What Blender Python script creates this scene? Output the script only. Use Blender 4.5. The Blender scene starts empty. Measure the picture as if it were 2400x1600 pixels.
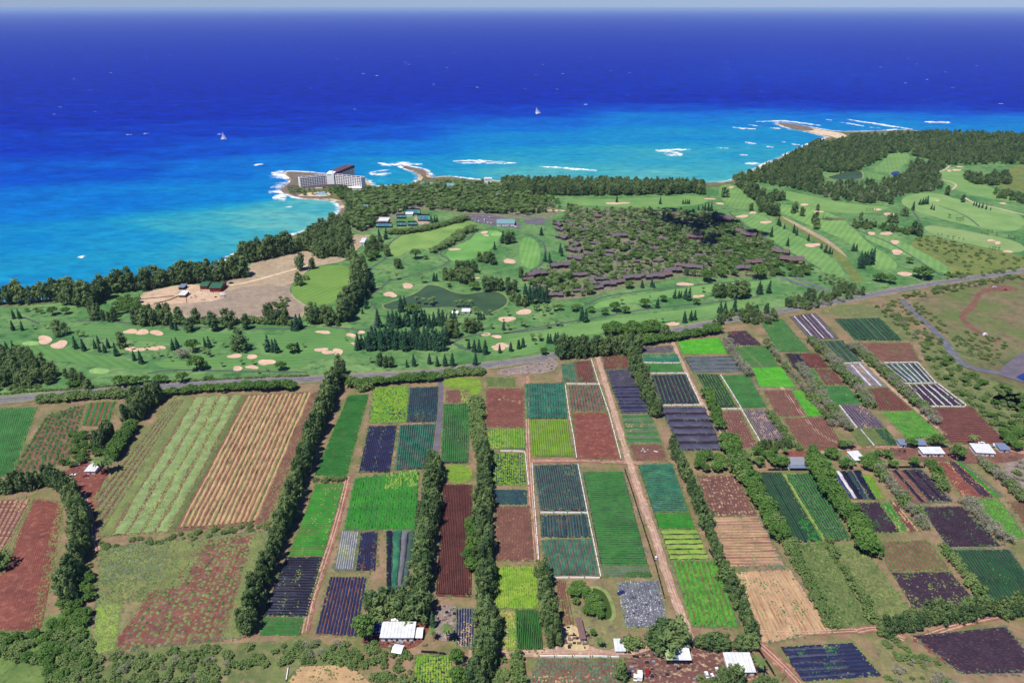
import bpy, bmesh, math, random
import numpy as np
from mathutils import Vector, Matrix, noise as mnoise
from mathutils.geometry import tessellate_polygon

random.seed(7)
RNG = np.random.default_rng(11)
sc = bpy.context.scene
COL = sc.collection

# ------------------------------------------------------------------ camera
CAM_H = 400.0            # metres above the coastal plain
FOC = 26.0               # lens, mm on a 36 mm wide sensor
FPX = 2400 * FOC / 36.0  # focal length in survey-photo pixels
SEA_R = 200000.0
PITCH = math.atan((800 - 23) / FPX) + math.atan(CAM_H / SEA_R)
cam_d = bpy.data.cameras.new('camera')
cam_d.lens = FOC
cam_d.sensor_width = 36
cam_d.clip_start = 5
cam_d.clip_end = 600000
cam = bpy.data.objects.new('camera', cam_d)
cam.location = (0, 0, CAM_H)
cam.rotation_euler = (math.pi / 2 - PITCH, 0, 0)
COL.objects.link(cam)
sc.camera = cam

# ------------------------------------------------------------------ light
SUN_EL = math.radians(64)
SUN_AZ = math.atan2(-0.68, -0.73)      # from the left and a little behind the camera
S = Vector((math.sin(SUN_AZ) * math.cos(SUN_EL), math.cos(SUN_AZ) * math.cos(SUN_EL), math.sin(SUN_EL)))
sd = bpy.data.lights.new('sun', 'SUN')
sd.energy = 5.0
sd.angle = math.radians(0.5)
sd.color = (1.0, 0.965, 0.9)
sun = bpy.data.objects.new('sun', sd)
sun.rotation_euler = S.to_track_quat('Z', 'Y').to_euler()
sun.location = (0, 0, 900)
COL.objects.link(sun)
w = bpy.data.worlds.new('World')
sc.world = w
w.use_nodes = True
nt = w.node_tree
bg = nt.nodes['Background']
sky = nt.nodes.new('ShaderNodeTexSky')
sky.sky_type = 'NISHITA'
sky.sun_disc = False
sky.sun_elevation = SUN_EL
sky.sun_rotation = SUN_AZ
sky.altitude = 400
sky.air_density = 1.0
sky.dust_density = 0.0
sky.ozone_density = 6.0
tint = nt.nodes.new('ShaderNodeMix')
tint.data_type = 'RGBA'
tint.blend_type = 'MULTIPLY'
tint.inputs[0].default_value = 1.0
tint.inputs[7].default_value = (.60, .78, 1.40, 1)     # clear blue trade-wind air
nt.links.new(sky.outputs[0], tint.inputs[6])
nt.links.new(tint.outputs[2], bg.inputs[0])
bg.inputs[1].default_value = 0.066
sc.view_settings.view_transform = 'Standard'
sc.view_settings.look = 'None'
sc.view_settings.exposure = 0.25
sc.view_settings.gamma = 1.0
sc.cycles.use_denoising = True
sc.cycles.max_bounces = 5
sc.cycles.diffuse_bounces = 2
sc.cycles.glossy_bounces = 2
sc.cycles.transmission_bounces = 2
sc.cycles.volume_bounces = 0
sc.cycles.transparent_max_bounces = 6

# ------------------------------------------------------------------ survey: photo pixel -> ground
VIEWS = {'F': (0, 0, 2400 / 2352), 'A': (0, 800, 1 / 1.96), 'B': (600, 800, 1 / 1.96), 'C': (1200, 800, 1 / 1.96),
         'D': (1600, 800, 1 / 1.96), 'T': (0, 0, 1 / 1.96), 'U': (1200, 0, 1 / 1.96), 'H': (620, 360, 400 / 2352),
         'G': (680, 460, 600 / 2352), 'K': (1180, 440, 600 / 2352), 'R': (1680, 240, 720 / 2352),
         'L': (0, 560, 720 / 2352), 'M': (840, 1360, 600 / 2352), 'N': (1300, 1400, 600 / 2352), 'Q': (1800, 1000, 600 / 2352)}
_cp, _sp = math.cos(PITCH), math.sin(PITCH)


def src(v, x, y):
    ox, oy, s = VIEWS[v]
    return ox + x * s, oy + y * s


def ray_ground(px, py, z=0.0):
    a = (px - 1200) / FPX
    b = -(py - 800) / FPX
    d = (a, _cp + b * _sp, -_sp + b * _cp)
    t = (z - CAM_H) / d[2]
    return Vector((a * t, d[1] * t, z))


def g(v, x, y, z=0.0):
    return ray_ground(*src(v, x, y), z)


def project(p):
    x, y, z = p[0], p[1], p[2] - CAM_H
    fw = y * _cp - z * _sp
    up = y * _sp + z * _cp
    return 1200 + FPX * x / fw, 800 - FPX * up / fw


def vscale(p):
    """photo pixels per metre of height at ground point p"""
    return project((p[0], p[1], 0))[1] - project((p[0], p[1], 1))[1]


def hscale(p):
    fw = p[1] * _cp + CAM_H * _sp
    return FPX / fw


def pts(s):
    return [tuple(float(c) for c in q.split(',')) for q in s.split()]


def gp(v, s, z=0.0):
    return [g(v, x, y, z) for x, y in (pts(s) if isinstance(s, str) else s)]


# ------------------------------------------------------------------ colours and materials
def lin(c):
    c /= 255.0
    return c / 12.92 if c <= 0.04045 else ((c + 0.055) / 1.055) ** 2.4


KALB = 0.80


def rgb(r, g_, b, k=None):
    k = KALB if k is None else k
    return (min(lin(r) * k, .85), min(lin(g_) * k, .85), min(lin(b) * k, .85), 1.0)


MATS = {}


def new_mat(name):
    m = bpy.data.materials.new(name)
    m.use_nodes = True
    n = m.node_tree
    for x in list(n.nodes):
        n.nodes.remove(x)
    out = n.nodes.new('ShaderNodeOutputMaterial')
    bs = n.nodes.new('ShaderNodeBsdfPrincipled')
    n.links.new(bs.outputs[0], out.inputs[0])
    return m, n, bs, out


def node(n, t, **kw):
    x = n.nodes.new(t)
    for k, v in kw.items():
        setattr(x, k, v)
    return x


def math_node(n, op, a, b=None, clamp=False):
    x = node(n, 'ShaderNodeMath', operation=op, use_clamp=clamp)
    for i, v in enumerate((a, b)):
        if v is None:
            continue
        if isinstance(v, (int, float)):
            x.inputs[i].default_value = v
        else:
            n.links.new(v, x.inputs[i])
    return x.outputs[0]


def mix_col(n, fac, a, b, blend='MIX'):
    x = node(n, 'ShaderNodeMix', data_type='RGBA', blend_type=blend)
    for sock, v in ((x.inputs[0], fac), (x.inputs[6], a), (x.inputs[7], b)):
        if isinstance(v, (int, float)):
            sock.default_value = v
        elif isinstance(v, tuple):
            sock.default_value = v
        else:
            n.links.new(v, sock)
    return x.outputs[2]


def noise_tex(n, vec, scale, detail=3, rough=.55, lo=.3, hi=.7):
    t = node(n, 'ShaderNodeTexNoise')
    t.inputs['Scale'].default_value = scale
    t.inputs['Detail'].default_value = detail
    t.inputs['Roughness'].default_value = rough
    if vec is not None:
        n.links.new(vec, t.inputs['Vector'])
    mr = node(n, 'ShaderNodeMapRange')
    mr.inputs[1].default_value = lo
    mr.inputs[2].default_value = hi
    n.links.new(t.outputs[0], mr.inputs[0])
    return mr.outputs[0], t.outputs[0]


def pos_vec(n, scale=(1, 1, 1), rot=0.0):
    ge = node(n, 'ShaderNodeNewGeometry')
    mp = node(n, 'ShaderNodeMapping')
    mp.inputs['Scale'].default_value = scale
    mp.inputs['Rotation'].default_value = (0, 0, rot)
    n.links.new(ge.outputs['Position'], mp.inputs['Vector'])
    return mp.outputs[0]


def surf(key, c1, c2, big=0.03, fine=0.5, c3=None, rough=.9, bump=.3, streak=None, fine_amt=.5, spec=.2, thr=(.3, .7)):
    """ground-like material: two colours in patches, a third in speckles; streak=(angle, across_scale, along_scale)"""
    if key in MATS:
        return MATS[key]
    m, n, bs, out = new_mat(key)
    v = pos_vec(n)
    f1, _ = noise_tex(n, v, big, 4, .6, *thr)
    col = mix_col(n, f1, c1, c2)
    if streak:
        v2 = pos_vec(n, (streak[1], streak[2], 1), streak[0])
        f2, _ = noise_tex(n, v2, 1.0, 3, .6, .35, .65)
        col = mix_col(n, math_node(n, 'MULTIPLY', f2, .7), col, c3 or c2)
    elif c3:
        f2, _ = noise_tex(n, v, big * 5, 3, .6, .52, .68)
        col = mix_col(n, f2, col, c3)
    fm, _ = noise_tex(n, v, .09, 4, .65, .3, .7)
    col = mix_col(n, fm, mix_col(n, 1.0, col, (.80, .80, .82, 1), 'MULTIPLY'), mix_col(n, 1.0, col, (1.16, 1.14, 1.08, 1), 'MULTIPLY'))
    f3, raw = noise_tex(n, v, fine, 3, .65, .25, .75)
    dark = mix_col(n, 1.0, col, (.55, .55, .55, 1), 'MULTIPLY')
    lite = mix_col(n, 1.0, col, (1.3, 1.3, 1.3, 1), 'MULTIPLY')
    fc = mix_col(n, f3, dark, lite)
    col = mix_col(n, fine_amt, col, fc)
    n.links.new(col, bs.inputs['Base Color'])
    bs.inputs['Roughness'].default_value = rough
    bs.inputs['Specular IOR Level'].default_value = spec
    if bump:
        b = node(n, 'ShaderNodeBump')
        b.inputs['Strength'].default_value = bump
        b.inputs['Distance'].default_value = .6
        n.links.new(raw, b.inputs['Height'])
        n.links.new(b.outputs[0], bs.inputs['Normal'])
    MATS[key] = m
    return m


def leafy(key, c1, c2, transl=.25, scale=.12, rand=.5):
    if key in MATS:
        return MATS[key]
    m, n, bs, out = new_mat(key)
    v = pos_vec(n)
    f1, _ = noise_tex(n, v, scale, 3, .6)
    oi = node(n, 'ShaderNodeObjectInfo')
    f = math_node(n, 'ADD', math_node(n, 'MULTIPLY', f1, 1 - rand), math_node(n, 'MULTIPLY', oi.outputs['Random'], rand))
    col = mix_col(n, f, c1, c2)
    n.links.new(col, bs.inputs['Base Color'])
    bs.inputs['Roughness'].default_value = .65
    bs.inputs['Specular IOR Level'].default_value = .25
    if transl:
        tr = node(n, 'ShaderNodeBsdfTranslucent')
        n.links.new(col, tr.inputs[0])
        mx = node(n, 'ShaderNodeMixShader')
        mx.inputs[0].default_value = transl
        n.links.new(bs.outputs[0], mx.inputs[1])
        n.links.new(tr.outputs[0], mx.inputs[2])
        n.links.new(mx.outputs[0], out.inputs[0])
    MATS[key] = m
    return m


def plain(key, c, rough=.6, spec=.4, var=.25, scale=.4):
    if key in MATS:
        return MATS[key]
    m, n, bs, out = new_mat(key)
    v = pos_vec(n)
    f1, _ = noise_tex(n, v, scale, 4, .65, .25, .75)
    col = mix_col(n, math_node(n, 'MULTIPLY', f1, var), c, tuple(x * .45 for x in c[:3]) + (1,))
    n.links.new(col, bs.inputs['Base Color'])
    bs.inputs['Roughness'].default_value = rough
    bs.inputs['Specular IOR Level'].default_value = spec
    MATS[key] = m
    return m


# ------------------------------------------------------------------ object helpers
def tag(o, label=None, cat=None, group=None, kind=None):
    if label:
        o['label'] = label
    if cat:
        o['category'] = cat
    if group:
        o['group'] = group
    if kind:
        o['kind'] = kind
    return o


def empty(name, loc=(0, 0, 0), rz=0.0):
    o = bpy.data.objects.new(name, None)
    o.empty_display_size = 1
    o.location = loc
    o.rotation_euler = (0, 0, rz)
    COL.objects.link(o)
    return o


def link_mesh(name, me, parent=None):
    o = bpy.data.objects.new(name, me)
    COL.objects.link(o)
    if parent is not None:
        o.parent = parent
    return o


def mesh_from(name, V, Fc, mats, mi=None, smooth=False):
    """numpy friendly mesh; Fc an (n,4) or (n,3) array or list of lists"""
    me = bpy.data.meshes.new(name)
    V = np.asarray(V, dtype=np.float32)
    if isinstance(Fc, np.ndarray) and len(Fc):
        k = Fc.shape[1]
        me.vertices.add(len(V))
        me.vertices.foreach_set('co', V.ravel())
        me.loops.add(Fc.size)
        me.loops.foreach_set('vertex_index', Fc.astype(np.int32).ravel())
        me.polygons.add(len(Fc))
        me.polygons.foreach_set('loop_start', np.arange(0, Fc.size, k, dtype=np.int32))
        me.polygons.foreach_set('loop_total', np.full(len(Fc), k, dtype=np.int32))
        if mi is not None:
            me.polygons.foreach_set('material_index', np.asarray(mi, dtype=np.int32))
        if smooth:
            me.polygons.foreach_set('use_smooth', np.ones(len(Fc), dtype=bool))
        me.update(calc_edges=True)
    else:
        me.from_pydata([tuple(map(float, v)) for v in V], [], Fc)
        if mi is not None:
            for p_, k in zip(me.polygons, mi):
                p_.material_index = k
    me.validate()
    for m in (mats if isinstance(mats, (list, tuple)) else [mats]):
        me.materials.append(m)
    return me


class MB:
    """collects boxes, prisms and tubes in local coordinates"""

    def __init__(self):
        self.v, self.f, self.m = [], [], []

    def add(self, vs, fs, mi=0):
        k = len(self.v)
        self.v += [tuple(v) for v in vs]
        self.f += [[i + k for i in f] for f in fs]
        self.m += [mi] * len(fs)

    def box(self, x0, x1, y0, y1, z0, z1, mi=0):
        self.add([(x0, y0, z0), (x1, y0, z0), (x1, y1, z0), (x0, y1, z0), (x0, y0, z1), (x1, y0, z1), (x1, y1, z1), (x0, y1, z1)],
                 [(0, 3, 2, 1), (4, 5, 6, 7), (0, 1, 5, 4), (1, 2, 6, 5), (2, 3, 7, 6), (3, 0, 4, 7)], mi)

    def gable(self, x0, x1, y0, y1, z0, z1, mi=0, t=.25):
        """gable roof slab, ridge along x"""
        ym = (y0 + y1) / 2
        self.add([(x0, y0, z0), (x1, y0, z0), (x1, ym, z1), (x0, ym, z1), (x1, y1, z0), (x0, y1, z0),
                  (x0, y0, z0 - t), (x1, y0, z0 - t), (x1, y1, z0 - t), (x0, y1, z0 - t)],
                 [(0, 1, 2, 3), (3, 2, 4, 5), (6, 7, 1, 0), (8, 9, 5, 4), (7, 8, 4, 2, 1), (9, 6, 0, 3, 5), (6, 9, 8, 7)], mi)

    def shed(self, x0, x1, y0, y1, z0, z1, mi=0, t=.3):
        """mono-pitch roof slab: z0 along y0, z1 along y1"""
        self.add([(x0, y0, z0), (x1, y0, z0), (x1, y1, z1), (x0, y1, z1), (x0, y0, z0 - t), (x1, y0, z0 - t), (x1, y1, z1 - t), (x0, y1, z1 - t)],
                 [(0, 1, 2, 3), (7, 6, 5, 4), (4, 5, 1, 0), (5, 6, 2, 1), (6, 7, 3, 2), (7, 4, 0, 3)], mi)

    def tube(self, a, b, r0, r1, n=6, mi=0):
        a, b = Vector(a), Vector(b)
        d = (b - a).normalized()
        u = d.orthogonal().normalized()
        w_ = d.cross(u)
        vs = []
        for c, r in ((a, r0), (b, r1)):
            for i in range(n):
                t = 2 * math.pi * i / n
                vs.append(c + (u * math.cos(t) + w_ * math.sin(t)) * r)
        fs = [(i, (i + 1) % n, n + (i + 1) % n, n + i) for i in range(n)] + [tuple(range(2 * n - 1, n - 1, -1))]
        self.add(vs, fs, mi)

    def build(self, name, mats, parent=None):
        me = mesh_from(name, self.v, self.f, mats, self.m)
        return link_mesh(name, me, parent)


def sheet(name, poly, z, mat, parent=None, kind='structure', thick=0.0):
    """flat polygon sheet on the ground"""
    P = [Vector((p[0], p[1], 0)) for p in poly]
    tris = tessellate_polygon([P])
    V = [(p.x, p.y, z) for p in P]
    F = []
    for t in tris:
        a, b, c = (P[i] for i in t)
        F.append(tuple(t) if (b - a).cross(c - a).z > 0 else tuple(reversed(t)))
    if thick:
        n = len(P)
        V += [(p.x, p.y, z - thick) for p in P]
        area = sum(P[i].x * P[(i + 1) % n].y - P[(i + 1) % n].x * P[i].y for i in range(n))
        for i in range(n):
            j = (i + 1) % n
            F.append((i, i + n, j + n, j) if area > 0 else (i, j, j + n, i + n))
    o = link_mesh(name, mesh_from(name, V, F, mat), parent)
    if kind:
        o['kind'] = kind
    return o


def smooth_poly(P, n=2, closed=True):
    """Chaikin corner cutting"""
    P = [Vector(p) for p in P]
    for _ in range(n):
        Q = []
        k = len(P)
        if not closed:
            Q.append(P[0])
        for i in range(k if closed else k - 1):
            a, b = P[i], P[(i + 1) % k]
            Q += [a * .75 + b * .25, a * .25 + b * .75]
        if not closed:
            Q.append(P[-1])
        P = Q
    return P


def ribbon(name, line, width, z, mat, kind='structure', parent=None, wob=0.0, thick=0.0):
    L = [Vector((p[0], p[1], 0)) for p in line]
    V, F = [], []
    for i, p in enumerate(L):
        d = (L[min(i + 1, len(L) - 1)] - L[max(i - 1, 0)]).normalized()
        nrm = Vector((-d.y, d.x, 0))
        h = width / 2 * (1 + random.uniform(-wob, wob))
        h2 = width / 2 * (1 + random.uniform(-wob, wob))
        V += [(p.x + nrm.x * h, p.y + nrm.y * h, z), (p.x - nrm.x * h2, p.y - nrm.y * h2, z)]
    for i in range(len(L) - 1):
        F.append((2 * i, 2 * i + 1, 2 * i + 3, 2 * i + 2))
    o = link_mesh(name, mesh_from(name, V, F, mat), parent)
    if kind:
        o['kind'] = kind
    return o


def resample(L, step):
    L = [Vector((p[0], p[1], 0)) for p in L]
    out = [L[0]]
    carry = 0.0
    for a, b in zip(L, L[1:]):
        d = (b - a).length
        t = step - carry
        while t < d:
            out.append(a.lerp(b, t / d))
            t += step
        carry = d - (t - step)
    out.append(L[-1])
    return out


def inside(poly, x, y):
    r = False
    n = len(poly)
    j = n - 1
    for i in range(n):
        xi, yi, xj, yj = poly[i][0], poly[i][1], poly[j][0], poly[j][1]
        if (yi > y) != (yj > y) and x < (xj - xi) * (y - yi) / (yj - yi) + xi:
            r = not r
        j = i
    return r

# ================================================================== THE SETTING
# ------------------------------------------------------------------ coast line, left to right
COAST_T = ("L -900,520;L -300,505;L 0,492;L 250,482;L 400,466;L 540,452;L 700,420;L 800,396;L 1000,350;L 1100,334;L 1330,300;L 1500,268;"
           "L 1600,240;L 1680,205;L 1800,135;T 1150,1135;T 1300,1090;T 1390,1072;T 1480,1025;T 1545,1000;T 1575,965;T 1572,942;T 1545,918;"
           "T 1450,913;T 1380,908;T 1330,892;T 1292,876;T 1300,858;T 1338,838;T 1332,815;T 1306,792;T 1330,786;T 1400,792;T 1480,799;"
           "T 1560,802;T 1640,810;T 1690,836;T 1710,862;H 1560,452;H 1760,448;H 1900,450;H 2080,415;H 2125,385;H 2150,300;H 2110,262;"
           "H 2030,220;H 1950,196;H 1885,168;H 1920,163;H 2010,185;H 2110,200;H 2215,228;H 2240,280;H 2290,335;T 2040,808;T 2150,822;"
           "T 2260,830;U 0,836;U 300,838;U 600,842;U 880,842;U 1000,834;U 1060,815;U 1120,780;R 350,490;R 420,455;R 500,420;R 590,380;"
           "R 700,325;R 800,292;R 865,270;R 830,256;R 740,232;R 620,208;R 520,184;R 440,160;R 500,156;R 580,163;R 700,186;R 800,206;"
           "R 930,224;R 1100,222;R 1270,218;R 1400,212;R 1500,212;R 1640,228;R 1870,243;R 2150,247;R 2352,246;R 2800,240;R 3600,232")
COAST = []
for q in COAST_T.split(';'):
    vw, c = q.split()
    x_, y_ = c.split(',')
    COAST.append(g(vw, float(x_), float(y_)))
COAST = smooth_poly(COAST, 1, closed=False)
LAND = [(p.x, p.y) for p in COAST] + [(6000, 2000), (6000, -900), (-6000, -900), (-6000, COAST[0].y)]

M_LAND = surf('land_scrub', rgb(120, 128, 78), rgb(104, 92, 68), big=.012, fine=.35, c3=rgb(66, 92, 50), bump=.4)
sheet('ground', LAND, 0.0, M_LAND)

M_SAND = surf('beach_sand', rgb(226, 204, 172), rgb(200, 176, 146), big=.02, fine=.3, c3=rgb(240, 226, 200), bump=.2)
M_ROCK = surf('reef_rock', rgb(126, 112, 98), rgb(96, 86, 80), big=.05, fine=.4, c3=rgb(176, 160, 140), bump=.6)


def shore_strip(name, L, inn, out_, mat):
    V, F = [], []
    n = len(L)
    for i, p in enumerate(L):
        d = (L[min(i + 1, n - 1)] - L[max(i - 1, 0)]).normalized()
        nr = Vector((-d.y, d.x, 0))
        j = random.uniform(.8, 1.2)
        for off, z in ((-inn * j, .12), (-inn * .3, .25), (out_ * .25, -.35), (out_ * j, -2.4)):
            V.append((p.x + nr.x * off, p.y + nr.y * off, z))
    for i in range(n - 1):
        for k in range(3):
            a = i * 4 + k
            F.append((a, a + 1, a + 5, a + 4))
    o = link_mesh(name, mesh_from(name, V, [tuple(reversed(f)) for f in F], mat))
    o['kind'] = 'structure'
    return o


CR = resample(COAST, 9)
M_SHORE = surf('rocky_beach', rgb(120, 106, 92), rgb(214, 192, 160), big=.012, fine=.25, c3=rgb(92, 84, 76), bump=.4, thr=(.42, .58))
shore_strip('beach', CR, 7, 11, M_SHORE)

# rock shelves of the two points and the small spit
sheet('reef_rock_shelf', smooth_poly(gp('T', '1310,790 1340,788 1420,794 1490,801 1450,815 1390,812 1362,822 1352,850 1318,868 1300,862 1336,838 1334,815')), .3, M_ROCK)
sheet('reef_rock_shelf', smooth_poly(gp('H', '1890,166 1950,176 2040,190 2120,205 2210,230 2235,285 2200,320 2150,300 2110,258 2030,222 1950,200')), .32, M_ROCK)
sheet('sand_spit', smooth_poly(gp('R', '600,184 720,196 860,222 960,236 1010,262 930,280 880,262 800,246 700,226 620,204')), .28, M_SAND)
sheet('reef_rock_shelf', smooth_poly(gp('R', '450,158 560,164 690,190 760,210 700,222 620,205 520,183')), .3, M_ROCK)
sheet('reef_rock_shelf', smooth_poly(gp('T', '1292,876 1330,892 1380,908 1450,913 1500,912 1500,905 1400,898 1345,882 1315,862')), .3, M_ROCK)

# ------------------------------------------------------------------ sea: sheet to the horizon, bottom depth kept per vertex
DEPTH = pts("0,650 0,560 0,480 0,400 0,330 0,260 0,200 250,620 250,540 250,460 250,390 250,330 250,270 500,600 500,520 500,450 500,400 500,345 "
            "500,300 500,255 500,200 650,500 560,515 720,470 640,560 620,430 700,400 620,370 620,330 640,290 640,250 900,420 1000,400 950,370 900,345 850,305 800,262 "
            "800,220 1200,400 1200,360 1200,318 1200,285 1200,255 1200,225 1200,200 1500,400 1500,350 1500,305 1500,268 1500,248 1500,228 "
            "1650,400 1750,350 1750,305 1750,275 1750,256 1750,243 1750,225 2000,290 2000,268 2000,258 2000,249 2000,230 2352,300 2352,272 "
            "2352,262 2352,254 2352,236 2352,200 1200,150 0,150 0,100 1200,100 2352,120 1000,200")
DVAL = [float(x) for x in ("0.26 .30 .45 .62 .80 .95 1  .22 .26 .44 .60 .76 .92  .16 .16 .36 .48 .64 .80 .94 1  .06 .06 .06 .12 .36 .36 .46 .62 .80 .92  .20 .2 .28 .42 .62 .84 "
        "1  .07 .18 .32 .50 .76 .96 1  .07 .15 .28 .42 .66 .98  .10 .18 .26 .36 .50 .80 1  .32 .38 .52 .86 1  .34 .40 "
        ".52 .88 1 1 1 1 1 1 1 1").split()]
assert len(DEPTH) == len(DVAL), (len(DEPTH), len(DVAL))
DC = np.array([(x / 330, y / 42) for x, y in DEPTH])
DV = np.array(DVAL)
nA, nD = 300, 330
az = np.linspace(-1.35, 1.35, nA)
rr = np.concatenate([np.geomspace(750, 9000, nD - 60), np.geomspace(9200, SEA_R, 60)])
X = np.outer(rr, np.sin(az)).ravel()
Y = np.outer(rr, np.cos(az)).ravel()
SEA_Z = -1.0
fw = Y * _cp + (CAM_H - SEA_Z) * _sp
fw_ = np.maximum(fw, 1)
PX = 1200 + FPX * X / fw_
PY = 800 - FPX * (Y * _sp + (SEA_Z - CAM_H) * _cp) / fw_
qx = np.clip(PX, -300, 2700) / (330 * 1.0204)
qy = PY / (42 * 1.0204)
D2 = (qx[:, None] - DC[None, :, 0]) ** 2 + (qy[:, None] - DC[None, :, 1]) ** 2 + .02
W_ = D2 ** -2.2
depth = (W_ * DV).sum(1) / W_.sum(1)
idx = np.arange(nA * nD).reshape(nD, nA)
F = np.stack([idx[:-1, :-1], idx[:-1, 1:], idx[1:, 1:], idx[1:, :-1]], -1).reshape(-1, 4)[:, ::-1]
M_SEA, n, bs, out = new_mat('sea_water')
at = node(n, 'ShaderNodeAttribute', attribute_name='depth')
vw = pos_vec(n, (.35, 1, 1), .25)
s1, _ = noise_tex(n, vw, .004, 4, .6, .25, .75)
s2, _ = noise_tex(n, vw, .016, 4, .65, .25, .75)
dd = math_node(n, 'ADD', at.outputs['Fac'], math_node(n, 'MULTIPLY', math_node(n, 'SUBTRACT', s1, .5), .09))
dd = math_node(n, 'ADD', dd, math_node(n, 'MULTIPLY', math_node(n, 'SUBTRACT', s2, .5), .06))
cr = node(n, 'ShaderNodeValToRGB')
stops = [(0.0, (116, 178, 160)), (.1, (60, 154, 162)), (.2, (26, 138, 170)), (.32, (8, 120, 176)), (.45, (2, 104, 180)), (.6, (0, 72, 172)), (.78, (0, 47, 160)), (.93, (0, 31, 150)), (1.0, (0, 26, 146))]
el = cr.color_ramp.elements
while len(el) < len(stops):
    el.new(.5)
for e, (p_, c) in zip(el, stops):
    e.position = p_
    e.color = rgb(*c)
n.links.new(dd, cr.inputs[0])
wv = pos_vec(n, (.55, 1, 1), .35)
w1, wr = noise_tex(n, wv, .05, 5, .7, .3, .7)
wcol = mix_col(n, w1, mix_col(n, 1.0, cr.outputs[0], (.62, .68, .8, 1), 'MULTIPLY'), mix_col(n, 1.0, cr.outputs[0], (1.3, 1.25, 1.14, 1), 'MULTIPLY'))
w2, _ = noise_tex(n, pos_vec(n, (.8, 1, 1), .3), .013, 4, .75, .33, .67)
w2 = math_node(n, 'ADD', .5, math_node(n, 'MULTIPLY', math_node(n, 'SUBTRACT', w2, .5), math_node(n, 'MULTIPLY', math_node(n, 'ADD', at.outputs['Fac'], -.12, True), 1.25, True)))
wcol = mix_col(n, w2, mix_col(n, 1.0, wcol, (.42, .48, .62, 1), 'MULTIPLY'), mix_col(n, 1.0, wcol, (1.6, 1.55, 1.42, 1), 'MULTIPLY'))
# whitecaps: sparse small crests, only offshore
vo = node(n, 'ShaderNodeTexVoronoi')
vv = pos_vec(n, (.7, .8, 1), .2)
vo.inputs['Scale'].default_value = .010
n.links.new(vv, vo.inputs['Vector'])
near = math_node(n, 'LESS_THAN', vo.outputs['Distance'], .075)
sep = node(n, 'ShaderNodeSeparateColor')
n.links.new(vo.outputs['Color'], sep.inputs[0])
few = math_node(n, 'GREATER_THAN', sep.outputs[0], .5)
big_, _ = noise_tex(n, pos_vec(n), .0016, 2, .5, .46, .6)
brk, _ = noise_tex(n, pos_vec(n), .12, 2, .5, .42, .5)
cap = math_node(n, 'MULTIPLY', math_node(n, 'MULTIPLY', near, few), math_node(n, 'MULTIPLY', big_, brk))
cap = math_node(n, 'MULTIPLY', cap, math_node(n, 'GREATER_THAN', at.outputs['Fac'], .7))
wcol = mix_col(n, cap, wcol, rgb(235, 240, 248))
n.links.new(wcol, bs.inputs['Base Color'])
bs.inputs['Roughness'].default_value = .38
bs.inputs['Specular IOR Level'].default_value = .004
bp = node(n, 'ShaderNodeBump')
bp.inputs['Strength'].default_value = .35
bp.inputs['Distance'].default_value = 2.5
n.links.new(wr, bp.inputs['Height'])
n.links.new(bp.outputs[0], bs.inputs['Normal'])
me = mesh_from('sea', np.stack([X, Y, np.full_like(X, SEA_Z)], 1), F, M_SEA, smooth=True)
a_ = me.attributes.new('depth', 'FLOAT', 'POINT')
a_.data.foreach_set('value', depth.astype(np.float32))
SEA = link_mesh('sea', me)
SEA['kind'] = 'structure'

# surf and breakers: low domes of foam with torn edges
M_FOAM, n, bs, out = new_mat('sea_foam')
bs.inputs['Base Color'].default_value = (.82, .85, .86, 1)
bs.inputs['Roughness'].default_value = .8
f_, _ = noise_tex(n, pos_vec(n, (.5, 1, 1), .2), .11, 4, .7, .40, .52)
at = node(n, 'ShaderNodeAttribute', attribute_name='edge')
al = math_node(n, 'ADD', f_, math_node(n, 'SUBTRACT', math_node(n, 'MULTIPLY', at.outputs['Fac'], 1.5), .82), clamp=True)
tr = node(n, 'ShaderNodeBsdfTransparent')
mx = node(n, 'ShaderNodeMixShader')
n.links.new(al, mx.inputs[0])
n.links.new(tr.outputs[0], mx.inputs[1])
n.links.new(bs.outputs[0], mx.inputs[2])
n.links.new(mx.outputs[0], out.inputs[0])


def foam(line, width, name='breaking_wave', h=.9, taper=True):
    L = resample(line, max(width * .25, 5))
    n_ = len(L)
    V, F, E = [], [], []
    prof = (-1, -.6, -.2, .2, .6, 1)
    for i, p in enumerate(L):
        d = (L[min(i + 1, n_ - 1)] - L[max(i - 1, 0)]).normalized()
        nr = Vector((-d.y, d.x, 0))
        t = i / max(n_ - 1, 1)
        w_ = width / 2 * (math.sin(math.pi * min(max(t, .03), .97)) ** .5 if taper else 1)
        w_ *= random.uniform(.65, 1.3)
        sh = random.uniform(-.2, .2) * width / 2
        nz = mnoise.noise(Vector((p.x * .013, p.y * .013, 3.1)))
        brk_ = max(0.0, min(1.0, .55 + nz * 2.2)) if name == 'swash' else max(.35, min(1.0, .9 + nz))
        for k in prof:
            V.append((p.x + nr.x * (k * w_ + sh), p.y + nr.y * (k * w_ + sh), SEA_Z + .12 + h * (1 - abs(k)) * random.uniform(.6, 1.2)))
            E.append((1 - abs(k) * .9) * random.uniform(.4, 1) * brk_)
    m_ = len(prof)
    for i in range(n_ - 1):
        for k in range(m_ - 1):
            a = i * m_ + k
            F.append((a, a + m_, a + m_ + 1, a + 1))
    me = mesh_from(name, V, np.array(F), M_FOAM, smooth=True)
    at_ = me.attributes.new('edge', 'FLOAT', 'POINT')
    at_.data.foreach_set('value', np.array(E, dtype=np.float32))
    return link_mesh(name, me, SEA)


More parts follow.
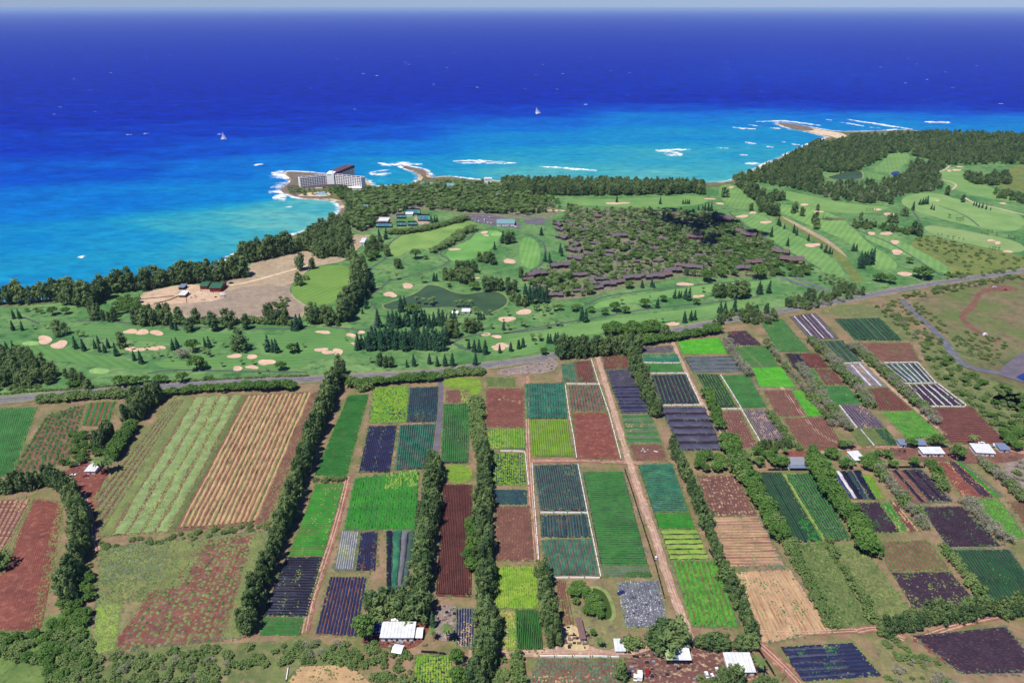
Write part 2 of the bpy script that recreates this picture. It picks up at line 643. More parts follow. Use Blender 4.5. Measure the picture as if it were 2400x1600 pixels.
for vw_, line, wd in [
        ('H', '90,268 200,258 300,250 ', 70), ('H', '110,280 240,300 330,345', 90), ('H', '300,246 480,248 640,256 760,270 840,272', 26), ('H', '370,380 300,420 240,450 150,480', 95),
        ('H', '60,520 150,520 220,540', 90), ('H', '110,605 200,600 310,590', 150), ('H', '330,585 400,602 520,614 600,616', 26), ('H', '290,740 385,738', 34),
        ('H', '1560,130 1660,148 1760,160 1880,150 2000,148 2180,146', 70), ('H', '1820,150 1900,120 1960,140', 60), ('H', '1425,275 1530,250 1620,235 1720,222', 34), ('H', '1450,280 1560,292 1650,280 1730,268', 60),
        ('H', '1860,170 1920,190 1990,200', 30), ('T', '2080,742 2150,738 2210,740 2290,744', 60), ('T', '2100,750 2200,748 2352,752', 40), ('U', '-60,742 -20,748 30,750', 36),
        ('U', '130,766 220,770 300,778 390,784', 46), ('U', '660,690 740,700 780,712', 70), ('U', '680,690 760,688 820,688', 55), ('U', '700,705 740,715 780,712', 50),
        ('R', '300,148 400,146 500,142 600,152 700,166 800,180', 70), ('R', '120,192 200,200 300,206', 50), ('R', '240,172 300,180 350,184', 26), ('R', '410,196 490,202', 36),
        ('R', '540,206 590,212', 26), ('R', '930,152 1010,162 1130,184', 46), ('R', '1000,130 1100,148 1200,160 1300,178 1400,192 1500,208', 60), ('R', '1590,150 1680,154 1770,150', 110),
        ('R', '835,132 885,138', 34), ('R', '220,304 240,310 290,320', 46), ('R', '380,338 440,344', 36), ('R', '500,302 528,306', 26), ('R', '175,402 240,406', 40), ('R', '215,468 260,470 315,466', 80),
        ('R', '330,480 380,470 430,452', 50), ('R', '570,320 635,326', 26), ('R', '0,348 90,352', 26), ('R', '1170,192 1250,198', 26), ('R', '1260,214 1380,206', 26),
        ('T', '1170,762 1200,752', 40), ('L', '620,150 632,130', 20)]:
    foam(gp(vw_, line, SEA_Z), wd * .62)
# swash along the shore
for a_i, b_i, wd in [(0, 95, 16), (95, 150, 13), (150, 235, 15)]:
    seg = [p for p in CR[a_i:b_i]]
    if len(seg) > 3:
        out_l = []
        for i, p in enumerate(seg):
            d = (seg[min(i + 1, len(seg) - 1)] - seg[max(i - 1, 0)]).normalized()
            out_l.append(p + Vector((-d.y, d.x, 0)) * 9)
        foam(out_l, wd, 'swash', .3, False)
seg = CR[235:]
out_l = []
for i, p in enumerate(seg):
    d = (seg[min(i + 1, len(seg) - 1)] - seg[max(i - 1, 0)]).normalized()
    out_l.append(p + Vector((-d.y, d.x, 0)) * 9)
foam(out_l, 15, 'swash', .3, False)

# ------------------------------------------------------------------ golf course turf and its parts
HWY = ([g('L', x, y) for x, y in pts('-900,1300 -400,1270 0,1235 300,1206 600,1177 1000,1146 1400,1116 1800,1094 2352,1074')] +
       [g('B', x, y) for x, y in pts('500,160 760,148 900,131 1100,106 1380,68')] +
       [g('K', x, y) for x, y in pts('860,1462 1200,1392 1400,1346 1900,1246')] + [g('R', x, y) for x, y in pts('960,1518 1160,1478 1400,1432 1900,1352 2352,1288 3000,1200')])
HWY_S = smooth_poly(HWY, 2, closed=False)
TURF = [p for p in HWY_S] + [Vector((2600, 1500, 0)), Vector((2600, 2300, 0))]
TURF += [Vector((p.x, p.y, 0)) for p in reversed(resample([COAST[i] + Vector((0, -14, 0)) for i in range(0, len(COAST)) if COAST[i].x < 1900], 25))]
M_TURF = surf('golf_turf', rgb(74, 122, 66), rgb(118, 150, 90), big=.014, fine=.12, c3=rgb(58, 102, 56), bump=.15, fine_amt=.45, thr=(.36, .66))
def drop_spikes(P):
    out_ = [P[0]]
    for p in P[1:]:
        if (p - out_[-1]).length > 3:
            out_.append(p)
    return out_


# the turf is one broad sheet; its seaward edge follows hand-picked points behind the beach
TURF = [p for p in HWY_S] + gp('R', '2900,300 2352,262 1900,262 1500,240 1100,250 900,300 700,350 450,470 200,570') + \
    gp('U', '1000,855 880,862 500,862 0,858') + gp('T', '2250,850 2050,845 1900,858 1750,872 1600,905 1620,960 1590,1010 1480,1060 1400,1090 1300,1120 1150,1180') + \
    gp('L', '1750,260 1500,300 1100,370 800,430 540,480 250,510 0,520 -900,550')
sheet('golf_course_turf', TURF, .10, M_TURF)

M_DIRT = surf('bare_pad', rgb(188, 166, 140), rgb(164, 142, 118), big=.02, fine=.3, c3=rgb(150, 150, 112), bump=.2)
M_DIRT2 = surf('grey_bare_pad', rgb(166, 146, 130), rgb(146, 130, 116), big=.03, fine=.4, c3=rgb(160, 152, 116), bump=.2)
sheet('bare_ground', smooth_poly(gp('T', '640,1352 720,1325 1040,1292 1150,1225 1165,1185 1400,1135 1480,1160 1570,1190 1590,1120 1620,1075 1690,1085 1640,1150 1580,1200 1500,1215 1430,1228 1360,1290 1310,1320 1370,1380 1440,1420 1420,1450 1300,1470 1100,1475 900,1470 780,1440 640,1400'), 1), .16, M_DIRT)
sheet('paddock', smooth_poly(gp('L', '1500,490 1800,370 2200,350 2190,430 2330,540 2280,600 2000,605 1700,610 1500,600 1280,540'), 1), .20, M_DIRT2)
M_CORRAL = surf('corral_sand', rgb(214, 186, 158), rgb(190, 160, 132), big=.04, fine=.4, bump=.2)
sheet('corral', smooth_poly(gp('L', '1065,440 1300,360 1520,345 1620,400 1740,400 1700,470 1420,495 1200,500 1075,510'), 1), .24, M_CORRAL)
ribbon('dirt_track', smooth_poly(gp('L', '1700,360 1850,345 2050,290 2270,230 2400,190'), 2, False), 7, .28, M_SAND)
ribbon('dirt_track', smooth_poly(gp('L', '2210,345 2190,400 2230,470 2330,530 2400,600'), 2, False), 9, .30, M_DIRT2)
ribbon('dirt_track', smooth_poly(gp('T', '1430,1228 1500,1200 1570,1180 1640,1120 1690,1080'), 2, False), 9, .3, M_DIRT)


def striped(key, c1, c2, ang, wl):
    """mown stripes: alternating bands of light and dark grass"""
    if key in MATS:
        return MATS[key]
    m, n, bs, out = new_mat(key)
    v = pos_vec(n, (1, 1, 1), ang)
    wv_ = node(n, 'ShaderNodeTexWave', wave_type='BANDS', bands_direction='X', wave_profile='SIN')
    wv_.inputs['Scale'].default_value = 6.2832 / (20 * wl)
    wv_.inputs['Distortion'].default_value = .6
    wv_.inputs['Detail'].default_value = 1
    n.links.new(v, wv_.inputs['Vector'])
    f1, _ = noise_tex(n, pos_vec(n), .02, 4, .6)
    f = math_node(n, 'ADD', math_node(n, 'MULTIPLY', wv_.outputs['Fac'], .36), math_node(n, 'MULTIPLY', f1, .7))
    col = mix_col(n, f, c1, c2)
    f3, raw = noise_tex(n, pos_vec(n), .2, 3, .6)
    col = mix_col(n, math_node(n, 'MULTIPLY', f3, .3), col, mix_col(n, 1.0, col, (.7, .7, .7, 1), 'MULTIPLY'))
    n.links.new(col, bs.inputs['Base Color'])
    bs.inputs['Roughness'].default_value = .9
    bs.inputs['Specular IOR Level'].default_value = .15
    MATS[key] = m
    return m


FW = [('G', '900,430 1000,370 1300,290 1600,215 1740,250 1690,300 1500,340 1350,440 1290,510 1200,470 1080,500 1000,560 930,545', -1.0, 7, (100, 136, 67), (143, 173, 93)),
      ('G', '1690,340 1800,310 1960,320 1900,430 1760,560 1500,610 1450,560 1420,520 1560,440 1660,400', .9, 6, (88, 140, 67), (124, 173, 91)),
      ('G', '2110,370 2250,390 2300,480 2290,620 2200,680 2100,600', 0.1, 9, (88, 140, 67), (130, 171, 93)),
      ('T', '1440,1225 1570,1215 1620,1240 1610,1300 1560,1380 1500,1402 1420,1402 1350,1370 1335,1330 1370,1290', .5, 10, (96, 130, 58), (124, 158, 76)),
      ('K', '870,1040 1400,960 2000,870 2352,850 2500,860 2352,920 1900,960 1300,1040 900,1100 800,1120', 1.3, 8, (92, 136, 73), (130, 168, 95)),
      ('K', '-100,1440 300,1330 800,1230 1400,1150 2000,1070 2352,1010 2352,1080 1900,1180 1300,1250 900,1330 400,1420 0,1500', 1.3, 8, (88, 130, 71), (128, 164, 93)),
      ('L', '0,900 100,760 300,780 700,890 1200,960 1000,1000 600,950 200,900', -.9, 9, (79, 123, 65), (109, 151, 82)),
      ('L', '560,650 900,680 1500,700 2100,740 2352,730 2352,800 1700,780 1200,800 900,760 600,720', -1.45, 9, (77, 121, 65), (105, 147, 82)),
      ('L', '1150,930 1700,880 2352,900 2352,1010 1700,990 1250,1000', 1.5, 9, (81, 125, 65), (109, 149, 82)),
      ('G', '0,1200 500,1210 700,1380 500,1480 0,1500 -200,1400', 1.4, 9, (79, 123, 65), (107, 149, 82)),
      ('G', '1750,1250 2352,1230 2352,1440 1900,1480 1700,1420', 1.2, 8, (83, 127, 67), (113, 153, 84)),
      ('R', '430,780 700,790 1000,900 1150,1080 1350,1190 1400,1280 1200,1290 1150,1180 1000,1060 700,940 500,850', .55, 11, (96, 140, 73), (135, 171, 95)),
      ('R', '130,830 330,850 500,960 700,1060 900,1200 1000,1330 900,1340 700,1230 500,1110 350,1000 200,920', .6, 11, (90, 134, 71), (128, 164, 93)),
      ('R', '1100,1010 1400,1040 1700,1210 1830,1310 1740,1320 1500,1190 1200,1080', .5, 11, (96, 140, 74), (133, 168, 97)),
      ('R', '1390,760 1480,700 1700,690 1850,750 2352,840 2352,1000 2000,960 1750,900 1500,830', -1.2, 12, (107, 145, 80), (143, 171, 103)),
      ('R', '1580,930 1900,980 2352,1070 2352,1170 1950,1090 1600,1000', -1.2, 12, (114, 145, 84), (148, 168, 106)),
      ('R', '1700,540 1800,480 1930,560 2080,650 2352,740 2352,780 2050,730 1850,680 1740,620', -.9, 11, (101, 140, 74), (131, 164, 95)),
      ('R', '400,660 560,680 900,760 1150,790 1350,800 1200,850 900,850 600,780', -1.3, 11, (100, 140, 74), (133, 166, 95)),
      ('R', '1290,400 1460,375 1480,440 1430,480 1400,520 1280,540 1180,520 1280,450', .4, 11, (96, 136, 73), (128, 160, 91)),
      ('R', '1150,540 1300,560 1290,600 1150,600', .4, 11, (90, 132, 69), (120, 157, 88)),
      ('K', '520,100 900,110 1400,90 1850,60 1900,150 1400,190 900,170 600,160', 1.4, 10, (96, 136, 73), (128, 162, 91)),
      ('U', '950,850 1030,845 1120,930 1130,960 1000,960 950,900', .4, 10, (96, 136, 73), (128, 162, 91))]
for vw_, s_, a_, wl, c1, c2 in FW:
    sheet('fairway', smooth_poly(gp(vw_, s_), 2), .16 + random.uniform(0, .05), striped('mown_%d' % len(MATS), rgb(*c1), rgb(*c2), a_, wl))
M_GREEN = surf('putting_green', rgb(132, 172, 98), rgb(150, 184, 112), big=.03, fine=.2, bump=0)
for vw_, cx, cy, rx, ry in [('L', 760, 1010, 80, 22), ('L', 240, 800, 70, 16), ('G', 1900, 350, 60, 18), ('R', 1640, 745, 70, 16), ('K', 1560, 1290, 70, 12), ('G', 620, 1300, 60, 16)]:
    sheet('putting_green', [g(vw_, cx + rx * math.cos(t), cy + ry * math.sin(t)) for t in np.linspace(0, 6.283, 20)[:-1]], .24, M_GREEN)

# scrub and rough patches beyond the road
M_OLIVE = surf('olive_scrub_ground', rgb(122, 134, 66), rgb(96, 116, 58), big=.02, fine=.25, c3=rgb(140, 128, 84))
sheet('scrub_ground', smooth_poly(gp('R', '1480,1080 1600,1010 1900,1090 2400,1180 2400,1275 1900,1330 1720,1350 1830,1310 1700,1210 1500,1110')), .25, M_OLIVE)
sheet('scrub_ground', smooth_poly(gp('R', '2230,490 2400,470 2500,660 2352,690 2100,640 2230,610')), .25, M_OLIVE)
sheet('scrub_ground', smooth_poly(gp('R', '430,850 620,930 860,1060 1030,1230 1130,1380 1060,1400 960,1240 800,1090 560,950 400,860')), .27, M_OLIVE)
sheet('sandy_strip', smooth_poly(gp('R', '450,850 640,935 880,1065 1010,1190 980,1180 840,1075 620,955')), .31, M_DIRT)
sheet('bare_ground', smooth_poly(gp('R', '800,880 980,885 990,905 800,905')), .26, surf('dark_marsh', rgb(112, 110, 84), rgb(90, 100, 70), fine=.2))
M_RESORTGND = surf('resort_ground', rgb(104, 124, 72), rgb(128, 120, 100), big=.03, fine=.3, c3=rgb(146, 138, 126))  # lawn green mottled with brown and grey
sheet('resort_ground', smooth_poly(gp('K', '430,320 560,300 600,150 830,210 1300,200 1500,220 1920,240 2060,340 2352,440 2500,560 2500,780 2352,820 1900,830 1600,820 1300,890 1000,940 800,1010 400,1050 200,880 420,720 600,690 560,450'), 1), .26, M_RESORTGND)
sheet('resort_ground', smooth_poly(gp('T', '1610,925 1640,890 1700,872 1900,858 2100,846 2352,858 2500,900 2600,1000 2352,1010 2130,985 1950,960 1720,1050 1640,1080 1590,1010'), 1), .22, M_RESORTGND)
M_PARK = surf('asphalt_lot', rgb(118, 108, 118), rgb(100, 94, 106), big=.05, fine=.5, bump=0)
sheet('car_park', gp('T', '2130,985 2250,985 2352,1010 2400,1030 2380,1050 2250,1035 2150,1010'), .34, M_PARK)
sheet('car_park', gp('H', '1880,600 2150,600 2200,700 2080,740 1900,740'), .34, M_PARK)
sheet('car_park', gp('G', '1450,10 1950,10 2010,50 1700,90 1500,70'), .34, M_PARK)
sheet('car_park', gp('K', '190,290 370,290 390,340 200,335'), .34, M_PARK)
sheet('car_park', gp('K', '790,820 950,800 960,880 820,900'), .34, M_PARK)
sheet('car_park', gp('K', '870,610 1000,610 1000,690 880,690'), .34, M_PARK)

# water bodies
M_POND, n, bs, out = new_mat('pond_water')
f_, raw = noise_tex(n, pos_vec(n), .03, 3, .6)
n.links.new(mix_col(n, f_, rgb(56, 80, 56), rgb(70, 94, 66)), bs.inputs['Base Color'])
bs.inputs['Roughness'].default_value = .3
bs.inputs['Specular IOR Level'].default_value = .03
M_POND2, n, bs, out = new_mat('blue_pond_water')
bs.inputs['Base Color'].default_value = rgb(30, 62, 120)
bs.inputs['Roughness'].default_value = .3
bs.inputs['Specular IOR Level'].default_value = .1
M_BANK = surf('pond_bank', rgb(140, 156, 92), rgb(126, 134, 88), big=.05, fine=.3, bump=0)


def pond(poly, mat, bank=2.6):
    P = smooth_poly(poly, 2)
    c = sum(P, Vector()) / len(P)
    B = []
    n_ = len(P)
    ar = sum(P[i].x * P[(i + 1) % n_].y - P[(i + 1) % n_].x * P[i].y for i in range(n_))
    for i in range(n_):
        d = (P[(i + 1) % n_] - P[i - 1]).normalized()
        nr = Vector((d.y, -d.x, 0)) * (1 if ar > 0 else -1)
        B.append(P[i] + nr * bank)
    sheet('pond_bank', B, .36, M_BANK)
    sheet('pond', P, .44, mat)


pond(gp('G', '850,1000 900,985 1000,950 1130,905 1200,865 1250,820 1300,815 1400,835 1480,880 1600,905 1700,890 1830,870 1920,885 1980,920 1998,970 1960,1020 1860,1060 1800,1110 1780,1060 1700,1040 1560,1032 1450,1015 1300,1030 1150,1022 1050,1032 930,1045 870,1030'), M_POND)
pond(gp('R', '840,572 900,560 1000,525 1100,520 1118,560 1110,588 980,592 900,592'), M_POND, 5)
pond(gp('R', '1325,545 1350,530 1400,528 1408,560 1360,572'), M_POND2, 5)
M_POND3, n, bs, out = new_mat('farm_pond_water')
bs.inputs['Base Color'].default_value = rgb(64, 84, 36)
bs.inputs['Roughness'].default_value = .3
bs.inputs['Specular IOR Level'].default_value = .1
pond(gp('C', '360,1130 400,1138 432,1160 460,1235 456,1275 415,1282 400,1230'), M_POND3, 3)

# bunkers: shallow sand dishes with a raised lip
M_BSAND = surf('bunker_sand', rgb(224, 190, 164), rgb(208, 172, 146), big=.08, fine=.6, bump=.1)
BUNK = [('L', '345,775,70,30 455,812,65,33 1000,710,60,18 1090,715,60,20 1200,720,50,22 1010,845,55,20 1085,848,40,15 1170,840,45,18 1235,832,40,12 1800,898,62,16 1930,903,52,16 2040,945,60,28 1820,993,45,18 1930,983,50,16'),
        ('G', '1080,825,60,24 920,905,60,27 305,1250,75,15 560,1278,45,20 655,1252,42,14 285,1412,62,20 350,1437,60,20 440,1430,58,28 580,1355,25,12 1785,335,36,14 1800,362,25,10 1510,490,55,12 2015,600,50,28 1700,755,40,10 1990,1132,78,28 2150,1065,80,25 1800,1272,50,14 1900,1292,52,15 1915,1395,80,22 1950,1370,58,24 1845,520,20,8'),
        ('K', '1665,888,75,18 1790,1000,48,18 1370,1245,60,12 1550,1255,80,18 1040,145,110,12 490,212,90,8 1990,148,40,10 1900,105,60,6 2195,265,60,14 2290,232,40,10'),
        ('R', '375,920,44,13 730,1095,55,18 1185,1005,34,12 1300,1005,52,13 1365,1072,40,15 1380,1148,48,20 1440,1315,65,16 2100,1060,32,12 2150,1078,30,12 2230,1143,40,10 1320,858,55,10 780,838,40,8 670,785,40,8 1230,822,40,8 1835,520,32,9 1780,525,22,8 1860,495,26,6 1690,755,20,6 2190,775,30,7 110,652,18,10')]
for vw_, s_ in BUNK:
    for q in s_.split():
        cx, cy, rx, ry = (float(c) for c in q.split(','))
        rx, ry = rx * .92, ry * .92
        ph, k2, k3 = random.uniform(0, 6), random.uniform(.12, .25), random.uniform(.05, .14)
        P = []
        for t in np.linspace(0, 2 * math.pi, 29)[:-1]:
            r = 1 + k2 * math.cos(2 * t + ph) + k3 * math.cos(3 * t + 2 * ph)
            P.append(g(vw_, cx + rx * r * math.cos(t), cy + ry * r * math.sin(t)))
        c = sum(P, Vector()) / len(P)
        V = [(c.x, c.y, .30)]
        nP = len(P)
        for k, z in ((.55, .32), (.93, .5), (1.0, .58), (1.1, .2)):
            V += [(c.x + (p.x - c.x) * k, c.y + (p.y - c.y) * k, z) for p in P]
        F, mi = [], []
        for i in range(nP):
            j = (i + 1) % nP
            F.append((0, 1 + i, 1 + j)); mi.append(0)
            for r_ in range(3):
                a, b = 1 + r_ * nP, 1 + (r_ + 1) * nP
                F.append((a + i, b + i, b + j, a + j)); mi.append(1 if r_ == 2 else 0)
        me = mesh_from('sand_bunker', V, F, [M_BSAND, M_TURF], mi)
        b_o = link_mesh('sand_bunker', me)
        b_o['kind'] = 'structure'

# ------------------------------------------------------------------ roads
M_ASPH = surf('asphalt', rgb(112, 112, 122), rgb(98, 100, 112), big=.02, fine=.4, bump=0, c3=rgb(128, 124, 128))
M_SHOULD = surf('road_shoulder', rgb(158, 140, 122), rgb(120, 122, 84), big=.04, fine=.4, bump=.1)
M_LINE = plain('road_paint', rgb(215, 212, 200), .6, .2, .3)
M_YEL = plain('road_paint_yellow', rgb(190, 170, 90), .6, .2, .3)
ROADZ = .40
ribbon('road_verge', HWY_S, 21, .30, M_SHOULD, wob=.12)
ribbon('highway', resample(HWY_S, 20), 12.5, ROADZ, M_ASPH)
ribbon('road_marking', resample(HWY_S, 20), .5, ROADZ + .03, M_YEL)


def side_line(L, off):
    L = resample(L, 20)
    o_ = []
    for i, p in enumerate(L):
        d = (L[min(i + 1, len(L) - 1)] - L[max(i - 1, 0)]).normalized()
        o_.append(p + Vector((-d.y, d.x, 0)) * off)
    return o_


ribbon('road_marking', side_line(HWY_S, 4.4), .35, ROADZ + .03, M_LINE)
ribbon('road_marking', side_line(HWY_S, -4.4), .35, ROADZ + .03, M_LINE)
M_CART = surf('cart_path_asphalt', rgb(92, 100, 92), rgb(80, 88, 84), big=.05, fine=.4, bump=0)
for s_ in ['G 740,970 800,1030 790,1120 770,1205 700,1225 560,1225 300,1190', 'G 700,915 820,860 890,790 920,770 1050,750 1200,700 1400,640 1470,595 1440,570 1370,535 1400,490 1550,430 1670,380 1680,340 1760,300',
           'G 700,690 770,640 860,590 880,560 900,440 1000,370', 'G 2150,340 2250,380 2340,430 2350,560 2300,640 2200,690', 'G 1440,1300 1540,1380 1740,1440', 'G 1500,1340 1650,1270 2000,1262 2352,1212',
           'K 0,1340 500,1250 1000,1170 1400,1100 1900,1060 2352,1000', 'K 750,1080 860,1020 1000,985 1500,920 2100,865 2352,850', 'L 180,600 260,630 300,650', 'L 540,635 700,625 860,625 1000,650 1500,675 2352,690',
           'L 1130,1030 1300,1000 1700,1010 2352,1020', 'R 1010,930 1070,980 1300,1060 1500,1180 1720,1330', 'R 90,840 180,920 300,1000 480,1110 640,1190 800,1280', 'R 1500,830 1560,920 1580,1000', 'R 1700,790 1900,860 2010,950', 'R 1100,850 1300,860 1500,880']:
    vw_, rest = s_.split(' ', 1)
    ribbon('cart_path', smooth_poly(gp(vw_, rest), 2, False), 3.4, .34, M_CART)
M_PALEPATH = surf('pale_path', rgb(206, 186, 160), rgb(186, 168, 142), fine=.4, bump=0)
for s_, wd in [('R 1710,590 1800,610 1840,635 1800,670', 5), ('R 1880,720 1960,770 2100,800 2352,860', 7), ('R 1690,540 1760,510 1790,475', 5), ('R 1540,540 1580,490 1620,460', 9)]:
    vw_, rest = s_.split(' ', 1)
    ribbon('path', smooth_poly(gp(vw_, rest), 2, False), wd, .34, M_PALEPATH if wd != 9 else M_CART)
for s_, wd in [('K -700,150 0,235 380,290 800,360 1000,390', 8), ('R 480,1330 600,1380 720,1425 800,1440', 7), ('R 560,1325 700,1380 860,1440', 7), ('G 860,0 880,60 920,90', 7), ('H 1640,580 1650,640 1680,700', 9)]:
    vw_, rest = s_.split(' ', 1)
    ribbon('resort_drive', smooth_poly(gp(vw_, rest), 2, False), wd, .36, M_ASPH)

# farm roads
M_DROAD = surf('dirt_road', rgb(186, 152, 132), rgb(164, 128, 110), big=.05, fine=.4, c3=rgb(206, 180, 160), bump=.2)
M_DROAD2 = surf('red_dirt_road', rgb(160, 112, 92), rgb(138, 92, 76), big=.05, fine=.4, c3=rgb(182, 142, 120), bump=.2)
M_RUT = surf('wheel_rut', rgb(204, 174, 154), rgb(184, 150, 130), big=.08, fine=.5, bump=0)
for s_, wd, mm in [('C 392,70 430,190 480,360 540,560 600,740 650,880 710,1070 770,1240 822,1372 850,1440', 6.5, M_DROAD), ('C -200,1440 0,1432 300,1420 520,1420 850,1420 1120,1400', 8, M_DROAD),
                   ('B 420,620 395,740 350,900 300,1050 250,1200 220,1340', 7, M_DROAD2), ('C 90,550 300,545 520,555 600,560', 7, M_DROAD2), ('D 340,1380 430,1460 530,1560 600,1640', 9, M_DROAD2),
                   ('B 845,160 850,250 838,400 825,520', 5.5, M_PARK), ('B 1250,160 1245,400 1255,600 1265,760 1290,1020', 5, M_DROAD2), ('D 860,480 700,500 560,520 450,520', 7, M_DROAD2), ('D 860,480 1000,490 1200,500 1568,510', 8, M_DROAD2),
                   ('D 800,1330 900,1310 1020,1370', 6, M_DROAD2), ('A 380,650 420,760 435,900 450,960', 8, M_DROAD2), ('D 250,10 330,80 440,190 540,330 640,440 760,480', 5, M_DROAD), ('D 735,0 840,100 950,210 1080,320 1210,430', 5, M_DROAD),
                   ('D 1070,1370 1300,1290 1568,1240 1700,1210', 5, M_DROAD2), ('D 300,1330 500,1340 800,1325', 6, M_DROAD2), ('C 735,0 790,120 840,230 900,330 980,440', 5, M_DROAD)]:
    vw_, rest = s_.split(' ', 1)
    zr = .30 + random.uniform(0, .06)
    RL = resample(smooth_poly(gp(vw_, rest), 2, False), 6)
    ribbon('dirt_road', RL, wd, zr, mm, wob=.2)
    if mm is not M_PARK:
        for off in (-1.15, 1.15):
            o_ = []
            for i, p in enumerate(RL):
                d = (RL[min(i + 1, len(RL) - 1)] - RL[max(i - 1, 0)]).normalized()
                o_.append(p + Vector((-d.y, d.x, 0)) * (off + random.uniform(-.15, .15)))
            ribbon('wheel_track', o_, .8, zr + .03, M_RUT, wob=.35)
ribbon('access_road', smooth_poly(gp('U', '1790,1375 1850,1440 1920,1500 1990,1570'), 2, False), 9, .38, M_ASPH)
ribbon('access_road', smooth_poly(gp('D', '1206,2 1240,60 1290,110 1400,140 1520,150 1700,190'), 2, False), 11, .42, M_ASPH)
sheet('car_park', gp('D', '1440,150 1480,110 1600,20 1750,20 1750,200 1560,190'), .46, M_PARK)
sheet('painted_court', gp('D', '1530,165 1568,145 1700,150 1700,200 1580,190'), .50, surf('blue_paint', rgb(40, 66, 140), rgb(30, 50, 112), fine=.3, bump=0))
sheet('bare_ground', smooth_poly(gp('D', '1400,250 1560,235 1700,260 1700,380 1568,340 1470,290')), .2, M_DIRT)
# brown hillside by the access road
M_BROWNHILL = surf('brown_scrub', rgb(128, 116, 86), rgb(98, 116, 60), big=.014, fine=.3, c3=rgb(112, 92, 78), thr=(.38, .62))
sheet('scrub_ground', smooth_poly(gp('U', '1800,1385 2000,1330 2200,1300 2400,1265 2700,1240 2700,1640 2400,1640 2200,1640 2050,1568 1900,1480'), 1), .12, M_BROWNHILL)
M_REDCUT = surf('red_cut', rgb(136, 90, 78), rgb(118, 86, 72), big=.04, fine=.3)
ribbon('dirt_track', smooth_poly(gp('U', '2230,1320 2150,1340 2120,1400 2060,1450 2100,1500 2180,1540 2230,1570'), 2, False), 8, .22, M_REDCUT, wob=.5)
sheet('bare_ground', smooth_poly(gp('U', '2180,1310 2300,1312 2340,1335 2200,1340')), .24, M_REDCUT)

# farmland ground: pale soil between the plots
M_FARM = surf('farm_soil', rgb(152, 126, 100), rgb(112, 116, 70), big=.035, fine=.35, c3=rgb(142, 108, 90), thr=(.4, .62))
FARM = [p + Vector((0, -12, 0)) for p in HWY_S[6:]] + gp('D', '1180,0 1300,200 1480,330 1700,480 1900,700 1900,1700') + gp('A', '0,1700 0,960 -200,300')
sheet('farmland', FARM, .06, M_FARM)

# ================================================================== FIELDS
FZ = .34


def quad_pt(Q, u, v):
    a = Q[0] * (1 - u) + Q[1] * u
    b = Q[3] * (1 - u) + Q[2] * u
    return a * (1 - v) + b * v


def ridge_arrays(Q, d, u0, u1, h, seg, jit, ends=(0, 1), dens=1.0, z0=FZ):
    """one planted ridge: a low dome strip between u0 and u1, running the other way"""
    prof = ((0, 0), (.18, .8), (.5, 1.0), (.82, .8), (1, 0))
    T = np.linspace(ends[0], ends[1], seg + 1)
    U = np.array([u0 + (u1 - u0) * p for p, _ in prof])
    Z = np.array([q for _, q in prof])
    uu, tt = np.meshgrid(U, T)
    uu = uu + RNG.uniform(-1, 1, uu.shape) * jit * (u1 - u0) * .22
    ph = RNG.random(2) * 6.28
    uu = uu + (np.sin(tt * 21 + ph[0]) + np.sin(tt * 9 + ph[1])) * (u1 - u0) * .045
    if d == 'v':
        uq, vq = uu, tt
    else:
        uq, vq = tt, uu
    q = np.array([(p.x, p.y) for p in Q])
    xy = (q[0] * ((1 - uq) * (1 - vq))[..., None] + q[1] * (uq * (1 - vq))[..., None] + q[2] * (uq * vq)[..., None] + q[3] * ((1 - uq) * vq)[..., None])
    hh = h * (1 + RNG.uniform(-1, 1, uu.shape) * jit)
    patch = np.sin(xy[..., 0] * .11 + xy[..., 1] * .05) + np.sin(xy[..., 1] * .13 - xy[..., 0] * .07 + 2) + np.sin(xy[..., 0] * .31 + 1) * np.sin(xy[..., 1] * .27)
    hh = hh * np.clip(.95 + .28 * patch, .15, 1.5) if jit > .12 else hh
    if dens < 1:
        gap = RNG.random((seg + 1, 1)) > dens
        hh = np.where(gap, hh * .1, hh)
    z = z0 + np.maximum(Z[None, :] * hh, 0) - (Z[None, :] == 0) * .05
    V = np.concatenate([xy, z[..., None]], -1).reshape(-1, 3)
    k = len(prof)
    i = np.arange((seg) * k).reshape(seg, k)[:, :-1].ravel()
    F = np.stack([i, i + 1, i + k + 1, i + k], -1)
    return V, F


OCT_V = np.array([(1, 0, 0), (.31, .95, 0), (-.81, .59, 0), (-.81, -.59, 0), (.31, -.95, 0), (0, 0, 1.0)])
OCT_F = np.array([(0, 1, 5), (1, 2, 5), (2, 3, 5), (3, 4, 5), (4, 0, 5)])


def blob_arrays(C, R, Hh, z0=FZ):
    """leafy clumps: five-sided jittered mounds"""
    n_ = len(C)
    a = RNG.random(n_) * 6.283
    V = np.repeat(OCT_V[None], n_, 0) * (1 + RNG.uniform(-.35, .35, (n_, 6, 1)))
    x = V[..., 0] * np.cos(a)[:, None] - V[..., 1] * np.sin(a)[:, None]
    y = V[..., 0] * np.sin(a)[:, None] + V[..., 1] * np.cos(a)[:, None]
    R, Hh = np.broadcast_to(R, n_), np.broadcast_to(Hh, n_)
    W = np.stack([x * R[:, None] + C[:, None, 0], y * R[:, None] + C[:, None, 1], z0 - .05 + V[..., 2] * Hh[:, None]], -1)
    F = (OCT_F[None] + (np.arange(n_) * 6)[:, None, None]).reshape(-1, 3)
    return W.reshape(-1, 3), F


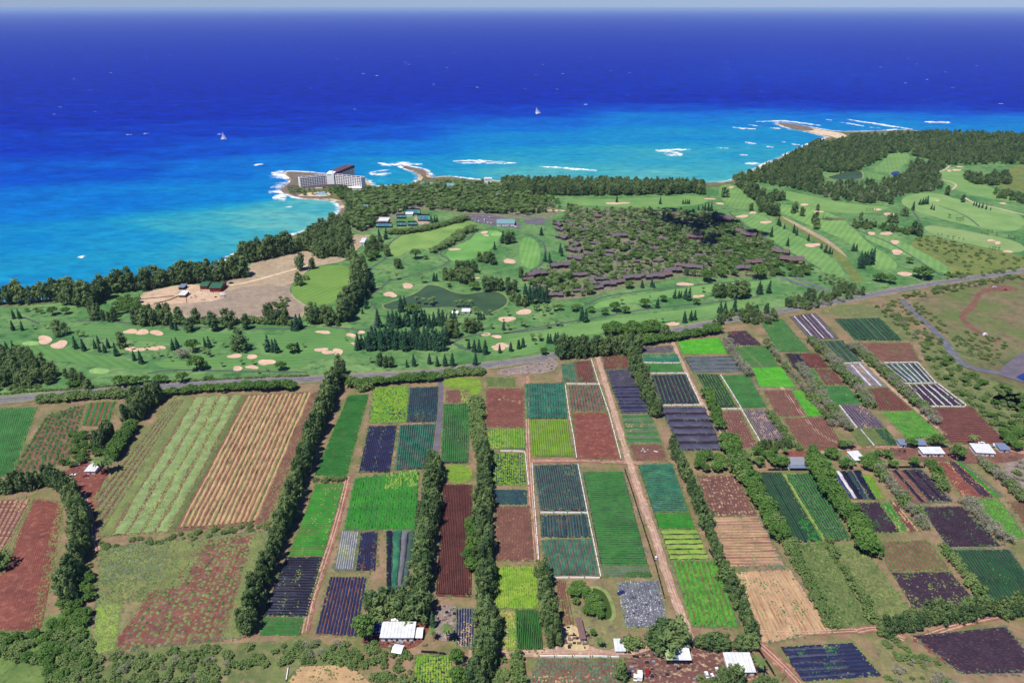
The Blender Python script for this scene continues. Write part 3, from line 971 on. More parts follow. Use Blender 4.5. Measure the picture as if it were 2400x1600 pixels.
def crop(key, a, b, scale=.06, rough=.8, fine=.6):
    ds = lambda c: tuple(x + (sum(c) / 3 - x) * .02 for x in c)          # slightly dusty
    soilc = tuple(.62 * x + .38 * y for x, y in zip(a, (112, 96, 74)))
    return surf('crop_' + key, rgb(*ds(a)), rgb(*ds(b)), big=scale, fine=fine, rough=rough, bump=.35, fine_amt=.6, c3=rgb(*soilc))


CR_ = {
    'lawn': crop('lawn', (26, 92, 30), (44, 112, 40)), 'bright': crop('bright', (34, 120, 34), (58, 142, 44)),
    'vivid': crop('vivid', (66, 158, 30), (92, 178, 44)), 'green': crop('green', (44, 104, 48), (66, 126, 58)),
    'dkgreen': crop('dkgreen', (28, 74, 46), (46, 96, 56)), 'teal': crop('teal', (34, 96, 76), (58, 124, 96), .09),
    'slate': crop('slate', (50, 76, 80), (74, 106, 92), .12), 'navygreen': crop('navygreen', (26, 52, 72), (44, 84, 84), .1),
    'yellow': crop('yellow', (128, 162, 44), (96, 142, 36)), 'lime': crop('lime', (146, 172, 74), (118, 152, 62), .1),
    'corn': crop('corn', (88, 148, 34), (150, 168, 66), .05), 'pale': crop('pale', (150, 172, 112), (116, 142, 84), .1, fine=.4),
    'straw': crop('straw', (204, 170, 124), (176, 140, 102), .1, fine=.5), 'olive': crop('olive', (104, 118, 66), (84, 104, 56)),
    'weed': crop('weed', (128, 142, 82), (104, 118, 70), .05), 'brownrow': crop('brownrow', (120, 80, 68), (100, 66, 58), .1),
    'ridge': crop('ridge', (104, 66, 62), (84, 50, 52), .1), 'purple': crop('purple', (66, 48, 64), (52, 38, 54), .1),
    'orchard': crop('orchard', (62, 128, 42), (98, 160, 56), .2), 'greygreen': crop('greygreen', (104, 120, 96), (80, 100, 76), .1),
    'bush': crop('bush', (40, 82, 36), (70, 110, 52), .1),
}
SOIL = {
    'red': surf('soil_red', rgb(134, 80, 68), rgb(116, 66, 58), big=.04, fine=.5, c3=rgb(150, 98, 82)),
    'dkred': surf('soil_dkred', rgb(106, 60, 56), rgb(92, 50, 48), big=.04, fine=.5, c3=rgb(120, 74, 66)),
    'brown': surf('soil_brown', rgb(128, 90, 76), rgb(112, 76, 66), big=.04, fine=.5, c3=rgb(142, 108, 92)),
    'mottled': surf('soil_mottled', rgb(120, 84, 76), rgb(104, 70, 66), big=.05, fine=.5, c3=rgb(190, 164, 134)),
    'purple': surf('soil_purple', rgb(92, 66, 72), rgb(78, 56, 64), big=.03, fine=.5, c3=rgb(104, 78, 80)),
    'dkpurple': surf('soil_dkpurple', rgb(58, 42, 56), rgb(48, 34, 48), big=.05, fine=.5),
    'grey': surf('soil_grey', rgb(150, 136, 128), rgb(132, 116, 108), big=.05, fine=.5, c3=rgb(168, 152, 138)),
    'tan': surf('soil_tan', rgb(204, 174, 138), rgb(186, 152, 120), big=.03, fine=.4, c3=rgb(136, 92, 76), streak=(.4, .25, .03)),
    'strawbrown': surf('soil_strawbrown', rgb(134, 90, 78), rgb(120, 78, 70), big=.04, fine=.4, c3=rgb(196, 166, 134), streak=(0.03, .02, .42)),
    'weedy': surf('soil_weedy', rgb(142, 132, 92), rgb(120, 124, 78), big=.03, fine=.35, c3=rgb(104, 94, 80)),
    'olive': surf('soil_olive', rgb(116, 126, 76), rgb(98, 110, 66), big=.03, fine=.35, c3=rgb(140, 126, 96)),
    'grass': surf('soil_grass', rgb(62, 104, 60), rgb(78, 116, 66), big=.03, fine=.35, c3=rgb(92, 120, 80)),
    'yellowweed': surf('soil_yellowweed', rgb(134, 156, 54), rgb(104, 140, 48), big=.05, fine=.4, c3=rgb(84, 124, 46)),
    'weedgreen': surf('soil_weedgreen', rgb(120, 140, 78), rgb(92, 118, 60), big=.05, fine=.4, c3=rgb(74, 104, 52)),
    'straw': surf('soil_straw', rgb(206, 186, 144), rgb(194, 172, 130), big=.04, fine=.4),
}


def plastic(key, a, b, rough=.35):
    m = surf('film_' + key, rgb(*a), rgb(*b), big=.1, fine=.8, rough=.6, bump=.25, spec=.25)
    return m


PL = {'navy': plastic('navy', (30, 34, 66), (44, 52, 86)), 'black': plastic('black', (16, 20, 36), (28, 36, 58)), 'slate': plastic('slate', (66, 68, 88), (84, 84, 102)),
      'teal': plastic('tealnet', (24, 58, 60), (34, 76, 72)), 'grey': plastic('greynet', (120, 122, 128), (96, 98, 106)), 'white': plastic('white', (214, 212, 216), (190, 188, 196)),
      'purplegrey': plastic('purplegrey', (112, 100, 112), (92, 82, 96)), 'mauve': plastic('mauve', (140, 126, 132), (120, 108, 116)), 'blue': plastic('bluefilm', (40, 58, 112), (56, 70, 118))}


def getm(k):
    for d in (CR_, PL, SOIL):
        if k in d:
            return d[k]
    raise KeyError(k)


def rows(Q, parent, d, n_, m, frac=.7, h=.5, jit=.3, style='r', span=(0, 1), ends=(.015, .985), dens=.97, name=None, sp=1.0):
    """planted rows. d: 'v' rows run from the far to the near edge, 'h' from side to side"""
    m = getm(m) if isinstance(m, str) else m
    u0, u1 = span
    # row pitch in photo pixels decides whether a row is an object of its own
    if d == 'v':
        A, B = quad_pt(Q, u0, .6), quad_pt(Q, u1, .6)
        La, Lb = quad_pt(Q, .5, 0), quad_pt(Q, .5, 1)
    else:
        A, B = quad_pt(Q, .5, u0), quad_pt(Q, .5, u1)
        La, Lb = quad_pt(Q, 0, .5), quad_pt(Q, 1, .5)
    pa, pb = project((A.x, A.y, 0)), project((B.x, B.y, 0))
    pitch = math.hypot(pa[0] - pb[0], pa[1] - pb[1]) / n_
    own = pitch >= 9.5 or n_ <= 6
    length = (La - Lb).length
    acc_v, acc_f, k = [], [], 0
    st = (u1 - u0) / n_
    across = (A - B).length / n_
    nm = name or ('crop_row' if own else 'crop_rows')
    for i in range(n_):
        c = u0 + (i + .5) * st
        a, b = c - st * frac / 2, c + st * frac / 2
        if style == 'r':
            seg = max(4, min(46, int(length / 2.4)))
            V, F = ridge_arrays(Q, d, a, b, h, seg, jit, ends, dens)
        else:                                   # clumps along the row
            cnt = max(3, int(length * (ends[1] - ends[0]) / (across * sp)))
            t = np.linspace(ends[0], ends[1], cnt) + RNG.uniform(-.3, .3, cnt) / cnt
            keep = RNG.random(cnt) < dens
            t = t[keep]
            cc = c + RNG.uniform(-.16, .16, len(t)) * st
            P = [quad_pt(Q, cu, tv) if d == 'v' else quad_pt(Q, tv, cu) for cu, tv in zip(cc, t)]
            if not P:
                continue
            C = np.array([(p.x, p.y) for p in P])
            R = across * frac * .5 * RNG.uniform(.75, 1.3, len(P))
            V, F = blob_arrays(C, R, h * RNG.uniform(.7, 1.25, len(P)))
        if own:
            link_mesh('crop_row' if not name else name, mesh_from(nm, V, F, m), parent)
        else:
            acc_v.append(V)
            acc_f.append(F + k)
            k += len(V)
    if not own and acc_v:
        o = link_mesh(nm, mesh_from(nm, np.concatenate(acc_v), np.concatenate(acc_f), m), parent)
        o['kind'] = 'stuff'


def bands(Q, parent, d, spec, name='crop_strip'):
    """broad strips of different look: (u0, u1, material, height)"""
    for u0, u1, m, h in spec:
        length = 80
        V, F = ridge_arrays(Q, d, u0, u1, h, 40, .25, (.005, .995))
        link_mesh(name, mesh_from(name, V, F, getm(m)), parent)


def field(label, vw_, s_, soil, *ops, cat='field', name='crop_field', dz=0.0):
    Q = gp(vw_, s_)
    V = [(p.x, p.y, FZ + dz) for p in Q] + [(p.x, p.y, 0) for p in Q]
    F = [(3, 2, 1, 0), (0, 1, 5, 4), (1, 2, 6, 5), (2, 3, 7, 6), (3, 0, 4, 7)]
    ar = sum(Q[i].x * Q[(i + 1) % 4].y - Q[(i + 1) % 4].x * Q[i].y for i in range(4))
    if ar > 0:
        F[0] = (0, 1, 2, 3)
    o = link_mesh(name, mesh_from(name, V, F, getm(soil)))
    tag(o, label, cat, 'plots of the farmland')
    # grass and weeds along the plot's margins
    per = []
    for a, b in zip(Q, Q[1:] + Q[:1]):
        L_ = (b - a).length
        for _ in range(int(L_ * random.uniform(.5, 1.5))):
            t = random.random()
            q_ = a.lerp(b, t)
            per.append((q_.x + random.gauss(0, 1.3), q_.y + random.gauss(0, 1.3)))
    if per:
        per = np.array(per)
        n_ = len(per)
        V2, F2 = blob_arrays(per, .8 * RNG.uniform(.5, 1.6, n_), .6 * RNG.uniform(.4, 1.6, n_))
        w_o = link_mesh('margin_weeds', mesh_from('margin_weeds', V2, F2, getm(random.choice(['weed', 'olive', 'greygreen', 'weed']))), o)
        w_o['kind'] = 'stuff'
    # uneven growth: clusters of weeds, gaps and bolted plants
    if len(ops) and all(op[0] != 'scatter' for op in ops):
        cl_ = []
        for _ in range(random.randrange(5, 14)):
            cu, cv = random.uniform(.05, .95), random.uniform(.05, .95)
            for _ in range(random.randrange(6, 26)):
                q_ = quad_pt(Q, min(max(cu + random.gauss(0, .05), .02), .98), min(max(cv + random.gauss(0, .09), .02), .98))
                cl_.append((q_.x, q_.y))
        cl_ = np.array(cl_)
        V2, F2 = blob_arrays(cl_, .55 * RNG.uniform(.5, 1.7, len(cl_)), .55 * RNG.uniform(.5, 1.8, len(cl_)))
        w_o = link_mesh('weeds', mesh_from('weeds', V2, F2, getm(random.choice(['weed', 'olive', 'brownrow', 'greygreen', 'straw', 'green']))), o)
        w_o['kind'] = 'stuff'
    for op in ops:
        kind, kw = op[0], op[1:]
        if kind == 'rows':
            rows(Q, o, *kw[:3], **(kw[3] if len(kw) > 3 else {}))
        elif kind == 'bands':
            bands(Q, o, *kw)
        elif kind == 'scatter':
            n_, m, r, h = kw[:4]
            span = kw[4] if len(kw) > 4 else (0, 1, 0, 1)
            uu = RNG.uniform(span[0], span[1], n_)
            vv = RNG.uniform(span[2], span[3], n_)
            C = np.array([tuple(quad_pt(Q, a, b))[:2] for a, b in zip(uu, vv)])
            V, F = blob_arrays(C, r * RNG.uniform(.5, 1.5, n_), h * RNG.uniform(.5, 1.5, n_))
            s_o = link_mesh('weeds' if r < 2.2 else 'low_bushes', mesh_from('weeds', V, F, getm(m)), o)
            s_o['kind'] = 'stuff'
    return o


R_ = lambda d, n_, m, **kw: ('rows', d, n_, m, kw)
Bd = lambda d, spec, *a: ('bands', d, spec, *a)
Sc = lambda *a: ('scatter',) + a

# ---- left part
green_b = [(.0, .07, 'weed', .3), (.085, .155, 'pale', .6), (.175, .245, 'pale', .6), (.262, .325, 'pale', .6), (.345, .405, 'pale', .6), (.415, .452, 'olive', .4)]
straw_b = [(.462 + i * .067, .462 + i * .067 + .055, 'straw' if i not in (3, 5) else 'weed', .9) for i in range(7)]
field('large field of pale green strips and straw-brown strips beside the highway', 'A', '850,258 1480,230 1228,838 448,900', 'brown',
      Bd('v', green_b), R_('v', 14, 'straw', span=(.46, .93), frac=.62, h=1.0, jit=.5, name='stubble_row'), R_('v', 6, 'weed', span=(.46, .93), frac=.16, h=.7, jit=.6), Sc(2600, 'pale', .7, .9, (.08, .41, 0, 1)), Sc(3200, 'weed', .8, .8, (0, .45, 0, 1)), Sc(1600, 'brownrow', .7, .75, (.08, .42, 0, 1)), Sc(900, 'lime', .6, .9, (.2, .41, 0, 1)), Sc(1500, 'weed', .7, 1.1, (.46, 1, 0, 1)))
field('fallow olive and grey grass field below the striped field', 'A', '460,950 1240,868 1105,1358 430,1432', 'weedy',
      Sc(1500, 'weed', 1.0, .9, (0, .5, 0, .5)), Sc(700, 'weed', 1.0, .9, (0, .16, .5, 1)), Sc(700, 'weed', 1.0, .9, (.9, 1, 0, 1)), Sc(900, 'olive', 1.0, .9, (0, .45, 0, .6)), Sc(700, 'lime', .9, .8, (.0, .14, .6, 1)), Sc(500, 'greygreen', 1.2, .8, (.02, .4, 0, .4)))
field('weedy red soil field of slanting scattered shrub rows', 'A', '860,922 1180,884 1020,1376 500,1420', 'brown',
      Bd('v', [(.0, .07, 'red', .12), (.2, .24, 'red', .12), (.42, .46, 'red', .12), (.62, .66, 'red', .12), (.82, .86, 'red', .12)], 'bare_strip'), R_('v', 14, 'weed', style='b', span=(.08, .98), frac=.75, h=1.2, dens=.55, sp=.7), R_('v', 14, 'bush', style='b', span=(.08, .98), frac=.6, h=1.4, dens=.22, sp=.8), Sc(300, 'weed', .9, .8), Sc(500, 'weed', 1.1, 1.0, (0, .3, 0, .5)), dz=.06)
field('fallow brownish strip along the left side of the striped field', 'A', '800,262 868,257 462,905 432,720', 'weedy', Sc(1500, 'weed', .9, .7), Sc(500, 'greygreen', .9, .6), R_('v', 5, 'brownrow', frac=.5, h=.2), dz=-.05)
field('bare red ploughed field at the picture edge left of the tree row', 'A', '160,722 292,742 190,1325 -120,1335', 'red', R_('v', 22, 'red', frac=.5, h=.10, jit=.3), Sc(260, 'weed', .8, .5, (.82, 1, 0, 1)))
field('narrow tan and red furrowed strip at the picture edge beside bare red field', 'A', '-140,730 150,722 -10,1010 -260,1010', 'strawbrown', R_('v', 12, 'brownrow', frac=.5, h=.2))
field('smooth dark green field at the picture edge below the highway', 'A', '-120,308 172,302 60,610 -140,660', 'grass', R_('v', 26, 'green', frac=.9, h=.3, jit=.4))
field('papaya orchard of dark bushy rows on brown soil below the highway', 'A', '215,340 392,288 320,560 45,610', 'brown', R_('v', 9, 'bush', style='b', frac=.75, h=2.6, dens=.85, sp=.75), R_('v', 9, 'olive', style='b', frac=.5, h=2.2, dens=.45, sp=.9))
field('small plot of four green rows on red soil beside papaya orchard', 'A', '408,284 536,276 500,392 372,388', 'red', R_('v', 5, 'green', frac=.62, h=.8, jit=.5))
field('round pale straw field cut by the bottom edge', 'B', '200,1492 430,1486 560,1600 120,1600', 'straw', R_('h', 10, 'straw', frac=.5, h=.12))
# ---- plots right of the long windbreak
field('long dark green lawn-like plot just right of the long windbreak', 'B', '424,248 520,243 415,625 268,615', 'grass', R_('h', 40, 'lawn', frac=1.0, h=.5, jit=.25))
field('bright green plot between long windbreak and red farm track', 'B', '277,655 405,655 310,985 150,982', 'brown', R_('h', 34, 'bright', frac=.86, h=.55))
field('black plastic covered plot with thin white lines beside farm track', 'B', '138,990 305,990 236,1265 30,1262', 'dkpurple', R_('h', 22, PL['black'], frac=.86, h=.35, jit=.15, name='plastic_beds'), R_('h', 7, PL['slate'], span=(.35, .95), frac=.1, h=.42, jit=.3, ends=(.05, .6), name='pale_lines'))
field('small green plot of fine rows below black plastic plot', 'B', '30,1268 222,1268 205,1350 18,1350', 'brown', R_('h', 12, 'green', frac=.8, h=.5))
field('weedy yellow-green plot with brown patch beside blue-black rows', 'B', '540,215 700,206 690,370 525,373', 'yellowweed', Sc(900, 'yellow', 1.3, 1.1), Sc(500, 'green', 1.2, 1.0), Sc(60, 'purple', 2.2, .3, (.5, .95, .68, .95)))
field('blue-black plastic plot of upright rows at the head of paved lane', 'B', '708,214 840,208 830,370 690,372', 'dkpurple', R_('v', 15, 'navygreen', frac=.8, h=.5))
field('darkest navy plastic plot of upright rows in the middle left', 'B', '518,390 648,386 615,602 472,602', 'dkpurple', R_('v', 16, PL['navy'], frac=.8, h=.45, jit=.2, name='plastic_beds'))
field('teal green row plot beside darkest navy plastic plot', 'B', '662,386 826,379 800,585 640,592', 'dkpurple', R_('v', 16, 'teal', frac=.72, h=.6))
field('deep green row plot right of the paved lane', 'B', '862,290 982,287 975,560 848,560', 'dkpurple', R_('v', 13, 'green', frac=.84, h=.7))
field('small bare brown plot above deep green row plot', 'B', '872,226 966,222 976,283 870,285', 'brown', R_('v', 12, 'brownrow', frac=.5, h=.15), Sc(60, 'lime', 1.2, .8, (.7, 1, 0, 1)))
field('tall dense green crop block standing like a hedge beside farm track', 'B', '455,640 745,602 735,862 410,862', 'grass', R_('v', 26, 'bright', style='b', frac=1.5, h=3.6, sp=.9), R_('v', 14, 'green', style='b', frac=1.3, h=3.9, sp=1.2), Sc(260, 'lime', 1.2, 3.7, (.5, 1, 0, .3)))
field('grey bed with pale plastic lines below tall crop block', 'B', '395,870 472,870 447,1050 362,1050', 'grey', R_('v', 8, PL['white'], frac=.3, h=.4, jit=.6, name='plastic_beds'))
field('small navy plastic bed below tall crop block', 'B', '480,878 560,872 548,1052 460,1052', 'dkpurple', R_('v', 9, PL['navy'], frac=.8, h=.4, jit=.2, name='plastic_beds'))
field('dark shade-net plot of navy, teal and grey strips beside tree row', 'B', '598,870 738,870 690,1150 600,1150', 'dkpurple', Bd('v', [(.02, .2, 'black', .5), (.24, .5, 'teal', .9), (.53, .72, 'grey', .7), (.76, .96, 'slate', .5)], 'shade_net'))
field('navy plastic plot with brown gaps beside the red farm track', 'B', '340,1080 512,1080 462,1360 272,1345', 'brown', R_('v', 12, PL['navy'], frac=.82, h=.4, jit=.3, name='plastic_beds'))
field('long maroon plot of deep straight ridges between tree rows', 'B', '860,655 995,655 990,1175 825,1170', 'dkred', R_('v', 19, 'ridge', frac=.68, h=1.1, jit=.12))
field('small blue-grey plastic bed beside big central tree row', 'B', '920,1225 1005,1225 1000,1402 918,1402', 'grey', R_('v', 7, PL['navy'], frac=.7, h=.3, jit=.6, name='plastic_beds'))
field('small olive plot just below the highway bend', 'B', '1062,166 1192,166 1186,206 1060,206', 'olive', R_('h', 8, 'olive', frac=.8, h=.4))
field('red soil plot with pale scrapes right of central tree row', 'B', '1056,216 1236,216 1236,398 1050,395', 'red', R_('h', 20, 'brownrow', frac=.5, h=.14), Sc(30, 'tan', 2.4, .08, (.3, .9, .2, .4)))
field('olive green plot below the scraped red soil plot', 'B', '1066,405 1234,402 1237,494 1065,494', 'olive', R_('v', 16, 'corn', frac=.9, h=.6), Sc(200, 'green', 1.0, .9))
field('patchy yellow and green leafy plot with dark border', 'B', '1086,516 1235,516 1235,664 1085,660', 'dkpurple', R_('v', 15, 'yellow', style='b', frac=1.15, h=.9), Sc(160, 'navygreen', 1.1, 1.1))
field('dark blue-green plot below the patchy yellow plot', 'B', '1090,682 1245,682 1246,750 1090,748', 'dkpurple', R_('h', 9, 'navygreen', frac=.85, h=.6), Sc(120, 'slate', .7, .8))
field('brown plot of faint upright furrows right of central tree row', 'B', '1096,757 1262,755 1282,1010 1098,1010', 'brown', R_('v', 24, 'brownrow', frac=.55, h=.22), Sc(90, 'straw', .5, .3))
field('bright yellow-green corn plot right of central tree row', 'B', '1096,1036 1286,1036 1300,1226 1102,1224', 'yellowweed', R_('v', 19, 'corn', style='b', frac=1.2, h=1.9, sp=.8))
field('thin yellowing corn plot beside dark green striped plot', 'B', '1096,1240 1190,1240 1195,1415 1090,1415', 'straw', R_('v', 10, 'corn', style='b', frac=1.0, h=1.7, dens=.8, sp=.8))
field('dark green plot of fine upright rows beside thin corn', 'B', '1193,1235 1303,1231 1318,1420 1197,1420', 'olive', R_('v', 14, 'green', frac=.75, h=1.4, jit=.3))
field('green vegetable block cut by the bottom edge below white shed', 'B', '736,1442 898,1442 905,1590 722,1590', 'dkpurple', R_('v', 14, 'corn', style='b', frac=1.1, h=1.3, sp=.8))
# ---- centre
field('mottled teal green plot right of the red soil plot', 'C', '62,196 240,191 255,356 66,356', 'dkpurple', R_('v', 16, 'teal', frac=.95, h=.6), R_('h', 5, 'slate', frac=.2, h=.75, jit=.8))
field('yellow-green plot of upright rows below mottled teal plot', 'C', '80,362 256,360 278,530 90,528', 'olive', R_('v', 18, 'yellow', frac=.78, h=.8))
field('small green plot at corner below big roadside trees', 'C', '226,106 280,97 296,186 236,186', 'brown', R_('v', 7, 'teal', frac=.9, h=.5))
field('small dark red bare plot below big roadside trees', 'C', '284,94 360,88 388,190 298,187', 'dkred', R_('v', 10, 'brownrow', frac=.5, h=.12))
field('blue and green striped plot beside top of dirt road', 'C', '256,206 408,201 436,322 271,322', 'brown', R_('v', 12, 'greygreen', frac=.5, h=.6), R_('v', 12, 'navygreen', frac=.35, h=.7, jit=.5, ends=(.03, .97)))
field('smooth bare red plot left of the dirt road', 'C', '276,328 438,326 498,545 295,540', 'red', R_('v', 22, 'red', frac=.5, h=.08), Sc(8, 'tan', 1.6, .06, (.4, .6, .2, .7)))
field('large slate green plot of upright rows left of the dirt road', 'C', '100,572 300,564 341,778 131,778', 'dkpurple', R_('v', 20, 'slate', frac=.75, h=.6))
field('slate green plot in middle of three stacked blue-green plots', 'C', '128,797 348,796 363,900 133,900', 'dkpurple', R_('v', 17, 'slate', frac=.75, h=.6), R_('v', 5, 'navygreen', frac=.3, h=.8))
field('teal plot at bottom of three stacked blue-green plots', 'C', '135,912 366,906 396,1075 172,1077', 'brown', R_('v', 18, 'teal', frac=.8, h=.6), R_('v', 6, 'slate', frac=.25, h=.75))
field('long deep green plot of crosswise rows left of the dirt road', 'C', '325,600 510,600 625,1030 410,1030', 'dkpurple', R_('h', 46, 'green', frac=.82, h=.7))
field('pale grassy strip at the foot of the long deep green plot', 'C', '412,1036 626,1034 640,1080 425,1080', 'grass', R_('h', 6, 'greygreen', frac=.8, h=.4), Sc(70, 'bush', 1.4, 1.5, (.5, 1, .6, 1)))
field('blue-green plot of crosswise rows right of the dirt road', 'C', '580,566 736,563 812,785 650,785', 'dkpurple', R_('h', 26, 'teal', frac=.8, h=.6), Sc(300, 'green', .9, .8))
field('bright green band of crosswise rows right of the dirt road', 'C', '655,790 815,786 842,860 675,860', 'dkpurple', R_('h', 12, 'bright', frac=.85, h=.6))
field('lime green plot of five broad crosswise strips', 'C', '680,865 850,862 905,1000 726,1003', 'dkpurple', R_('h', 6, 'lime', frac=.82, h=.7, jit=.2))
field('orchard-like plot of bushy green rows near dirt road foot', 'C', '735,1010 940,1010 1040,1310 830,1310', 'brown', R_('v', 9, 'orchard', frac=.7, h=1.7, jit=.35), R_('v', 9, 'orchard', style='b', frac=.9, h=2.3, sp=.4), R_('v', 9, 'bush', style='b', frac=.6, h=1.9, dens=.3, sp=.7))
field('slate plastic plot sprinkled with white scraps', 'C', '480,1106 670,1096 720,1310 524,1316', 'grey', R_('v', 12, PL['grey'], frac=.85, h=.3, jit=.4, name='plastic_beds'), Sc(420, 'white', .45, .55), Sc(160, 'navy', .7, .5))
field('narrow brown furrowed strip beside the farm pond', 'C', '202,1096 246,1096 290,1300 226,1302', 'brown', R_('v', 5, 'brownrow', frac=.6, h=.25))
field('red-brown plot at top of the dirt road right side', 'C', '412,62 520,42 560,125 425,130', 'dkred', R_('h', 12, 'brownrow', frac=.5, h=.15))
field('long slate-blue plastic plot right of the upper dirt road', 'C', '430,132 560,127 636,330 500,330', 'purple', R_('h', 22, PL['slate'], frac=.6, h=.3, name='plastic_beds'), R_('h', 8, PL['navy'], span=(.4, 1), frac=.55, h=.4, jit=.2, name='plastic_beds'))
field('grey-green plot below slate-blue plastic plot', 'C', '502,336 640,335 690,468 530,468', 'olive', R_('h', 16, 'greygreen', frac=.85, h=.5), R_('h', 5, 'green', frac=.5, h=.7))
field('small bare brown plot with white scraps beside dirt road', 'C', '536,473 695,471 716,550 556,546', 'brown', R_('h', 9, 'brownrow', frac=.5, h=.15), Sc(9, 'white', 1.2, .3, (.3, .8, .2, .5)))
field('purple-grey sliver plot just below roadside trees', 'C', '590,26 735,20 748,53 590,54', 'purple', R_('h', 6, PL['purplegrey'], frac=.7, h=.3, name='plastic_beds'))
field('teal sliver plot between purple-grey and olive slivers', 'C', '592,60 760,58 776,98 602,95', 'teal', R_('h', 7, 'teal', frac=.9, h=.4))
field('dull green sliver plot above striped navy-green plot', 'C', '610,104 776,103 790,143 616,143', 'olive', R_('h', 7, 'green', frac=.9, h=.5))
field('vivid light green plot near the highway trees', 'C', '757,2 952,-18 994,56 786,58', 'grass', R_('h', 16, 'vivid', frac=1.0, h=.5))
field('pale grey plastic plot below the vivid green plot', 'C', '792,72 1010,68 1066,140 830,143', 'purple', R_('h', 12, PL['grey'], frac=.7, h=.3, name='plastic_beds'), R_('h', 8, 'slate', frac=.3, h=.5))
field('navy and green striped plot with white edging', 'C', '640,156 800,152 862,286 680,288', 'dkpurple', R_('v', 9, 'navygreen', frac=.6, h=.7), R_('v', 9, 'olive', frac=.25, h=.9, jit=.6, ends=(.04, .96)))
field('dark green plot of upright rows left of the white divider', 'C', '846,152 950,151 1035,303 936,303', 'dkpurple', R_('v', 8, 'dkgreen', frac=.7, h=.9), R_('v', 8, 'yellow', frac=.2, h=1.0, jit=.7))
field('mid green plot right of the white divider', 'C', '966,156 1085,155 1170,305 1056,305', 'grass', R_('v', 12, 'green', frac=.9, h=.5))
field('shade-net plot of six slate and black cross bands', 'C', '680,302 886,302 970,500 775,502', 'dkpurple', R_('h', 6, PL['slate'], frac=.62, h=1.6, jit=.05, name='shade_net'))
field('brown plot with pale specks left of mauve plastic rows', 'C', '942,320 1050,318 1135,490 1030,490', 'brown', R_('v', 9, 'brownrow', frac=.5, h=.15), Sc(90, 'white', .5, .2))
field('mauve plastic plot of fine upright rows', 'C', '1066,316 1175,312 1258,455 1146,456', 'purple', R_('v', 13, PL['mauve'], frac=.6, h=.35, jit=.15, name='plastic_beds'))
field('purple-brown plot touching the roadside trees', 'C', '982,-44 1074,-50 1154,20 1002,22', 'purple', R_('v', 14, 'purple', frac=.5, h=.15))
field('dull green plot above second vivid green plot', 'C', '1002,26 1180,22 1225,118 1080,120', 'olive', R_('h', 16, 'green', frac=.7, h=.5))
field('second vivid green plot, lower and to the right', 'C', '1100,122 1236,118 1305,210 1135,209', 'grass', R_('h', 14, 'vivid', frac=1.0, h=.5))
field('brown plot left of the slim vivid green strip', 'C', '1152,226 1280,222 1352,345 1216,348', 'brown', R_('v', 12, 'brownrow', frac=.5, h=.15))
field('slim vivid green strip beside brown plot', 'C', '1286,226 1336,225 1430,345 1362,348', 'grass', R_('v', 7, 'vivid', frac=.85, h=.6))
field('large brown plot with pale wet patches', 'C', '1240,353 1446,346 1532,500 1336,502', 'brown', R_('v', 18, 'brownrow', frac=.5, h=.15), Sc(12, 'grey', 2.6, .06, (.3, .6, .1, .7)))
field('mottled brown bare plot below the farm trees', 'C', '850,620 1036,614 1126,800 905,802', 'mottled', R_('v', 14, 'brownrow', frac=.4, h=.12, dens=.7))
field('brown plot with tan cross streaks', 'C', '918,806 1132,803 1252,1030 988,1036', 'strawbrown', R_('h', 18, 'straw', frac=.3, h=.14, jit=.8, dens=.55))
field('dry tan plot of straw above junction of dirt roads', 'C', '1020,1060 1276,1046 1470,1326 1150,1390', 'tan', R_('v', 18, 'straw', frac=.5, h=.2, jit=.8, dens=.8))
field('grey-green shrub rows cut by the bottom edge below dirt road', 'C', '112,1456 500,1456 524,1600 80,1600', 'brown', R_('h', 8, 'greygreen', style='b', frac=.9, h=1.6, dens=.9, sp=.7), R_('h', 8, 'bush', style='b', frac=.5, h=1.4, dens=.4))
# ---- right
field('dark green rows with one black line beside white farmhouse', 'C', '1120,602 1236,600 1428,920 1290,925', 'dkpurple', R_('v', 11, 'dkgreen', frac=.7, h=.7), Bd('v', [(.42, .5, 'black', .3)], 'bare_strip'), Sc(60, 'bright', 1.3, .9, (.55, 1, .7, 1)))
field('speckled green row plot right of the black line plot', 'C', '1244,610 1385,606 1562,915 1434,920', 'dkpurple', R_('v', 11, 'green', frac=.7, h=.7), Sc(260, 'greygreen', .8, .9), R_('v', 1, 'lime', span=(0, .08), frac=1, h=1.0, jit=.6))
field('large navy plastic sheet plot near the bottom edge', 'D', '450,1402 782,1383 916,1536 546,1562', 'purple', R_('h', 9, PL['navy'], frac=.97, h=.25, jit=.15, name='plastic_beds'), R_('h', 5, PL['slate'], frac=.4, h=.3, jit=.4, ends=(.02, .7), name='plastic_beds'))
field('olive grass plot right of the dry tan plot', 'D', '512,932 662,930 866,1292 702,1322', 'olive', Sc(1400, 'olive', 1.1, .9), Sc(500, 'weed', 1.0, .8), Sc(140, 'bush', 1.3, 1.1))
field('grey-olive grass plot left of brown and purple pair', 'D', '692,936 816,931 1060,1250 890,1272', 'weedy', Sc(1000, 'olive', 1.0, .8), Sc(600, 'weed', 1.1, .8))
field('brown plot of faint olive rows above purple-grey plot', 'D', '890,921 1126,913 1230,1050 950,1056', 'brown', R_('v', 15, 'olive', frac=.45, h=.4, jit=.5, dens=.9))
field('bare purple-grey plot below faint olive rows', 'D', '960,1062 1226,1058 1362,1210 1060,1225', 'purple', R_('v', 14, 'purple', frac=.4, h=.14))
field('dark green plot at the right edge above the hedge', 'D', '1225,958 1500,956 1650,1172 1392,1202', 'dkpurple', R_('v', 20, 'dkgreen', frac=.75, h=.7))
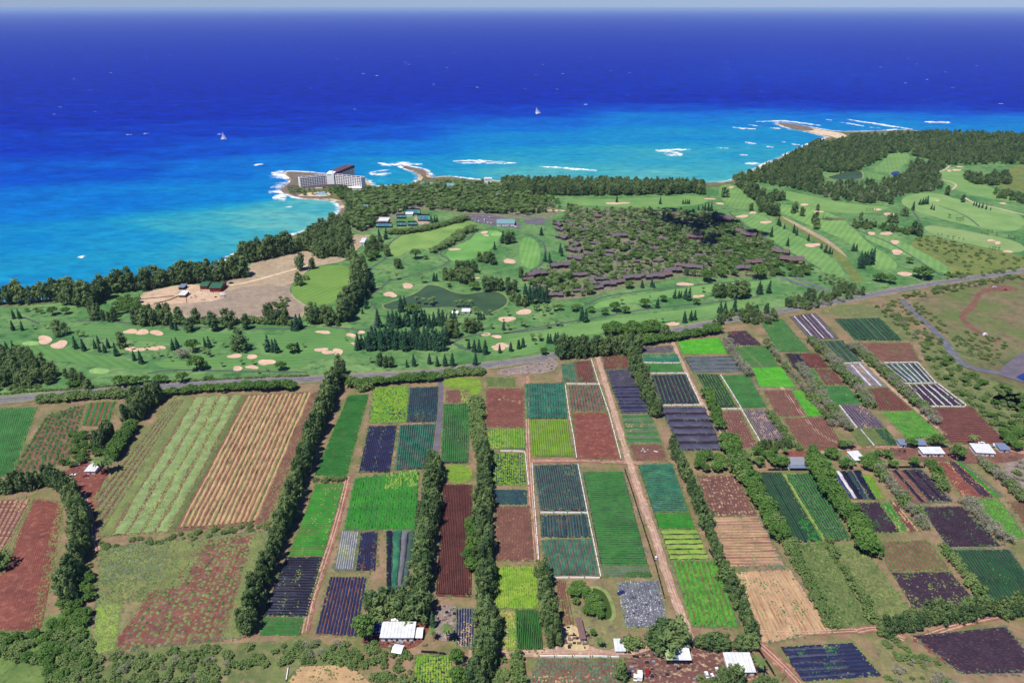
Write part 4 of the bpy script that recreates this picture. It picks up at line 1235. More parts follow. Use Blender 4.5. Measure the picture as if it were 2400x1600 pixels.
field('big bare dark brown field in the bottom right corner', 'D', '1060,1352 1482,1310 1660,1520 1282,1526', 'purple', R_('h', 18, 'purple', frac=.5, h=.2), Sc(40, 'red', 3.0, .05, (0, .12, .1, .8)))
field('dark purple plot of fine diagonal rows near right edge', 'D', '1090,762 1280,757 1462,940 1220,943', 'dkpurple', R_('v', 18, 'purple', frac=.6, h=.4, jit=.2))
field('brown plot with three black wavy lines below farm trees', 'D', '926,592 1100,589 1240,735 1060,745', 'purple', Bd('v', [(.02, .22, 'brown', .2), (.28, .46, 'brown', .2), (.52, .72, 'purple', .2)], 'soil_bed'), R_('v', 3, PL['black'], span=(.15, .9), frac=.2, h=.8, jit=.3, name='black_plastic_line'))
field('red, dark and green banded plot near the right edge houses', 'D', '1152,556 1290,553 1480,715 1290,720', 'red', Bd('v', [(.02, .42, 'red', .15), (.45, .72, 'purple', .4), (.75, .87, 'bright', .6), (.89, .99, 'greygreen', .4)], 'crop_strip'))
field('bushy light green plot at the right edge', 'D', '1332,730 1452,728 1580,900 1500,912', 'olive', R_('v', 7, 'orchard', style='b', frac=1.0, h=1.6, sp=.8))
field('bare red-brown corner plot at the right edge', 'D', '1484,736 1600,730 1640,880 1590,880', 'brown', R_('v', 8, 'brownrow', frac=.5, h=.15))
field('blue-black plastic plot with two white strips beside hedge', 'Q', '580,412 850,402 1000,670 752,662', 'dkpurple', Bd('v', [(.02, .13, 'blue', .4), (.16, .29, 'white', .7), (.33, .50, 'black', .5), (.52, .66, 'navygreen', .5), (.69, .73, 'grey', .6), (.77, .98, 'black', .5)], 'plastic_bed'))
field('small light green strip beside blue-black plastic plot', 'Q', '862,440 952,450 1062,660 1004,666', 'yellowweed', R_('v', 4, 'yellow', frac=.8, h=.5), Sc(60, 'orchard', 1.2, 1.0))
field('dark plum row plot below blue-black plastic plot', 'D', '786,741 900,738 1000,878 886,880', 'dkpurple', R_('v', 11, 'purple', frac=.65, h=.45))
field('slim emerald strip beside dark plum row plot', 'D', '906,742 946,740 1030,870 1002,875', 'grass', R_('v', 4, 'bright', frac=.9, h=.5))
field('slim bare red strip beside emerald strip', 'D', '950,736 978,734 1086,870 1036,873', 'dkred', R_('v', 4, 'brownrow', frac=.5, h=.15))
field('plum and red plot with one black line below grey trees', 'D', '466,56 622,55 682,125 510,126', 'purple', Bd('v', [(.02, .28, 'dkpurple', .3), (.42, .98, 'dkred', .2)], 'soil_bed'), R_('v', 1, PL['black'], span=(.3, .38), frac=1, h=.5, name='black_plastic_line'))
field('small green plot left of small red plot', 'D', '530,128 600,126 646,200 596,201', 'grass', R_('v', 6, 'green', frac=.85, h=.5))
field('small red plot right of small green plot', 'D', '604,127 686,125 746,200 652,203', 'dkred', R_('v', 8, 'brownrow', frac=.5, h=.15))
field('mid green plot with white specks below small red plot', 'D', '602,207 752,204 830,288 690,294', 'grass', R_('v', 12, 'green', frac=.85, h=.5), Sc(20, 'white', .6, .4, (.3, .8, .1, .7)))
field('slate plastic plot with white left edge', 'D', '716,292 830,290 936,398 800,400', 'purple', R_('v', 9, PL['purplegrey'], frac=.8, h=.35, name='plastic_beds'), R_('v', 1, PL['white'], span=(0, .06), frac=1, h=.7, name='white_row_cover'))
field('olive-brown pair of beds split by white line', 'D', '766,405 870,401 942,478 822,483', 'olive', Bd('v', [(.03, .45, 'olive', .4), (.54, .98, 'olive', .4)], 'crop_strip'), R_('v', 1, PL['white'], span=(.47, .52), frac=1, h=.5, name='white_line'))
field('small dark teal plot right of olive-brown beds', 'D', '878,403 936,402 988,475 946,480', 'dkpurple', R_('v', 6, 'dkgreen', frac=.85, h=.6))
field('dark strip plot of green rows and slate gaps under grey trees', 'D', '642,0 736,-5 830,96 736,98', 'dkpurple', R_('v', 6, 'dkgreen', frac=.7, h=.6), R_('v', 3, PL['purplegrey'], frac=.2, h=.7, name='plastic_beds'))
field('grey plot with broad white plastic strips left of farm lane', 'D', '716,109 830,102 940,210 792,205', 'grey', R_('v', 6, PL['mauve'], frac=.7, h=.3, name='plastic_beds'), R_('v', 3, PL['white'], frac=.22, h=.7, jit=.4, name='white_row_cover'))
field('dark red-brown plot below white plastic strips', 'D', '846,216 940,213 1060,318 900,318', 'dkred', R_('v', 10, 'brownrow', frac=.5, h=.15))
field('light green double plot split by white line', 'D', '912,326 1066,322 1186,430 1040,455', 'olive', R_('v', 12, 'orchard', frac=.8, h=.8), R_('v', 1, PL['white'], span=(.52, .56), frac=1, h=.6, name='white_line'))
field('broad brown plot above white-edged net plots', 'D', '782,12 1042,6 1092,95 880,95', 'brown', R_('h', 14, 'brownrow', frac=.5, h=.15))
field('blue-green plot of white-edged strips, upper of two', 'D', '916,106 1076,100 1156,190 1020,190', 'purple', R_('v', 7, 'slate', frac=.6, h=.5), R_('v', 6, PL['white'], frac=.2, h=.8, jit=.4, name='white_row_cover'))
field('plum plot of white-edged strips, lower of two', 'D', '1022,200 1170,196 1300,298 1112,297', 'purple', R_('v', 6, 'purple', frac=.6, h=.5), R_('v', 5, PL['white'], frac=.18, h=.8, jit=.5, name='white_row_cover'))
field('broad dark red bare plot above right edge houses', 'D', '1122,306 1330,300 1492,470 1222,470', 'dkred', R_('h', 16, 'brownrow', frac=.5, h=.15), Sc(60, 'purple', 2.0, .08))
field('dark green row plot below the access road trees', 'D', '696,-103 906,-108 1016,-1 790,-5', 'dkpurple', R_('v', 11, 'dkgreen', frac=.75, h=.7), R_('v', 2, 'greygreen', span=(.45, .75), frac=.2, h=.8))
field('plum plot with white strips near the highway', 'D', '491,-113 611,-128 716,-13 586,-8', 'purple', R_('v', 7, PL['purplegrey'], frac=.7, h=.3, name='plastic_beds'), R_('v', 3, PL['white'], frac=.14, h=.6, name='white_row_cover'))
field('dull green plot next to plum plot near the highway', 'D', '356,-93 456,-103 585,50 440,48', 'olive', R_('v', 10, 'green', frac=.85, h=.5), Sc(160, 'weed', 1.0, .7))

# extra ground colour: yards
sheet('farm_yard', smooth_poly(gp('A', '290,600 400,540 520,600 450,660 445,900 425,760 390,680 250,660')), .42, SOIL['red'])
sheet('farm_yard', smooth_poly(gp('M', '0,560 200,400 560,380 640,200 690,260 640,470 560,600 400,640 100,600')), .42, SOIL['red'])
sheet('farm_yard', smooth_poly(gp('M', '700,220 900,230 890,560 700,560')), .41, SOIL['grey'])
sheet('farm_yard', smooth_poly(gp('M', '1880,420 2000,400 2140,620 2080,650 1860,640')), .42, SOIL['straw'])
sheet('farm_yard', smooth_poly(gp('N', '640,560 900,470 1240,400 1500,470 1860,490 1960,700 1700,800 700,800')), .40, SOIL['mottled'])
sheet('farm_yard', smooth_poly(gp('M', '1990,180 2150,350 2400,380 2400,640 2150,640 2000,420 1900,300')), .38, SOIL['weedy'])
sheet('farm_yard', smooth_poly(gp('D', '430,505 620,500 600,560 440,560')), .41, SOIL['red'])
sheet('farm_yard', smooth_poly(gp('D', '980,480 1568,500 1568,560 1100,560 900,520')), .39, SOIL['brown'])
sheet('gravel_yard', smooth_poly(gp('C', '-80,135 60,110 205,70 215,125 150,150 60,150 -60,160')), .37, SOIL['grey'])
sheet('weedy_ground', smooth_poly(gp('B', '850,170 1030,160 1040,240 985,250 960,215 870,215')), .2, SOIL['yellowweed'])
sheet('weedy_ground', smooth_poly(gp('B', '860,565 985,565 1000,640 880,655')), .2, SOIL['yellowweed'])
sheet('weedy_ground', smooth_poly(gp('A', '440,1440 1090,1380 1568,1365 1568,1600 420,1600')), .2, SOIL['olive'])
sheet('weedy_ground', smooth_poly(gp('A', '-100,1345 240,1260 420,1200 430,1600 -100,1600')), .2, SOIL['weedgreen'])
sheet('weedy_ground', smooth_poly(gp('D', '1070,0 1180,0 1270,110 1400,180 1700,260 1700,520 1440,420 1310,290 1160,180')), .2, SOIL['olive'])
sheet('weedy_ground', smooth_poly(gp('D', '860,1370 960,1360 1180,1500 1280,1600 900,1600 930,1520')), .2, SOIL['weedy'])
sheet('weedy_ground', smooth_poly(gp('D', '1470,515 1700,540 1700,800 1568,720 1480,600')), .2, SOIL['grey'])
sheet('weedy_ground', smooth_poly(gp('D', '600,-170 760,-180 860,-130 690,-110')), .2, SOIL['weedy'])
sheet('weedy_ground', smooth_poly(gp('U', '1440,1410 1640,1390 1780,1470 1900,1568 1800,1568 1690,1455 1480,1460')), .21, SOIL['olive'])

# ================================================================== TREES
M_IRON = leafy('ironwood_leaf', rgb(56, 88, 52, 1), rgb(128, 148, 86, 1), .3, .12, .65)
M_NORF = leafy('norfolk_leaf', rgb(36, 72, 52, 1), rgb(58, 98, 66, 1), .15)
M_PALM = leafy('palm_leaf', rgb(58, 92, 46, 1), rgb(120, 140, 76, 1))
M_BROAD = leafy('broad_leaf', rgb(64, 102, 42, 1), rgb(106, 138, 62, 1))
M_SHRUB = leafy('shrub_leaf', rgb(84, 112, 56, 1), rgb(124, 142, 82, 1))
M_TWIG = leafy('bare_twigs', rgb(120, 120, 100, 1), rgb(150, 148, 124, 1), 0)
M_BARK = plain('bark', rgb(110, 92, 78), .9, .1, .4)
M_PALEBARK = plain('pale_bark', rgb(150, 136, 120), .9, .1, .3)


def cards(C, N, sx, sy, up=None, jit=.55):
    """n leaf-spray quads around centres C facing roughly N"""
    n_ = len(C)
    N = N + RNG.normal(0, jit, (n_, 3))
    N /= np.linalg.norm(N, axis=1)[:, None] + 1e-9
    A = RNG.normal(0, 1, (n_, 3)) if up is None else up + RNG.normal(0, .25, (n_, 3))
    B = np.cross(N, A)
    B /= np.linalg.norm(B, axis=1)[:, None] + 1e-9
    A = np.cross(B, N)
    A /= np.linalg.norm(A, axis=1)[:, None] + 1e-9
    sx = sx * RNG.uniform(.7, 1.35, (n_, 1))
    sy = sy * RNG.uniform(.7, 1.35, (n_, 1))
    V = np.stack([C - A * sy - B * sx * .6, C - A * sy * .2 + B * sx, C + A * sy, C + A * sy * .2 - B * sx], 1)
    return V.reshape(-1, 3), np.arange(n_ * 4).reshape(-1, 4)


def join(parts):
    V, F, k = [], [], 0
    for v, f in parts:
        V.append(v)
        F.append(f + k)
        k += len(v)
    return np.concatenate(V), np.concatenate(F)


def ball(n_):
    d = RNG.normal(0, 1, (n_, 3))
    return d / np.linalg.norm(d, axis=1)[:, None]


def trunk_mesh(name, path, r0, r1, limbs, mat):
    m = MB()
    for i in range(len(path) - 1):
        t0, t1 = i / (len(path) - 1), (i + 1) / (len(path) - 1)
        m.tube(path[i], path[i + 1], r0 + (r1 - r0) * t0, r0 + (r1 - r0) * t1, 6)
    for a, b, r in limbs:
        m.tube(a, b, r, r * .4, 5)
    return mesh_from(name, m.v, m.f, mat)


def p_ironwood(k):
    parts = []
    top = 1.0
    for i in range(30):
        z = .16 + .78 * (i + RNG.random()) / 30
        rad = (.21, .28, .24, .31, .19)[k % 5] * (1 - ((z - .12) / .95) ** (1.6, 1.1, 2.2, 1.3, 1.8)[k % 5]) ** .7 * (.6 + .7 * RNG.random())
        a = RNG.random() * 6.283
        lead = (0, .10, .05, .13, .03)[k % 5] * (1 if i % 2 else -1) * z          # two leaders, or one
        c = np.array([math.cos(a) * rad * .75 + lead, math.sin(a) * rad * .75 + lead * .4, z * (1 if i % 2 else (1, .86, .95, .8, 1)[k % 5])])
        n_ = 24
        o = ball(n_)
        o[:, 2] = o[:, 2] * 1.6 + .15
        P = c + o * (.075 + .05 * (1 - z)) * RNG.random((n_, 1)) ** .4
        out_ = o + np.array([math.cos(a), math.sin(a), .35])
        parts.append(cards(P, out_, .02, .068, np.array([math.cos(a) * .6, math.sin(a) * .6, 1.0]), .8))
    P = np.stack([RNG.normal(0, .03, 24), RNG.normal(0, .03, 24), RNG.uniform(.82, 1.0, 24)], 1)
    parts.append(cards(P, ball(24) + (0, 0, .3), .02, .05, np.array([0, 0, 1.])))
    cr = mesh_from('ironwood_crown', *join(parts), M_IRON)
    limbs = []
    for i in range(7):
        a, z = i * 2.4 + k, .14 + .09 * i
        limbs.append(((0, 0, z), (.17 * math.cos(a), .17 * math.sin(a), z + .14), .012))
    return trunk_mesh('ironwood_trunk', [(0, 0, -.02), (.01, .0, .25), (-.01, .01, .55), (0, 0, .9)], .026, .006, limbs, M_BARK), cr


def p_norfolk(k):
    parts = []
    for i in range(24):
        z = .07 + .9 * i / 24
        rad = .19 * (1 - (z - .05) / .97) ** .75 * (.85 + .3 * RNG.random())
        n_ = max(6, int(17 * rad / .19))
        a = RNG.random(n_) * 6.283
        for fr in (.45, .85):
            c = np.stack([np.cos(a) * rad * fr, np.sin(a) * rad * fr, z + .02 * fr + RNG.normal(0, .008, n_)], 1)
            up = np.stack([np.cos(a), np.sin(a), np.full(n_, .25)], 1)
            N = np.stack([np.cos(a) * .45, np.sin(a) * .45, np.ones(n_)], 1)
            parts.append(cards(c, N, .022 + .012 * fr, rad * .3 + .012, up, .35))
    cr = mesh_from('norfolk_crown', *join(parts), M_NORF)
    limbs = [((0, 0, .08 + .04 * i), (.15 * math.cos(i * 2.4), .15 * math.sin(i * 2.4), .1 + .04 * i), .006) for i in range(8)]
    return trunk_mesh('norfolk_trunk', [(0, 0, -.02), (0, 0, .5), (0, 0, .96)], .016, .004, limbs, M_BARK), cr


def p_palm(k):
    V, F = [], []
    tx, ty = .06 * math.cos(k * 2), .06 * math.sin(k * 2)
    path = [(0, 0, -.02), (tx * .2, ty * .2, .25), (tx * .6, ty * .6, .5), (tx, ty, .78)]
    nf = 26
    for i in range(nf):
        a = i * 2.399 + k
        el = .9 - 1.5 * (i / nf) + random.uniform(-.15, .15)
        d = Vector((math.cos(a), math.sin(a), 0))
        sd_ = Vector((-d.y, d.x, 0))
        L = random.uniform(.28, .36)
        p = Vector((tx, ty, .78))
        prev = None
        for s_ in range(6):
            wdt = (.012, .034, .040, .034, .022, .004)[s_]
            row_ = (p + sd_ * wdt - Vector((0, 0, wdt * .7)), p.copy(), p - sd_ * wdt - Vector((0, 0, wdt * .7)))
            k0 = len(V)
            V += [tuple(q) for q in row_]
            if prev is not None:
                F += [(prev, prev + 1, k0 + 1, k0), (prev + 1, prev + 2, k0 + 2, k0 + 1)]
            prev = k0
            el -= .32
            p = p + (d * math.cos(el) + Vector((0, 0, math.sin(el)))) * (L / 5)
    cr = mesh_from('palm_crown', np.array(V), np.array(F), M_PALM)
    return trunk_mesh('palm_trunk', path, .02, .012, [], M_PALEBARK), cr


def p_broad(k):
    parts = []
    nC = 34
    limbs = []
    for i in range(nC):
        o = ball(1)[0]
        o[2] = abs(o[2]) * 1.1 - .25
        c = np.array([0, 0, .60]) + o * np.array([.40, .40, .30]) * (.65 + .35 * RNG.random())
        n_ = 22
        q = ball(n_)
        P = c + q * .135 * RNG.random((n_, 1)) ** .35 * np.array([1, 1, .75])
        parts.append(cards(P, q + (0, 0, .5), .04, .05))
        if i % 5 == 0:
            limbs.append(((0, 0, .28), tuple(c), .02))
    cr = mesh_from('broadleaf_crown', *join(parts), M_BROAD)
    return trunk_mesh('broadleaf_trunk', [(0, 0, -.02), (.02, 0, .2), (0, .02, .45)], .045, .025, limbs, M_BARK), cr


def p_bare(k):
    limbs = []
    parts = []
    for i in range(16):
        o = ball(1)[0]
        o[2] = abs(o[2]) * 1.0 + .1
        c = np.array([0, 0, .45]) + o * np.array([.38, .38, .38])
        limbs.append(((0, 0, .3), tuple(c), .014))
        n_ = 22
        q = ball(n_)
        P = c + q * .15 * RNG.random((n_, 1)) ** .4
        parts.append(cards(P, ball(n_), .012, .075, q + np.array([0, 0, .4])))
    cr = mesh_from('twig_crown', *join(parts), M_TWIG)
    return trunk_mesh('leafless_trunk', [(0, 0, -.02), (.02, 0, .2), (0, .02, .5)], .03, .016, limbs, M_PALEBARK), cr


def p_shrub(k):
    parts = []
    for i in range(14):
        o = ball(1)[0]
        o[2] = abs(o[2])
        c = np.array([0, 0, .30]) + o * np.array([.40, .40, .42])
        n_ = 18
        q = ball(n_)
        P = c + q * .20 * RNG.random((n_, 1)) ** .35
        P[:, 2] = np.maximum(P[:, 2], .02)
        parts.append(cards(P, q + (0, 0, .5), .055, .075))
    cr = mesh_from('shrub_leaves', *join(parts), M_SHRUB)
    return trunk_mesh('shrub_stem', [(0, 0, -.02), (.0, 0, .35)], .03, .02, [((0, 0, .1), (.2, .1, .4), .015), ((0, 0, .1), (-.15, -.15, .45), .015)], M_BARK), cr


KINDS = {'iron': ('ironwood_tree', p_ironwood, 5, 'tree'), 'norf': ('norfolk_pine', p_norfolk, 2, 'pine tree'), 'palm': ('coconut_palm', p_palm, 3, 'palm tree'),
         'broad': ('broadleaf_tree', p_broad, 3, 'tree'), 'bare': ('leafless_tree', p_bare, 2, 'tree'), 'shrub': ('shrub', p_shrub, 3, 'shrub')}
PROTO = {k: [v[1](i) for i in range(v[2])] for k, v in KINDS.items()}
CROWN_NAME = {'shrub': 'leaves'}
TREES = {k: [] for k in KINDS}
MASS_LABEL = {}


def put(kind, p, h, label, group, region='wood', wx=1.0):
    """h = height in metres"""
    TREES[kind].append((h * wx * vscale(p), p[0], p[1], h, wx, label, group, region))


def trees(kind, vw_, s_, label, group, wx=1.0, region='golf'):
    """individual trees: x,y,height in view pixels"""
    sc_ = VIEWS[vw_][2]
    for x, y, h in pts(s_):
        p = g(vw_, x, y)
        put(kind, p, h * sc_ / vscale(p), label, group, region, wx)


def row(kind, vw_, s_, spacing, hpx, label, group, lanes=1, lane_w=5.0, wx=1.0, jit=1.5, region='windbreak', mix=None):
    L = gp(vw_, s_)
    if isinstance(hpx, (int, float)):
        hpx = (hpx, hpx)
    Ps = resample(L, spacing)
    n_ = len(Ps)
    for i, p in enumerate(Ps):
        d = (Ps[min(i + 1, n_ - 1)] - Ps[max(i - 1, 0)]).normalized()
        nr = Vector((-d.y, d.x, 0))
        t = i / max(n_ - 1, 1)
        for l in range(lanes):
            q = p + nr * ((l - (lanes - 1) / 2) * lane_w) + Vector((random.uniform(-jit, jit), random.uniform(-jit, jit), 0))
            h = (hpx[0] * (1 - t) + hpx[1] * t) / vscale(q) * random.uniform(.62, 1.25)
            kd = kind
            lb = label
            if mix and random.random() < mix[1]:
                kd, lb = mix[0], mix[2]
            put(kd, q, h, lb, group, region, wx * random.uniform(.85, 1.2))


def area(weights, vw_, s_, m2, label, group, region, avoid=None):
    """weights: {kind: (share, hmin_m, hmax_m, wx)}"""
    P = gp(vw_, s_)
    ar = abs(sum(P[i].x * P[(i + 1) % len(P)].y - P[(i + 1) % len(P)].x * P[i].y for i in range(len(P)))) / 2
    n_ = int(ar / m2)
    x0, x1 = min(p.x for p in P), max(p.x for p in P)
    y0, y1 = min(p.y for p in P), max(p.y for p in P)
    ks = list(weights)
    ws = [weights[k][0] for k in ks]
    c = t = 0
    while c < n_ and t < n_ * 40:
        t += 1
        x, y = random.uniform(x0, x1), random.uniform(y0, y1)
        if not inside(P, x, y) or (avoid and any(inside(a, x, y) for a in avoid)):
            continue
        k = random.choices(ks, ws)[0]
        lo, hi, wx = weights[k][1:]
        put(k, (x, y), random.uniform(lo, hi), label[k] if isinstance(label, dict) else label, group, region, wx * random.uniform(.85, 1.2))
        c += 1


# ---- farm windbreaks
WB = 'windbreak trees of the farmland'
row('iron', 'B', '392,150 345,255 300,372 255,485 215,605 178,725 138,845 96,950 58,1045 14,1150 -16,1245 -46,1340', 5.2, (42, 48), 'ironwood tree in the long diagonal windbreak left of the bright green plots', WB, 2, 4.0, 0.82)
row('iron', 'B', '1045,520 1050,640 1045,760 1050,880 1050,1000 1060,1120 1055,1240 1070,1340 1060,1440 1030,1540 1020,1600', 5.2, (38, 50), 'ironwood tree in the central windbreak right of the maroon ridged plot', WB, 2, 5.0, .95)
row('iron', 'B', '815,560 815,680 800,800 780,930 765,1040 760,1130 730,1240', 5.4, (40, 52), 'ironwood tree in the windbreak left of the maroon ridged plot', WB, 2, 5.0, .95)
trees('iron', 'M', '150,330,190 230,340,200 330,330,190 120,260,170 250,250,180 400,330,210 470,360,220 540,370,240 600,290,230 430,260,200 330,250,180', 'ironwood tree in the clump just above the large white-roofed shed', 'clump of trees above white shed', 1.3)
row('iron', 'B', '1315,1080 1325,1150 1340,1230 1355,1310 1370,1400', 5, (40, 46), 'ironwood tree in the short windbreak right of the corn plots', WB, 2, 3.6, .85)
row('iron', 'C', '530,40 555,110 590,190 625,270 660,350', 5.5, (40, 36), 'ironwood tree in the upper windbreak right of the slate-blue plot', WB, 2, 3.5, .85)
row('iron', 'C', '735,500 770,570 800,650 840,740 880,830 915,930 955,1030', 5.6, (36, 36), 'ironwood tree in the middle windbreak right of the dirt road', WB, 1, 3.5, .95)
row('iron', 'C', '970,1060 1000,1140 1040,1220 1075,1300 1100,1380', 5.6, (36, 40), 'ironwood tree in the lower windbreak right of the orchard-like plot', WB, 1, 3.5, .95, mix=('shrub', .3, 'low shrub in the lower windbreak right of the orchard-like plot'))
row('iron', 'A', '240,650 310,700 360,780 385,880 380,980 350,1060 330,1130 320,1210', 5.4, (40, 50), 'ironwood tree in the windbreak between red field and striped field', WB, 2, 4.3, 0.82)
row('iron', 'A', '-60,700 60,690 160,670 240,655', 5.4, (34, 36), 'ironwood tree in the windbreak above bare red field', WB, 2, 3.6, 0.90)
row('iron', 'A', '720,268 680,310 640,350 600,380', 5, (40, 40), 'dark ironwood tree at the top of the hedge left of the striped field', WB, 2, 5.0, 0.90)
row('broad', 'A', '615,400 580,450 545,500 510,550', 4.5, (22, 24), 'dense green tree in the hedge left of the striped field', 'hedge left of the striped field', 2, 5, 1.0)
row('iron', 'A', '520,430 480,460 450,500', 4.5, (34, 36), 'grey-green ironwood tree left of the green hedge by small white shed', WB, 2, 4.3, 0.82)
area({'broad': (1, 5, 8, 1.1)}, 'A', '330,430 430,420 470,520 400,560 300,590 250,600 330,520', 40, 'rounded green tree in the dark clump above small white shed', 'trees round the small white shed', 'farm trees')
row('broad', 'C', '985,470 1040,570 1090,660 1140,740 1190,830 1225,900', 5.2, (26, 26), 'green tree in the hedge left of the dark green row plots', 'hedge left of the dark green row plots', 2, 4.5, 1.2, mix=('shrub', .3, 'low shrub in the hedge left of the dark green row plots'))
row('broad', 'D', '588,560 630,630 680,710 730,780 780,840 820,890 850,950 865,985', 5.4, (28, 32), 'dense dark tree in the hedge right of the dark green row plots', 'hedge right of the dark green row plots', 2, 4.5, 1.2)
BR = 'grey leafless trees between the plots'
for s_, lb in [('540,130 580,190 620,250 660,300 700,345 760,410', 'grey leafless tree in the row left of the mid green plot'), ('600,10 650,60 700,115 740,160 790,210 860,300', 'grey leafless tree in the row left of white plastic strips'),
               ('765,30 830,75 900,130 960,185 1020,240 1090,310 1160,380', 'grey leafless tree in the row left of white-edged net plots'), ('880,570 930,640 980,700 1030,760 1070,800 1110,860', 'grey leafless tree in the row between plum plot and brown plot'),
               ('1360,550 1420,600 1480,650 1540,710 1640,800', 'grey leafless tree in the row at the right edge by banded plot')]:
    row('bare', 'D', s_, 4.6, 18, lb, BR, 2, 3.0, 1.15, mix=('shrub', .45, lb.replace('grey leafless tree', 'low green shrub')))
row('bare', 'C', '980,10 1010,60 1045,110 1085,160', 4.8, 17, 'grey leafless tree in the row right of the pale grey plastic plot', BR, 2, 3.0, 1.1)
row('bare', 'C', '1170,10 1200,60 1260,130 1330,210 1400,300 1470,390', 6, 14, 'grey leafless tree in the row right of the second vivid green plot', BR, 1, 2, 1.1, mix=('shrub', .5, 'shrub in the row right of the second vivid green plot'))
row('shrub', 'C', '1180,330 1230,400 1280,470 1320,500', 4, 10, 'shrub in the weedy strip right of mauve plastic plot', 'shrubs between the plots', 2, 3, 1.2)
row('broad', 'C', '885,240 910,290 930,350 950,400', 5, 22, 'small green tree right of the navy and green striped plot', 'small trees between striped plots', 1, 3, 1.1)
row('iron', 'C', '1135,490 1180,492 1230,490 1275,488', 3.4, 20, 'slim dark tree in the short straight row below mauve plastic plot', 'slim trees below mauve plot', 2, 3, .9)
area({'broad': (.7, 7, 11, 1.2), 'palm': (.3, 7, 10, 1.4)}, 'C', '840,540 960,530 1120,500 1250,520 1260,590 1130,600 1040,600 1000,610 850,600', 55, {'broad': 'rounded green tree in the clump left of the white farmhouse', 'palm': 'palm among the trees left of the white farmhouse'}, 'trees left of the white farmhouse', 'farm trees')
area({'broad': (.75, 7, 11, 1.2), 'palm': (.25, 7, 10, 1.4)}, 'D', '650,520 740,520 760,580 900,520 1080,530 1090,580 930,580 880,600 800,590 700,590', 60, {'broad': 'rounded green tree among the farmhouses on the right', 'palm': 'palm among the farmhouses on the right'}, 'trees among the farmhouses', 'farm trees')
trees('broad', 'Q', '1310,190,90 1540,180,110 1720,290,130 1480,170,70 1000,270,60 400,240,80 680,200,80 1550,440,90 1500,370,70', 'big round dark green tree beside a farmhouse on the right', 'big trees beside farmhouses', 1.1)
trees('palm', 'Q', '1880,170,110 1600,190,90 730,200,90 770,200,80 640,320,90 100,320,90', 'palm standing beside a farmhouse on the right', 'palms beside farmhouses', 1.5)
row('shrub', 'D', '1130,560 1170,620 1190,680', 4, 14, 'shrub in the strip left of the banded plot', 'shrubs between the plots', 2, 3, 1.2)
row('iron', 'D', '905,1345 960,1330 1040,1312 1120,1298 1200,1285 1290,1270 1380,1255 1440,1250', 4.2, 36, 'olive tree in the tall dense hedge above dark brown corner field', 'tall hedge near bottom right', 2, 4, 1.0)
row('iron', 'D', '1465,1260 1520,1250 1580,1238 1640,1225', 4.2, 36, 'olive tree in the second hedge section at the right edge', 'tall hedge near bottom right', 2, 4, 1.0)
row('shrub', 'D', '670,930 700,1000 740,1060 780,1120 820,1180 870,1280', 4.5, 14, 'shrub in the strip between the two olive grass plots', 'shrubs between the plots', 1, 3, 1.3)
row('shrub', 'D', '470,900 500,970 550,1060 600,1150 640,1220 690,1310', 4, 13, 'shrub in the strip right of the dry tan plot', 'shrubs between the plots', 2, 5, 1.3)
row('shrub', 'D', '1190,940 1240,1010 1290,1070 1340,1140 1390,1210', 4.5, 17, 'shrub in the strip left of the dark green right edge plot', 'shrubs between the plots', 1, 3, 1.3)
row('bare', 'D', '1290,740 1350,800 1410,860 1480,920', 5, 20, 'grey leafless tree in the strip right of the dark purple plot', BR, 2, 5, 1.2)
row('shrub', 'B', '1010,280 1015,360 1020,440 1030,510', 3.4, 18, 'shrub in the upper part of the central windbreak', 'shrubs of the central windbreak', 2, 4, 1.2)
row('broad', 'B', '985,840 990,900 985,960 985,1060', 5, 26, 'small round tree at the right edge of the maroon ridged plot', 'small trees by the ridged plot', 1, 3, 1.0)
row('shrub', 'B', '270,640 330,640 400,638', 3.2, 9, 'shrub in the low hedge between two bright green plots', 'low hedge between green plots', 1, 2, 1.4)
# big single trees low in the picture
trees('iron', 'N', '1060,470,250 960,460,200 1140,460,190 1010,430,210', 'large ironwood tree above the striped-roof shed', 'large trees above striped-roof shed', 1.5)
trees('shrub', 'N', '700,455,100 660,450,80 745,450,80', 'dark shrub left of the large ironwood above the shed', 'shrubs above the shed', 1.3)
trees('iron', 'N', '1340,460,120 1400,465,130 1480,465,140 1560,470,130 1690,475,130 1760,480,140 1820,475,130 1300,450,90', 'ironwood tree in the hedge above the white-roofed house', 'hedge above white-roofed house', 1.4)
trees('palm', 'N', '1860,690,150 1820,600,80', 'palm beside the white-roofed house', 'palms beside white-roofed house', 1.3)
trees('palm', 'N', '430,460,90', 'small yellowish palm beside the dirt yard', 'palms of the farm yards', 1.4)
trees('palm', 'M', '815,550,170', 'large fan palm below the maroon ridged plot', 'palms of the farm yards', 1.15)
trees('norf', 'M', '690,420,150', 'slim dark cypress-like tree right of the large white shed', 'slim trees by the white shed', .8)
trees('palm', 'M', '690,560,120', 'slender palm right of the large white shed', 'palms of the farm yards', 1.0)
trees('broad', 'M', '60,525,200', 'big round dark tree left of the large white shed', 'round trees near the large white shed', .95)
trees('broad', 'M', '915,770,130', 'round clipped dark tree below the large fan palm', 'round trees near the large white shed', .9)
trees('broad', 'M', '915,960,160', 'round dark tree cut by the bottom edge', 'round trees near the large white shed', .9)
trees('broad', 'N', '350,350,60', 'small round bush beside the pale sandy yard', 'round trees near the large white shed', .9)
trees('iron', 'N', '1640,800,190 1560,830,150', 'feathery ironwood in front of the white-roofed house', 'trees in front of white-roofed house', 1.0)
